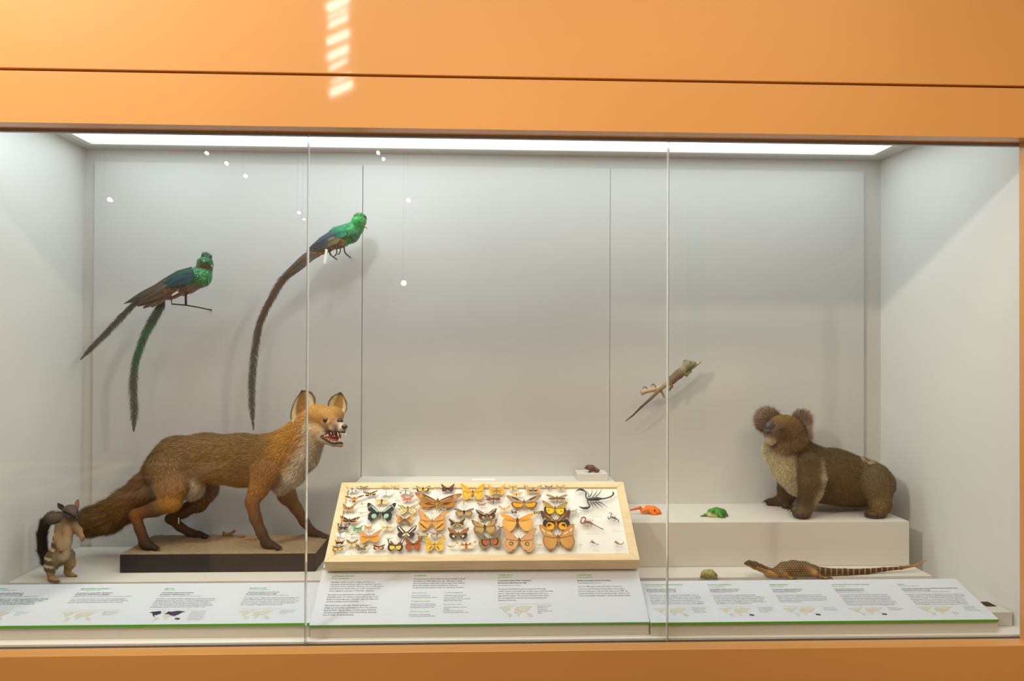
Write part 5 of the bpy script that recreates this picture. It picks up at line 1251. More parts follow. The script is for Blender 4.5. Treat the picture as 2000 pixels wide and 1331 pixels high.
for px, py in ((635, 820.5), (663.5, 821)):
    c, nrm = surf(fx, px, py, -.0035)
    l = np.array([.30, -.9, -.05]) if px < 650 else np.array([.6, -.75, -.05])
    l /= np.linalg.norm(l)
    eye(ft, c, .0088, (70, 34, 16), look=l, ps=.8)
    u = np.cross(l, (0, 0, 1)); u /= np.linalg.norm(u)
    ring = [c+l*.0045+u*math.cos(a)*.0090+np.array([0, 0, 1])*math.sin(a)*.0066 for a in np.linspace(0, 2*math.pi, 17)]
    MB().tube(ring, .0015, 6).build('eyelid', M['lip'], ft, smooth=True)
def ear(parent, base_a, base_b, tip, face, depth, cin, cout, crim, name='ear', n=12, mfur=None, furlen=.007, nf=2600, seed=1, round_=0.62):
    """leaf-shaped pinna: base line a-b, tip, cupped against the facing direction"""
    a, b, tp = map(np.asarray, (base_a, base_b, tip)); face = np.asarray(face, float); face /= np.linalg.norm(face)
    mid = 0.5*(a+b); up = tp-mid; sd = (b-a)*0.5
    F, Bk = [], []
    us = np.linspace(-1, 1, 11); vs = np.linspace(0, 1, n)
    for v in vs:
        w = (1-v**3.0)**round_*(1+0.35*math.sin(v*math.pi))
        for u in us:
            p = mid+up*v+sd*u*w-face*depth*(1-u*u)*math.sin((0.15+0.85*(1-v))*math.pi/2)
            F.append(p); Bk.append(p-face*0.0035*(1-abs(u)**4)-face*0.0002)
    F, Bk = np.array(F), np.array(Bk)
    m = len(us)
    q = np.array([(i*m+j, i*m+j+1, (i+1)*m+j+1, (i+1)*m+j) for i in range(n-1) for j in range(m-1)])
    nF = len(F)
    U = np.tile(us, n); VV = np.repeat(vs, m)
    ci = np.tile(lin(cin), (nF, 1)); rimm = (np.abs(U) > .8) | (VV > .93); ci[rimm] = lin(crim); co = np.tile(lin(cout), (nF, 1)); co[VV > .72] = lin(crim)*.6
    o = np_mesh(name, np.vstack([F, Bk]), [q, q[:, ::-1]+nF], M['skin'], parent, cols=np.vstack([ci, co]))
    VA = np.vstack([F, Bk]); Q = np.vstack([q, q[:, ::-1]+nF]); Nn = vnormals(VA, Q)
    edge_m = (np.abs(U) > .55) & (np.abs(U) <= .8) & (VV < .85) & (VV > .04)
    if furlen > .005: ci[edge_m | (VV < .22)] = lin((206, 190, 150)); o.data.color_attributes['Col'].data.foreach_set('color', np.hstack([np.vstack([ci, co]), np.ones((2*nF, 1))]).astype(np.float32).ravel())
    comb = np.tile(up/np.linalg.norm(up), (len(VA), 1))+np.concatenate([U, U])[:, None]*sd/np.linalg.norm(sd)*.7
    fur('ear_fur', VA, Q, Nn, np.vstack([ci, co]), comb, np.full(len(VA), furlen), nf, .001, M['fur'], o, lift=.3, jitter=.3, seed=seed)
    return o
ear(ft, at(574, 832, .475), at(612, 808, .492), at(590, 764, .497), (.55, -.8, .1), .016, (150, 112, 62), (112, 74, 42), (62, 46, 34), seed=4)
ear(ft, at(641, 806, .500), at(669, 815, .505), at(665, 768.5, .520), (-.1, -1, .1), .013, (168, 130, 72), (112, 74, 42), (62, 46, 34), seed=5)
for k_, (dx, dy, dY) in enumerate(((-14, 4, -.05), (-18, 0, -.04), (-12, 9, -.05), (10, 3, -.05), (14, -1, -.03))):
    MB().tube(spline(A3([(660, 838, .382), (660+dx*.6, 838+dy*.4, .382+dY*.6), (660+dx*1.3, 838+dy*1.3, .382+dY)]), 6), [.0004, .00035, .0003, .0003, .0002, .0001], 4).build('whisker', M['lip'], ft)
claws(ft, tuple((px+4, py, Y-.003, 1, q) for px, py, Y, q in ((304, 1071, YN-.016, -.3), (303, 1073, YN-.028, -.6), (302, 1070, YN+.004, 0), (543, 1071, YN-.016, -.3), (542, 1073, YN-.028, -.6), (541, 1069, YN+.004, 0), (401, 1049, YFa-.016, -.3), (635, 1049, YFa-.014, -.3))), r=.0017, ln=.011)
# tag on the far hind leg
a = at(349, 1018, YFa-.016)
MB().box((a[0]-.0025, a[1]-.0005, a[2]-.010), (a[0]+.0025, a[1]+.0005, a[2]+.012)).build('paper_tag', M['card'], ft)

# ---------------------------------------------------------------- koala on the step plinth
kn = onz(1564, 1012, ZK)[1]; kf = onz(1520, 988, ZK)[1]
km = 0.592
C_K, C_KD, C_KL, C_CREAM, C_KH = (108, 88, 56), (90, 72, 45), (134, 116, 82), (228, 214, 174), (114, 90, 56)
kb = Body(km, k=0.02)
kb.chain([(1556, 884, km, 34), (1582, 918, km, 46), (1632, 931, km, 51), (1690, 941, km, 42), (1716, 945, km, 30)], [C_KD, C_K, C_K, C_K, C_KL], ky=1.0, fur=.010, comb=1)
kb.chain([(1600, 940, km, 42), (1660, 945, km, 38)], [C_K, (150, 118, 70)], ky=.95, fur=.010)
kb.chain([(1521, 880, km-.03, 30), (1540, 912, km-.02, 33), (1566, 935, km-.02, 36)], [C_CREAM, C_CREAM, C_CREAM], ky=.9, fur=.012, k=.012)
kb.chain([(1582, 908, .510, 27), (1583, 945, .490, 23), (1576, 980, kn+.002, 17.5), (1570, 998, kn, 15)], [C_K, C_K, C_KD, C_KL], ky=.75, fur=.009, k=.006)
kb.chain([(1601, 906, .500, 7), (1606, 934, .485, 7), (1599, 962, .482, 7), (1590, 984, .482, 6)], [C_CREAM]*4, fur=.012, k=.007)
kb.blob((1565, 1004, kn-.006), (17, 17, 9), (110, 88, 60), comb=(-.3, -1, -.2), fur=.006, k=.008)
kb.chain([(1548, 925, kf-.08, 28), (1541, 955, kf-.02, 20), (1533, 975, kf, 14), (1524, 981, kf, 10), (1504, 982, kf, 7)], [C_KD, C_KD, C_K, C_K, (90, 70, 48)], fur=.009, k=.012)
kb.blob((1534, 987, kf-.05), (9, 12, 6), (80, 62, 44), k=.008, comb=(-1, -.4, -.2), fur=.005)
kb.blob((1711, 942, .508), (31, 22, 36), C_KL, comb=(.1, -.1, -1), fur=.010, k=.005)
kb.chain([(1716, 960, .512, 26), (1719, 985, .500, 19), (1716, 1000, .497, 15)], [C_KL, (140, 116, 76), (140, 112, 70)], fur=.009, k=.010)
kb.blob((1708, 1005, .487), (19, 16, 8), (104, 82, 56), comb=(-1, -.3, -.2), fur=.006, k=.008)
kb.chain([(1700, 960, .68, 26), (1660, 984, .69, 12), (1640, 988, .68, 6)], [C_K, C_KD, (70, 54, 40)], fur=.007, k=.012)
# head, tilted up, muzzle to the left and towards the viewer
kb.blob((1533, 846, .552), (36, 34, 34), C_KH, comb=(.7, .3, -.3), fur=.009, k=.010)
kb.blob((1527, 868, .545), (29, 28, 23), (150, 122, 82), comb=(.4, .2, -1), fur=.011, k=.010)
kb.blob((1545, 862, .54), (26, 26, 24), (134, 104, 66), comb=(.7, .2, -.8), fur=.011, k=.010)
kb.chain([(1518, 842, .522, 24), (1508, 845, .505, 17)], [(120, 92, 58), (104, 82, 62)], fur=.004, k=.010, comb=-1)
kb.blob((1505, 861, .500), (11.5, 10, 10), (216, 194, 160), comb=(.2, 0, -1), fur=.004, k=.006)
kb.blob((1530, 826, .535), (24, 20, 14), (156, 118, 56), comb=(.8, .4, .2), fur=.006, k=.010)
kb.blob((1500, 822, .625), (17, 10, 17), (124, 98, 80), comb=(-.8, 0, .5), fur=.020, k=.010)
kb.blob((1562, 824, .590), (15, 9, 20), (130, 104, 82), comb=(.5, -.2, .6), fur=.020, k=.010)
kb.blob((1567, 848, .578), (9, 8, 18), (150, 126, 98), comb=(.3, -.2, -1), fur=.020, k=.010)
kb.mesh(0.0042, smooth=2, floor=ZK+.0005)
V, N = kb.V, kb.N
kb.colors = kb.colors*.76
c = kb.colors
rum = (np.linalg.norm((V-at(1696, 905, .56))*np.array([1, .7, 1]), axis=1) < .030) & (np.sin(V[:, 0]*190)*np.sin(V[:, 2]*150+V[:, 0]*60) > -.2)
c[rum] = lin((176, 156, 116))
c = c*np.exp(0.10*np.sin(V[:, 0]*260+3*np.sin(V[:, 2]*180))*np.sin(V[:, 2]*300+2*np.sin(V[:, 0]*150)))[:, None]
kt = thing('koala', 'stuffed grey brown koala on all fours with a pale chest and tufted ears', 'koala', (at(1640, 1000, km)[0], km, ZK))
np_mesh('body', V, [kb.Q], M['skin'], kt, cols=np.clip(c*.8, 0, 1))
def keep_koala(P):
    m = np.ones(len(P))
    for cc, r in ((at(1503, 837, .478), .022), (surf(kb, 1528.5, 838.5)[0], .008), (at(1502, 854, .487), .012)): m[np.linalg.norm(P-cc, axis=1) < r] = 0
    return m
fur('fur', V, kb.Q, N, c, kb.comb, kb.fur, 150000, 0.0010, M['fur'], kt, lift=0.48, jitter=0.6, tone=0.34, curl=0.5, seed=7, keep=keep_koala, floor=ZK+.0005)
earm = np.maximum(np.exp(-((V-at(1500, 822, .625))**2).sum(1)/.0009), np.exp(-((V-at(1564, 836, .586))**2*np.array([1, 1, .45])).sum(1)/.0009))
vT = earm
rad_ = V-np.where((V[:, 0] < at(1530, 830, .6)[0])[:, None], at(1506, 828, .625), at(1556, 838, .59))
def keep_ear(P):
    return np.maximum(np.linalg.norm(P-at(1500, 822, .625), axis=1) < .032, np.linalg.norm((P-at(1565, 836, .585))*np.array([1, 1, .6]), axis=1) < .030).astype(float)
fur('ear_tuft', V, kb.Q, N, np.tile(lin((120, 98, 80)), (len(V), 1)), rad_, np.full(len(V), .034), 11000, 0.0014, M['fur'], kt, lift=0.6, jitter=0.35, tone=0.5, curl=0.3, seed=8, keep=keep_ear, tipcol=lin((230, 214, 190)))
M['knose'] = mat('koala_nose_leather', (58, 52, 56), 0.4, bump=(600, .3))
nb = MB(); nb.ball(at(1504, 836, .492), (.0185, .013, .0235), 14, 10); nb.ball(at(1503, 843, .490), (.0165, .012, .012), 12, 8)
nb.build('nose', M['knose'], kt, smooth=True)
for px in (1499, 1507): MB().ball(at(px, 844.5, .4790), (.0035, .003, .003), 8, 6).build('nostril', M['lip'], kt, smooth=True)
MB().ball(at(1502.5, 853, .4955), (.0115, .008, .0115), 12, 8).build('lower_lip', mat('pink_lip', (160, 120, 104), 0.6), kt, smooth=True)
ce, _ = surf(kb, 1528.5, 838.5, -.002)
eye(kt, ce, .0062, (60, 34, 20), look=(-.4, -.9, .1), ps=.7)
MB().tube([ce+np.array([math.cos(a)*.0085, -.004, math.sin(a)*.005]) for a in np.linspace(0, 2*math.pi, 15)], .0018, 6).build('eyelid', mat('brown_eyelid', (62, 44, 30), .6), kt, smooth=True)
ce, _ = surf(kb, 1497, 834, -.002)
eye(kt, ce, .0062, (60, 34, 20), look=(-.95, -.3, .1), ps=.7)
claws(kt, ((1554, 1005, kn-.025, -.4, -1), (1560, 1006, kn-.032, -.2, -1), (1567, 1006, kn-.034, 0, -1), (1575, 1005, kn-.030, .3, -1), (1549, 1000, kn+.01, -1, -.3), (1547, 997, kn+.03, -1, .1),
           (1498, 980, kf+.01, -1, .1), (1499, 982, kf-.01, -1, -.2), (1502, 979, kf+.025, -1, .3), (1527, 988, kf-.06, -1, -.4), (1533, 990, kf-.075, -.4, -1), (1540, 990, kf-.075, .1, -1),
           (1694, 1005, .472, -1, -.5), (1699, 1007, .463, -.6, -1), (1706, 1008, .459, -.2, -1), (1714, 1008, .459, .1, -1)))

# ---------------------------------------------------------------- numbat standing upright at the left
nn = onz(104, 1137, ZL)[1]; nf_ = onz(140, 1126, ZL)[1]
nm = 0.5*(nn+nf_)
C_N, C_NB, C_NH, C_NL = (146, 126, 98), (196, 180, 148), (104, 92, 82), (180, 146, 98)
nb_ = Body(nm, k=0.010)
nb_.chain([(113, 1090, nm, 17), (120, 1062, nm, 15), (127, 1037, nm, 14), (132, 1018, nm, 10)], [C_N, C_N, C_N, C_N], ky=.9, fur=.006, comb=-1)
nb_.chain([(124, 1086, nm-.016, 10.5), (129, 1060, nm-.015, 9.5), (134, 1036, nm-.012, 9)], [C_NB, C_NB, (206, 170, 130)], fur=.005, comb=-1)
nb_.blob((137, 999, nm-.01), (14, 13, 12.5), C_NH, k=.008, comb=(-.5, .3, .3), fur=.004)
nb_.chain([(143, 1004, nm-.02, 8.5), (148, 1010, nm-.032, 5), (149.5, 1013, nm-.042, 2.8)], [(118, 100, 82), (84, 70, 60), (40, 34, 32)], k=.005, fur=.002, comb=-1)
nb_.chain([(116, 1030, nm-.01, 8), (112, 1052, nm-.025, 7), (117, 1068, nm-.035, 4.5), (121, 1076, nm-.038, 3.5)], [C_N, C_NL, C_NL, C_NL], k=.006, fur=.004)
nb_.chain([(144, 1026, nm-.008, 7.5), (154, 1037, nm-.015, 6), (160, 1049, nm-.022, 3.8), (161, 1056, nm-.024, 2.6)], [C_N, C_NL, C_NL, C_NL], k=.006, fur=.004)
nb_.chain([(103, 1090, nn+.006, 14), (98, 1108, nn+.004, 9.5), (100, 1126, nn+.002, 6)], [C_N, C_N, C_NL], k=.008, fur=.005)
nb_.chain([(99, 1131, nn, 5.5), (107, 1134, nn-.008, 4.2), (114, 1135.5, nn-.012, 2.6)], C_NL, k=.005, fur=.003)
nb_.chain([(132, 1086, nf_-.01, 13), (137, 1102, nf_-.006, 9), (131, 1116, nf_-.003, 6)], [C_N, C_NL, C_NL], k=.008, fur=.005)
nb_.chain([(131, 1120, nf_, 5), (140, 1124, nf_-.006, 4), (148, 1125.5, nf_-.01, 2.5)], C_NL, k=.005, fur=.003)
nb_.chain([(106, 1103, nm+.02, 8), (91, 1098, nm+.03, 7), (83, 1075, nm+.035, 7), (82, 1045, nm+.035, 7), (88, 1022, nm+.035, 7.5), (100, 1013, nm+.03, 9), (117, 1012, nm+.015, 9)],
          [(70, 60, 48), (60, 52, 42), (52, 46, 38), (52, 46, 38), (70, 64, 54), (150, 138, 118), (170, 156, 130)], k=.006, fur=.017)
nb_.mesh(0.0024, smooth=1, floor=ZL+.0005)
V, N = nb_.V, nb_.N; c = nb_.colors
hz = (V[:, 2]-at(110, 1110, nm)[2])/(at(110, 1030, nm)[2]-at(110, 1110, nm)[2])
sx_ = V[:, 0]-at(118, 1070, nm)[0]
st = (hz > -.05) & (hz < .95) & (sx_ < -.002) & (np.abs(((hz*5.2+sx_*9) % 1)-.5) < .17) & (V[:, 0] > at(92, 1070, nm)[0]) & (V[:, 1] < nm+.018)
dk = (hz > -.05) & (hz < .95) & (sx_ < -.002) & ~st & (V[:, 0] > at(92, 1070, nm)[0]) & (V[:, 1] < nm+.018)
c[dk] = c[dk]*.55+lin((70, 54, 40))*.15; c[st] = lin((226, 206, 160))
c *= .82
nb_.pp, nb_.dd = project(V)
def stripe_px(x0, y0, x1, y1, w):
    p, q = np.array([x0, y0]), np.array([x1, y1]); d = q-p
    t_ = np.clip(((nb_.pp-p)@d)/(d@d), 0, 1)
    return (np.linalg.norm(nb_.pp-p-t_[:, None]*d, axis=1) < w) & (N[:, 1] < .25)
c[stripe_px(124, 1000, 138, 1006, 1.7) | stripe_px(138, 1006, 147, 1011, 1.5) | stripe_px(153.5, 994, 151, 1004, 1.8)] = lin((26, 22, 22))
ntg = thing('numbat', 'small stuffed numbat standing upright with striped flank and bushy dark tail', 'numbat', (at(115, 1120, nm)[0], nm, ZL))
np_mesh('body', V, [nb_.Q], M['skin'], ntg, cols=np.clip(c*.85, 0, 1))
fur('fur', V, nb_.Q, N, c, nb_.comb, nb_.fur, 36000, 0.0008, M['fur'], ntg, lift=0.3, jitter=0.3, tone=0.25, curl=0.15, seed=9, floor=ZL+.0005)
eye(ntg, at(131, 1004, nm-.0295), .0032, (26, 20, 18), look=(-.3, -.9, 0), ps=1)
eye(ntg, at(151.5, 1000, nm-.016), .0032, (26, 20, 18), look=(.9, -.5, 0), ps=1)
MB().ball(at(149.8, 1013.5, nm-.046), .0042, 10, 7).build('nose', M['nose'], ntg, smooth=True)
ear(ntg, at(119, 997, nm-.005), at(127, 993, nm-.002), at(112.5, 983.5, nm), (-.2, -1, .2), .004, (60, 48, 42), (84, 66, 52), (36, 30, 28), n=9, furlen=.002, nf=400, seed=10, round_=.9)
ear(ntg, at(145, 991, nm+.0), at(152, 994, nm+.004), at(152, 976, nm+.01), (-.1, -1, .2), .004, (150, 110, 76), (120, 90, 64), (150, 116, 84), n=9, furlen=.002, nf=400, seed=11, round_=.9)
claws(ntg, ((114, 1136, nn-.012, 1, -.2), (112, 1136, nn-.018, .8, -.6), (148, 1126, nf_-.010, 1, -.2), (146, 1126.5, nf_-.016, .8, -.6), (161, 1057, nm-.026, .3, -1), (163, 1055, nm-.024, .8, -.5), (121, 1078, nm-.042, .3, -1), (119, 1079, nm-.042, -.1, -1)), r=.0012, ln=.007)
for dx, dy in ((22, -4), (26, 2), (-22, 6), (-20, 2)):
    MB().tube([at(148, 1010, nm-.038), at(148+dx*.5, 1010+dy*.7, nm-.05), at(148+dx, 1010+dy, nm-.05)], [.0004, .0003, .0001], 4).build('whisker', M['lip'], ntg)
# ---------------------------------------------------------------- quetzals
def vane(name, parent, pts, wid, col, m, n=150, barb=0.55, seed=1, colf=None, facing=(0, -1, 0), rag=0.25):
    """a feather: rachis tube along 3D pts with separate barbs to both sides (widths in m along the way)"""
    rg = np.random.default_rng(seed)
    P = spline(pts, n); T = np.gradient(P, axis=0); T /= np.linalg.norm(T, axis=1)[:, None]
    s_ = np.linspace(0, 1, n)
    W = np.interp(s_, np.linspace(0, 1, len(wid)), wid)
    f = np.asarray(facing, float)
    side = np.cross(T, f); side /= np.linalg.norm(side, axis=1)[:, None]+1e-9
    V = []; Q = []; C = []; k = 0
    step = np.linalg.norm(P[-1]-P[0])/n*1.3
    for sg in (1, -1):
        for i in range(1, n-1):
            w = W[i]*rg.uniform(1-rag, 1+rag*.5)*.5
            if rg.random() < .05: w *= .5
            d = side[i]*sg*math.sin(barb*1.2)+T[i]*math.cos(barb*1.2)+f*rg.uniform(-.08, .08)
            d /= np.linalg.norm(d)
            L = w/math.sin(barb*1.2)
            b = d*.6*L+P[i]; e_ = P[i]+d*L+T[i]*L*.15-np.array([0, 0, .12*L])
            th = T[i]*step*.75
            V += [P[i]-th, P[i]+th, b+th*.9, b-th*.9, e_]
            Q.append((k, k+1, k+2, k+3)); Q.append((k+3, k+2, k+4, k+4))
            c = (lin(col) if colf is None else lin(colf(s_[i])))*math.exp(.22*rg.normal())
            C += [c*.8, c*.8, c, c, c*.85]; k += 5
    quads = [q for q in Q if q[2] != q[3]]; tris = [q[:3] for q in Q if q[2] == q[3]]
    o = np_mesh(name, np.array(V), [np.array(quads), np.array(tris)], m, parent, cols=np.clip(np.array(C), 0, 1), smooth=False)
    rc = (lin(col) if colf is None else lin(colf(.3)))*.45
    MB().tube(P, np.linspace(.0011, .0004, n), 5, col=rc).build('shaft', m, o, smooth=True)
    return o
def blade(name, parent, pts, wid, col, m, tip=None, n=16, cup=.15, f=(0, -1, 0), off=0.0):
    """a closed flight feather: broad smooth blade with a shaft line"""
    P = spline(pts, n)+np.asarray(f)*off; T = np.gradient(P, axis=0); T /= np.linalg.norm(T, axis=1)[:, None]
    f = np.asarray(f, float); S = np.cross(T, f); S /= np.linalg.norm(S, axis=1)[:, None]
    W = np.interp(np.linspace(0, 1, n), np.linspace(0, 1, len(wid)), wid)*.5
    us = np.array([-1, -.5, -.07, .07, .5, 1])
    V = []; C = []
    for i in range(n):
        for u in us:
            V.append(P[i]+S[i]*W[i]*u+f*(cup*W[i]*(1-u*u)))
            c = lin(col) if tip is None else lin(col)*(1-i/(n-1))+lin(tip)*i/(n-1)
            C.append(c*(.55 if abs(u) < .1 else (1.0 if (i+int(u*2)) % 2 else .88)))
    m_ = len(us)
    q = [(i*m_+j, i*m_+j+1, (i+1)*m_+j+1, (i+1)*m_+j) for i in range(n-1) for j in range(m_-1)]
    return np_mesh(name, np.array(V), [np.array(q)], m, parent, cols=np.array(C))
def bird_body(Y, cols, segs, head, hcol):
    b = Body(Y, k=.010)
    b.chain(segs, cols, ky=.85, fur=.011, comb=1)
    b.blob(head, (14.5, 12.5, 13), hcol, k=.010, comb=(-.8, 0, .2), fur=.009)
    return b
PG, PD, PB_ = (34, 150, 84), (26, 84, 64), (50, 96, 130)

# --- first quetzal, lower left
Y1 = 0.58
b1 = bird_body(Y1, [PG, (38, 128, 72), (48, 96, 70), (96, 84, 66), (92, 82, 68)], [(401, 525, Y1, 14), (392, 540, Y1, 20), (366, 551, Y1, 21.5), (334, 566, Y1, 17), (306, 580, Y1, 11)], (401, 514, Y1-.004), (34, 104, 64))
b1.mesh(.003, smooth=1)
V, N, c = b1.V, b1.N, b1.colors
low = np.clip(((at(370, 556, Y1)[2]-.12*(at(370, 556, Y1)[0]-V[:, 0]))-V[:, 2])/.012, 0, 1)[:, None]*(V[:, 0] < at(404, 500, Y1)[0])[:, None]
c = c*(1-low)+lin((118, 92, 66))*low
blu = np.exp(-((V-at(352, 540, Y1-.03))**2).sum(1)/.0009)[:, None]
c = c*(1-blu)+lin((48, 96, 136))*blu
brn = ((V[:, 2] < at(401, 520, Y1)[2]) & (V[:, 2] > at(401, 526, Y1)[2]) & (V[:, 0] > at(388, 520, Y1)[0]))[:, None]
c = np.where(brn, lin((86, 62, 40)), c)
t = thing('quetzal', 'stuffed green bird on a bent rod with two long tail plumes spread apart', 'bird', at(363, 596, Y1), 'long tailed green birds on the back wall')
np_mesh('body', V, [b1.Q], M['plume'], t, cols=np.clip(c*.8, 0, 1))
fur('plumage', V, b1.Q, N, c, b1.comb*1.0, b1.fur, 9000, .0042, M['plume'], t, lift=.10, jitter=.15, tone=.30, seed=21, taper=.8)
crest = lambda P: (np.linalg.norm(P-at(403, 505, Y1), axis=1) < .019).astype(float)
up_ = np.tile(np.array([.1, 0, 1.0]), (len(V), 1))
fur('crest', V, b1.Q, N, np.tile(lin((36, 100, 58)), (len(V), 1)), up_, np.full(len(V), .021), 420, .0020, M['plume'], t, lift=.5, jitter=.22, tone=.45, seed=22, keep=crest)
ce, _ = surf(b1, 397.5, 511, -.0015)
eye(t, ce, .0052, (226, 214, 120), look=(.05, -1, 0), ps=.62)
M['beak'] = mat('pale_horn_beak', (196, 150, 116), .4)
MB().tube(spline([at(407, 520, Y1-.008), at(413, 520, Y1-.010), at(417, 523, Y1-.010)], 6), [.0062, .006, .005, .004, .0025, .0008], 8, flat=.8).build('beak', M['beak'], t, smooth=True)
for i, (x0, y0, x1, y1, w, cc) in enumerate(((378, 529, 272, 584, 26, (58, 84, 78)), (374, 535, 262, 588, 24, (72, 74, 62)), (370, 541, 242, 594, 22, (84, 76, 64)), (366, 546, 254, 592, 22, (96, 84, 70)), (360, 550, 268, 596, 22, (112, 98, 80)), (380, 533, 318, 556, 22, (38, 96, 84)), (376, 541, 322, 562, 20, (40, 84, 100)))):
    yb = Y1-.030+(.022 if i < 5 else .012)*(1 if i < 5 else 0)-.0016*i
    blade('wing_feather', t, [at(x0, y0, yb-.004), at((x0+x1)/2+2, (y0+y1)/2-3, yb-.006), at(x1, y1, yb+.004)], [w*.0012, w*.0019, w*.0016, w*.0012, .002], cc, M['feather'], tip=(84, 76, 66) if i < 5 else cc, off=.0006*i)
for i, (x1, y1, cc) in enumerate(((268, 598, (120, 106, 88)), (280, 602, (140, 124, 104)), (296, 600, (126, 112, 92)))):
    blade('tail_feather', t, [at(338, 566, Y1-.01), at((338+x1)/2, (568+y1)/2, Y1-.012), at(x1, y1, Y1-.006)], [.016, .026, .026, .020, .006], cc, M['feather'], tip=(92, 84, 74), off=.0012*i)
gf = lambda s: (60, 80, 66) if s < .3 else ((52, 96, 64) if s < .62 else (86, 88, 78))
vane('tail_plume', t, [at(322, 588, Y1), at(311, 604, Y1), at(299, 624, Y1), at(284, 652, Y1), at(272, 684, Y1), at(264, 712, Y1), at(260, 752, Y1), at(262, 800, Y1), at(261, 844, Y1)], [.030, .040, .040, .036, .034, .036, .040, .036, .004], (54, 68, 54), M['feather'], n=230, seed=23, colf=gf)
vane('tail_plume', t, [at(290, 578, Y1+.004), at(264, 593, Y1+.01), at(240, 616, Y1+.012), at(212, 646, Y1+.012), at(182, 676, Y1+.01), at(157, 703, Y1+.01)], [.016, .024, .030, .029, .024, .003], (84, 82, 76), M['feather'], n=160, seed=24)
fm = mat('grey_bird_foot', (60, 52, 44), .6)
MB().tube(spline([at(352, 560, Y1-.01), at(350, 570, Y1-.014), at(346, 577, Y1-.016)], 6), .0022, 6).tube(spline([at(362, 564, Y1-.008), at(366, 572, Y1-.01), at(363, 579, Y1-.012), at(357, 577, Y1-.016)], 8), .0020, 6).build('foot', fm, t, smooth=True)
MB().tube([at(363, 572, Y1), at(363, 597, Y1)], .0042, 8).build('mount_post', M['metal'], t, smooth=True)
MB().tube([at(335, 584, Y1-.01), at(335, 594, Y1-.01), at(363, 596.5, Y1), at(384, 600, .66), at(413, 606, .7315)], .0026, 8).build('mount_rod', M['metal'], t, smooth=True)
a = at(343, 571, Y1-.04)
MB().tube([a+np.array([.010, 0, .010]), a, a+np.array([-.012, 0, -.006])], [.0006, .0006, .0006], 4).build('string', M['card'], t)
MB().prism([a+np.array(p) for p in ((-.014, 0, -.010), (.008, 0, .003), (.010, 0, -.001), (-.012, 0, -.014))], (0, .0006, 0)).build('paper_tag', M['card'], t)

# --- second quetzal, upper
Y2 = 0.60
b2 = bird_body(Y2, [(30, 160, 84), (28, 150, 76), (40, 150, 84), (52, 120, 110), (70, 92, 90)], [(697, 444, Y2, 14), (684, 455, Y2, 18.5), (662, 464, Y2, 20), (636, 477, Y2, 15), (612, 497, Y2, 9)], (701, 434, Y2-.004), (36, 156, 70))
b2.mesh(.003, smooth=1)
V, N, c = b2.V, b2.N, b2.colors
x0_ = at(679, 450, Y2)[0]
low = (np.clip(((at(660, 461, Y2)[2]-.25*(at(660, 461, Y2)[0]-V[:, 0]))-V[:, 2])/.014, 0, 1)*(V[:, 0] < x0_))[:, None]
c = c*(1-low)+lin((150, 116, 76))*low
drk = np.exp(-((V-at(694, 458, Y2-.02))**2).sum(1)/.0005)[:, None]
c = c*(1-drk*.7)+lin((16, 40, 44))*drk*.7
blu = np.exp(-((V-at(640, 466, Y2-.02))**2).sum(1)/.0012)[:, None]
c = c*(1-.6*blu)+lin((56, 110, 150))*.6*blu
t = thing('quetzal', 'bright green stuffed bird with one very long drooping tail plume beside the panel seam', 'bird', at(664, 500, Y2), 'long tailed green birds on the back wall')
np_mesh('body', V, [b2.Q], M['plume'], t, cols=np.clip(c*.8, 0, 1))
fur('plumage', V, b2.Q, N, c, b2.comb, b2.fur, 9000, .0042, M['plume'], t, lift=.10, jitter=.15, tone=.30, seed=31, taper=.8)
crest = lambda P: (np.linalg.norm(P-at(703, 428, Y2), axis=1) < .021).astype(float)
upv = (V-at(700, 440, Y2))*np.array([1, .6, 1])
fur('crest', V, b2.Q, N, np.tile(lin((44, 130, 62)), (len(V), 1)), upv+np.array([0, 0, .01]), np.full(len(V), .016), 420, .0018, M['plume'], t, lift=.55, jitter=.25, tone=.45, seed=32, keep=crest)
ce, _ = surf(b2, 702.5, 434.5, -.001)
eye(t, ce, .0042, (150, 150, 140), look=(.1, -1, 0), ps=.9)
MB().tube(spline([at(708, 440, Y2-.006), at(714, 443, Y2-.008), at(718, 448, Y2-.008)], 6), [.0062, .0056, .005, .004, .0025, .0008], 8, flat=.8).build('beak', mat('yellow_horn_beak', (206, 160, 84), .4), t, smooth=True)
for i, (x0, y0, x1, y1, w, cc) in enumerate(((676, 448, 604, 486, 20, (50, 130, 110)), (672, 453, 598, 490, 20, (66, 98, 116)), (668, 458, 608, 494, 18, (84, 108, 110)), (664, 462, 618, 492, 18, (120, 116, 84)), (676, 452, 640, 468, 20, (36, 150, 110)))):
    blade('wing_feather', t, [at(x0, y0, Y2-.034), at((x0+x1)/2+1, (y0+y1)/2-3, Y2-.036), at(x1, y1, Y2-.012)], [w*.0012, w*.0019, w*.0016, w*.0011, .002], cc, M['feather'], tip=(70, 74, 80) if i < 3 else cc, off=.0008*i)
for i, (x1, y1, cc) in enumerate(((553, 541, (106, 94, 78)), (563, 543, (120, 106, 88)), (572, 536, (96, 88, 76)), (566, 527, (58, 76, 110)))):
    blade('tail_feather', t, [at(628, 484, Y2-.008), at((628+x1)/2, (484+y1)/2-2, Y2-.01), at(x1, y1, Y2-.004)], [.018, .030, .030, .024, .006], cc, M['feather'], tip=(86, 78, 68), off=.0012*(3-i))
gf = lambda s: (92, 80, 68) if s < .42 else ((84, 80, 72) if s < .6 else (84, 88, 80))
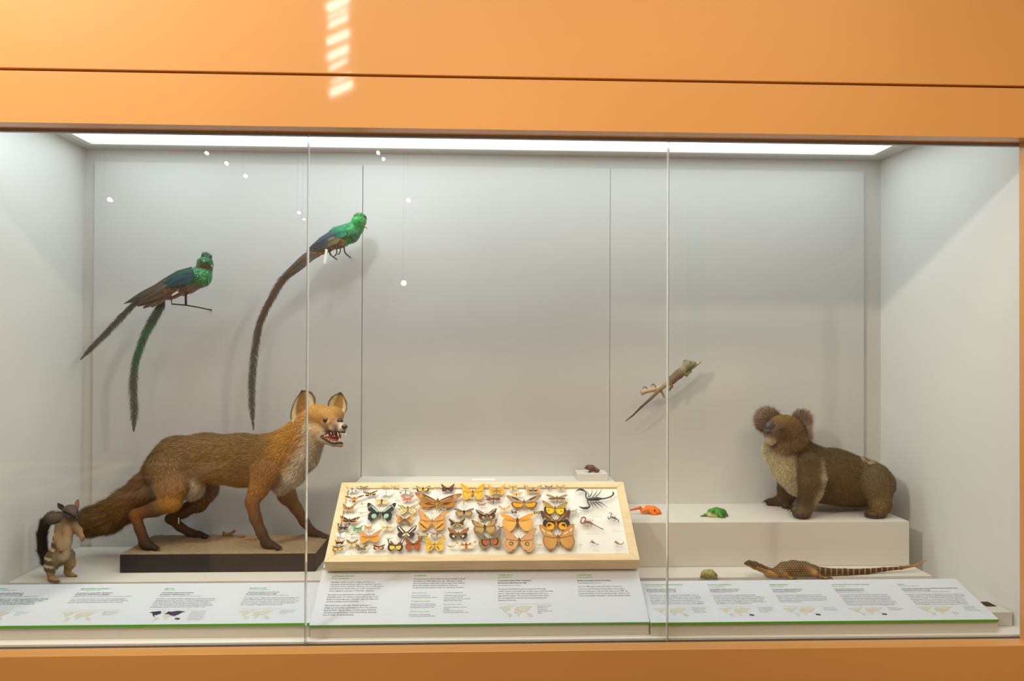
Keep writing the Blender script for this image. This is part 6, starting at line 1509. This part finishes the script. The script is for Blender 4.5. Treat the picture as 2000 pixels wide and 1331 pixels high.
vane('tail_plume', t, [at(586, 514, Y2), at(553, 545, Y2), at(528, 586, Y2), at(508, 630, Y2), at(499, 676, Y2), at(493, 728, Y2), at(491.5, 780, Y2), at(495, 841, Y2)], [.034, .036, .034, .032, .032, .034, .034, .030, .004], (66, 62, 54), M['feather'], n=260, seed=33, colf=gf)
blade('tail_plume_core', t, [at(590, 512, Y2-.002), at(553, 545, Y2-.002), at(527, 588, Y2-.002), at(509, 630, Y2-.002), at(500, 676, Y2-.002)], [.022, .022, .018, .012, .003], (84, 66, 54), M['feather'])
for pts in (((645, 486), (645, 497), (658, 507)), ((672, 483), (674, 494), (684, 503))):
    MB().tube(spline([at(pts[0][0], pts[0][1], Y2-.01), at(pts[1][0], pts[1][1], Y2-.02), at(pts[2][0], pts[2][1], .7315 if pts[0][0] > 660 else .70)], 8), .0028, 7).build('mount_rod', M['metal'], t, smooth=True)
for px, py in ((657, 487), (664, 484)):
    MB().tube(spline([at(px, py, Y2-.012), at(px+1, py+6, Y2-.02), at(px-2, py+12, Y2-.03), at(px-6, py+14, Y2-.034)], 8), [.0024]*6+[.0016, .0006], 6).build('foot', fm, t, smooth=True)
MB().prism([at(635.5, 486, Y2-.05), at(640, 488, Y2-.05), at(637, 516, Y2-.05), at(631, 514, Y2-.05)], (0, .0006, 0)).build('paper_tag', M['card'], t)

# ---------------------------------------------------------------- forest dragon lizard on its branch
YD = 0.66
M['twig'] = mat('pale_dry_branch', (188, 162, 124), .75, noise=(60, .12), bump=(120, .6))
t = thing('branch', 'pale dry branch hung by wire hooks on the back wall under the small lizard', 'branch', at(1290, 755, YD))
MB().tube(spline([at(1252, 768, YD), at(1264, 764, YD), at(1284, 759.5, YD), at(1300, 752, YD), at(1318, 741, YD), at(1336, 730, YD), at(1355, 716, YD), at(1369, 706, YD)], 26), np.interp(np.linspace(0, 1, 26), [0, .1, .5, .9, 1], [.0095, .0085, .0088, .0065, .0035]), 9).build('limb', M['twig'], t, smooth=True)
MB().tube(spline([at(1286, 761, YD), at(1292, 766, YD), at(1298, 777, YD)], 8), np.linspace(.006, .004, 8), 8).build('side_twig', M['twig'], t, smooth=True)
MB().tube(spline([at(1329, 734, YD), at(1331, 740, YD-.002)], 4), [.0035, .003, .0025, .001], 7).build('side_twig', M['twig'], t, smooth=True)
for px, py, ex in ((1265, 761, 1256), (1281, 756, 1273)):
    MB().tube(spline([at(px, py+2, YD-.006), at(px-2, py-3, YD+.004), at(ex+3, py-5, YD+.03), at(ex, py-4, .7315)], 10), .0016, 6).build('wire_hook', M['metal'], t, smooth=True)
d = Body(YD-.012, k=.006)
CDG, CDB, CDL = (138, 134, 104), (122, 104, 84), (160, 146, 116)
d.chain([(1346, 712, YD-.014, 8), (1353, 711, YD-.016, 6), (1358, 710, YD-.016, 2.5)], [CDG, CDG, (140, 140, 96)], fur=.001)
d.blob((1342, 714, YD-.014), (9, 8, 8), CDG)
d.chain([(1338, 719, YD-.012, 7), (1326, 731, YD-.012, 9), (1312, 743, YD-.011, 8), (1303, 749, YD-.010, 5)], [CDL, CDB, CDB, CDL], fur=.001)
d.chain([(1304, 748, YD-.010, 5), (1288, 762, YD-.014, 3.8), (1272, 778, YD-.016, 3), (1252, 796, YD-.015, 2.2), (1236, 812, YD-.012, 1.6), (1222, 823, YD-.01, 1.0)], [CDL, (140, 118, 88), (116, 96, 72), (84, 66, 50), (76, 60, 46), (66, 52, 40)], k=.003)
d.chain([(1335, 729, YD-.020, 3.5), (1341, 733, YD-.022, 2.8), (1347, 727, YD-.020, 2), (1351, 726, YD-.018, 1.2)], [(110, 112, 72)]*4, k=.003)
d.chain([(1335, 727, YD-.004, 3), (1343, 730, YD-.004, 2.2), (1349, 724, YD-.010, 1.4)], [(110, 112, 72)]*3, k=.003)
d.chain([(1308, 747, YD-.018, 4), (1312, 755, YD-.020, 3), (1307, 763, YD-.016, 1.8)], [(120, 100, 78)]*3, k=.003)
d.chain([(1336, 706, YD-.012, 2), (1340, 705, YD-.012, 2.5)], [(110, 110, 80)]*2, k=.003)
d.mesh(.0015, smooth=1)
V, c = d.V, d.colors.copy()
ax = (at(1338, 719, YD)-at(1303, 749, YD)); ax /= np.linalg.norm(ax)
q = V-at(1303, 749, YD); cross_ = q-np.outer(q@ax, ax)
band = (np.sin(cross_[:, 2]*1300+.6*np.sin((q@ax)*300)) > .45) & ((q@ax) > .01) & ((q@ax) < .072)
c[band] = c[band]*.55
t = thing('forest_dragon', 'small brown and green lizard clinging to the pale branch on the back wall', 'lizard', at(1330, 735, YD))
np_mesh('body', V, [d.Q], M['skin'], t, cols=np.clip(c*np.exp(.12*RNG.normal(size=(len(V), 1))), 0, 1))
ce, _ = surf(d, 1349, 708, -.0008)
eye(t, ce, .0028, (60, 50, 30), look=(.3, -1, .1), ps=.9)

# ---------------------------------------------------------------- monitor lizard
YV = onz(1560, 1131, ZL)[1]+.022
CV1, CV2, CY = (86, 66, 44), (122, 92, 52), (164, 124, 68)
v = Body(YV, k=.006)
v.chain([(1456, 1101, YV-.005, 3), (1463, 1101, YV-.004, 5.5), (1474, 1105, YV-.002, 7.5), (1486, 1110, YV, 7), (1503, 1118, YV, 8), (1518, 1119.5, YV, 9)], [CV1, CV1, CV1, CV1, CV1, CV1], ky=.9)
v.chain([(1515, 1119, YV, 9), (1533, 1112, YV, 13), (1552, 1110, YV, 14), (1572, 1111, YV, 13), (1590, 1115, YV, 10.5)], [CV1, CV1, CV1, CV1, CV1], ky=1.35)
v.chain([(1500, 1121, YV, 7), (1516, 1124, YV, 8), (1532, 1121, YV, 7)], [CV2, CV2, CV2], ky=1.1)
v.chain([(1588, 1115, YV, 10), (1612, 1118, YV+.004, 8), (1650, 1118.5, YV+.012, 7), (1690, 1117, YV+.022, 5.6), (1725, 1113, YV+.03, 4), (1760, 1110, YV+.036, 3), (1790, 1105, YV+.04, 2.2), (1811, 1094.5, YV+.042, .9)],
        [CV1, CV1, (90, 62, 42), (84, 56, 40), (88, 56, 40), (124, 78, 42), (176, 122, 64), (180, 130, 72)], ky=.9, k=.006)
v.chain([(1527, 1119, YV-.018, 6.5), (1535, 1125, YV-.028, 5), (1540, 1129, YV-.030, 4)], [CV2, CV2, CY], k=.005)
v.chain([(1540, 1130, YV-.030, 3.6), (1546, 1130.5, YV-.032, 2.6), (1551, 1131.5, YV-.032, 1.6)], [CY]*3, k=.004)
v.chain([(1528, 1119, YV+.03, 6), (1538, 1124, YV+.045, 4), (1548, 1124, YV+.05, 2.5)], [CV2]*3, k=.005)
v.chain([(1579, 1115, YV-.018, 8.5), (1591, 1121, YV-.028, 6), (1602, 1128, YV-.030, 4)], [CY, CY, CY], k=.006)
v.chain([(1602, 1129, YV-.030, 3.6), (1612, 1130, YV-.032, 2.8), (1620, 1130.5, YV-.033, 1.5)], [CY]*3, k=.004)
v.chain([(1582, 1114, YV+.03, 7), (1594, 1120, YV+.045, 5), (1606, 1125, YV+.05, 3)], [CV2]*3, k=.005)
v.mesh(.0017, smooth=1, floor=ZL+.0004)
V, N, c = v.V, v.N, v.colors.copy()
pp, _d = project(V)
bel = np.clip((-N[:, 2]-.1)*2.5, 0, 1)[:, None]*(pp[:, 0] < 1660)[:, None]
c = c*(1-bel)+lin((156, 118, 64))*bel
tailm = (pp[:, 0] > 1596) & (pp[:, 0] < 1760)
stripe = tailm & ((np.abs(((pp[:, 0]-1596)/11.0) % 1-.5) < .11))
c[stripe] = lin((160, 122, 62)); c[tailm & ~stripe] *= .62
bodym = (pp[:, 0] > 1500) & (pp[:, 0] < 1604) & (pp[:, 1] < 1126)
g1, g2 = pp[:, 0]/5.2, pp[:, 1]/4.2
cell = (((g1+.5*(np.floor(g2) % 2)) % 1-.5)**2+((g2 % 1)-.5)**2) < .042
c[bodym & cell] = lin((168, 140, 88))
hd = (pp[:, 0] > 1478) & (pp[:, 0] < 1512) & (np.abs(pp[:, 1]-(1108+(pp[:, 0]-1478)*.34)) < .9)
c[hd] = lin((206, 170, 110))
thr = (pp[:, 0] < 1520) & (pp[:, 1] > 1108.5+(pp[:, 0]-1470)*.28)
c[thr] = c[thr]*.3+lin((186, 146, 84))*.7
t = thing('monitor_lizard', 'stuffed spotted brown monitor lizard with a banded tail lying on the low plinth', 'lizard', at(1570, 1128, YV)*np.array([1, 1, 0])+np.array([0, 0, ZL]))
np_mesh('body', V, [v.Q], M['skin'], t, cols=np.clip(c*np.exp(.10*RNG.normal(size=(len(V), 1))), 0, 1))
ce, _ = surf(v, 1468, 1103.6, -.001)
eye(t, ce, .0028, (50, 36, 20), look=(-.2, -1, 0), ps=.9)
claws(t, ((1620, 1130.5, YV-.034, 1, -.1), (1619, 1131.3, YV-.040, 1, -.4), (1617, 1129.6, YV-.028, 1, .2), (1551, 1131.6, YV-.034, 1, -.2), (1549, 1131.9, YV-.038, .7, -.6)), r=.0016, ln=.012)

# ---------------------------------------------------------------- frogs
def speck(c, amt, rg=RNG): return np.clip(c*np.exp(amt*rg.normal(size=(len(c), 1))), 0, 1)
# green tree frog on the step plinth
YG = onz(1395, 1009, ZK)[1]
G1_, G2_, GB = (54, 132, 34), (44, 106, 30), (190, 182, 122)
g = Body(YG, k=.006)
g.chain([(1388, 1001, YG-.004, 6.5), (1400, 1001, YG, 9), (1411, 1002, YG, 8)], [G1_, G1_, G2_], ky=1.3)
g.chain([(1386, 1006, YG-.010, 5), (1398, 1008, YG-.008, 5)], [GB, GB], ky=1.4, k=.004)
g.blob((1391, 999, YG-.016), (4, 4, 3.2), G1_, k=.003)
g.blob((1388, 998, YG+.012), (4, 4, 3.2), G1_, k=.003)
g.chain([(1404, 1003, YG-.020, 4.2), (1409, 1009, YG-.028, 3.0), (1416, 1013, YG-.028, 1.9)], [G1_, G1_, G2_], k=.003)
g.chain([(1385, 1005, YG+.008, 3.8), (1378, 1007, YG-.002, 3.2), (1369, 1010, YG-.006, 1.9)], [G2_, G2_, G2_], k=.003)
g.chain([(1413, 1002, YG+.004, 6), (1418, 1007, YG-.004, 4), (1413, 1011, YG-.010, 2.6)], [G2_, (86, 130, 40), (120, 130, 50)], k=.003)
g.mesh(.0011, smooth=1, floor=ZK+.0004)
t = thing('green_tree_frog', 'bright green frog on the white step plinth in front of the koala', 'frog', np.array([at(1395, 1000, YG)[0], YG, ZK]))
np_mesh('body', g.V, [g.Q], M['wet'], t, cols=speck(g.colors, .05))
ce, _ = surf(g, 1392, 1000.5, -.0005); eye(t, ce, .0030, (60, 44, 20), look=(-.5, -1, .1), ps=.9)
for px, py, dY in ((1416, 1013.5, -.022), (1414, 1014.5, -.026), (1369, 1010, 0), (1370, 1011.5, -.004)): MB().ball(at(px, py, YG+dY), (.0035, .003, .002), 8, 5).build('toe', mat('green_frog_toe', (66, 120, 36), .4), t, smooth=True)
# orange toad
YO = onz(1270, 1004, ZK)[1]
O1, O2 = (236, 118, 18), (216, 92, 14)
g = Body(YO, k=.006)
g.chain([(1265, 994.5, YO, 7), (1275, 997, YO-.002, 8), (1284, 1000, YO-.006, 6), (1289, 1003, YO-.008, 3)], [O1, O1, O1, O2], ky=1.15)
g.chain([(1272, 1001, YO-.014, 3.6), (1277, 1005, YO-.020, 2.8), (1282, 1005.5, YO-.022, 1.8)], [O1, O1, O2], k=.003)
g.chain([(1276, 1001, YO+.012, 3), (1284, 1004, YO+.012, 1.8)], [O2, O2], k=.003)
g.chain([(1262, 996, YO-.006, 5.4), (1255, 999, YO-.010, 4), (1250, 992, YO-.008, 2.8), (1241, 994.5, YO-.006, 2.2), (1231, 997, YO-.006, 1.4)], [O1, O1, O2, O2, (206, 80, 30)], k=.003)
g.mesh(.0011, smooth=1, floor=ZK+.0004)
t = thing('golden_toad', 'bright orange toad with one hind leg stretched back on the step plinth', 'toad', np.array([at(1270, 1000, YO)[0], YO, ZK]))
np_mesh('body', g.V, [g.Q], M['wet'], t, cols=speck(g.colors, .05))
ce, _ = surf(g, 1278.7, 997.6, -.0005); eye(t, ce, .0030, (30, 20, 14), look=(.2, -1, .1), ps=1)
# olive water-holding frog on the low plinth
YW = onz(1386, 1130, ZL)[1]
W1, W2 = (150, 146, 82), (110, 104, 56)
g = Body(YW+.006, k=.006)
g.chain([(1378, 1122, YW+.006, 8), (1388, 1122, YW+.004, 8.5), (1396, 1124.5, YW, 5.5)], [W1, W1, W1], ky=1.2)
g.chain([(1374, 1123, YW-.004, 5.5), (1378, 1128, YW-.010, 3), (1384, 1130, YW-.014, 1.8)], [W1, W2, W2], k=.003)
g.chain([(1394, 1126, YW-.010, 3.5), (1396, 1130, YW-.014, 2.2), (1400, 1131, YW-.016, 1.4)], [W1, W2, W2], k=.003)
g.chain([(1373, 1121, YW+.014, 4), (1370, 1127, YW+.006, 2.6)], [W2, W2], k=.003)
g.mesh(.0011, smooth=1, floor=ZL+.0004)
c = g.colors; V = g.V
c[(np.sin(V[:, 0]*900+2*np.sin(V[:, 1]*500))*np.sin(V[:, 2]*1000+V[:, 0]*400)) > .5] *= .55
t = thing('water_holding_frog', 'squat olive mottled frog behind the edge of the right printed panel', 'frog', np.array([at(1386, 1125, YW)[0], YW, ZL]))
np_mesh('body', V, [g.Q], M['wet'], t, cols=speck(c, .10))
ce, _ = surf(g, 1398, 1122.5, -.0005); eye(t, ce, .0022, (60, 50, 24), look=(.5, -1, .1), ps=.9)
# brown frog on the little block
YT = onz(1158, 922.5, bz)[1]
T1, T2 = (110, 64, 46), (76, 44, 36)
g = Body(YT, k=.006)
g.chain([(1144.5, 914, YT-.002, 2.6), (1149, 913.5, YT, 4.6), (1156, 914.5, YT, 5.4), (1163, 917.5, YT, 4.2)], [T2, T1, T1, T1], ky=1.2)
g.chain([(1152, 917, YT-.010, 2.6), (1153, 921, YT-.012, 1.9), (1150, 923, YT-.014, 1.3)], [T1, T2, T2], k=.003)
g.chain([(1164, 917, YT-.006, 3.4), (1168.5, 919.5, YT-.012, 2.4), (1166, 923.5, YT-.014, 1.6), (1162, 924, YT-.016, 1.1)], [T1, T1, T2, T2], k=.003)
g.chain([(1153, 917, YT+.010, 2.2), (1151, 922, YT+.010, 1.4)], [T2, T2], k=.003)
g.mesh(.0010, smooth=1, floor=bz+.0004)
c = g.colors; V = g.V
c[(np.sin(V[:, 0]*1000)*np.sin(V[:, 2]*900+V[:, 0]*300)) > .45] *= .6
t = thing('tusked_frog', 'small dark brown frog sitting up on the small white block', 'frog', np.array([at(1158, 920, YT)[0], YT, bz]))
np_mesh('body', V, [g.Q], M['wet'], t, cols=speck(c, .10))
ce, _ = surf(g, 1147, 912.5, -.0003); eye(t, ce, .0016, (40, 26, 18), look=(-.4, -1, .1), ps=.9)

# ---------------------------------------------------------------- gallery furniture that only shows as faint reflections in the glass
def gmirror(px, py, Q):
    p = at(px, py, Q); p[1] = -Q; return p
t = thing('display_table', 'gallery table with four dark pictures, mirrored faintly in the left of the glass', 'table', (-2.75, -2.55, 0))
tw = mat('gallery_table_top', (226, 208, 184), .5)
MB().box((-3.7, -3.15, .70), (-1.75, -1.95, .74)).build('top', tw, t, bevel=.003)
MB().box((-3.6, -3.05, 0), (-1.85, -2.05, .70)).build('base_cabinet', mat('gallery_table_side', (92, 84, 78), .6), t)
tp = mat('gallery_picture', (120, 116, 112), .5, noise=(5, .3))
for x0, y0 in ((-2.75, -3.0), (-2.15, -3.0), (-2.75, -2.5), (-2.15, -2.5)):
    MB().box((x0-.22, y0, .7402), (x0+.22, y0+.38, .745)).build('picture', tp, t)
t = thing('gallery_banner', 'tall pale green banner on the far gallery wall, mirrored faintly in the glass', 'banner', (2.0, -8.99, 0))
ba_, bb_ = gmirror(1341, 330, 8.97)[0], gmirror(1379, 330, 8.97)[0]
MB().box((ba_, -8.99, .3), (bb_, -8.96, 4.3)).build('cloth', mat('gallery_green_banner', (120, 190, 120), .7), t)
sp = mat('spot_lens_light', (255, 244, 230), .5, emit=60.0, emit_color=(1.0, .9, .8, 1))
SPOT_AT = ['high on the back panel left of the first green bird', 'at the upper end of the slanting row of three', 'in the middle of a slanting row of three', 'at the lower right end of a slanting row of three', 'just above its twin near the ceiling beside the seam', 'just below its twin near the ceiling beside the seam', 'right of the upper green bird head', 'left of the first glass joint, upper of two', 'left of the first glass joint, lower and smaller of two', 'the largest one, in the middle panel']
sb = mat('spot_housing', (40, 38, 36), .5)
for i, (px, py, Q, r) in enumerate(((211, 389, 4.6, .030), (402, 298, 6.2, .032), (441, 318, 6.2, .034), (478, 343, 6.2, .034), (738, 297, 5.6, .030), (748, 309, 5.0, .026), (797, 390, 5.2, .034), (583, 415, 7.0, .030), (593, 428, 6.4, .022), (788, 553, 7.6, .062))):
    p = gmirror(px, py, Q)
    t = thing('track_spotlight', 'spot', 'spotlight', p, 'gallery spotlights mirrored in the glass')
    t['label'] = 'gallery spot mirrored as dot '+SPOT_AT[i]
    dr = np.array([0, -2.12, 1.5])-p; dr /= np.linalg.norm(dr)
    MB().tube([p-dr*.14, p-dr*.01, p+dr*.012], [r*.6, r*.75, r*.75], 12).build('housing', sb, t)
    MB().tube([p+dr*.0125, p+dr*.016], [r*.55, r*.55], 12).build('lens', sp, t)
    MB().tube([p-dr*.1, np.array([p[0], p[1], 5.0])], .012, 6).build('hanger', sb, t)
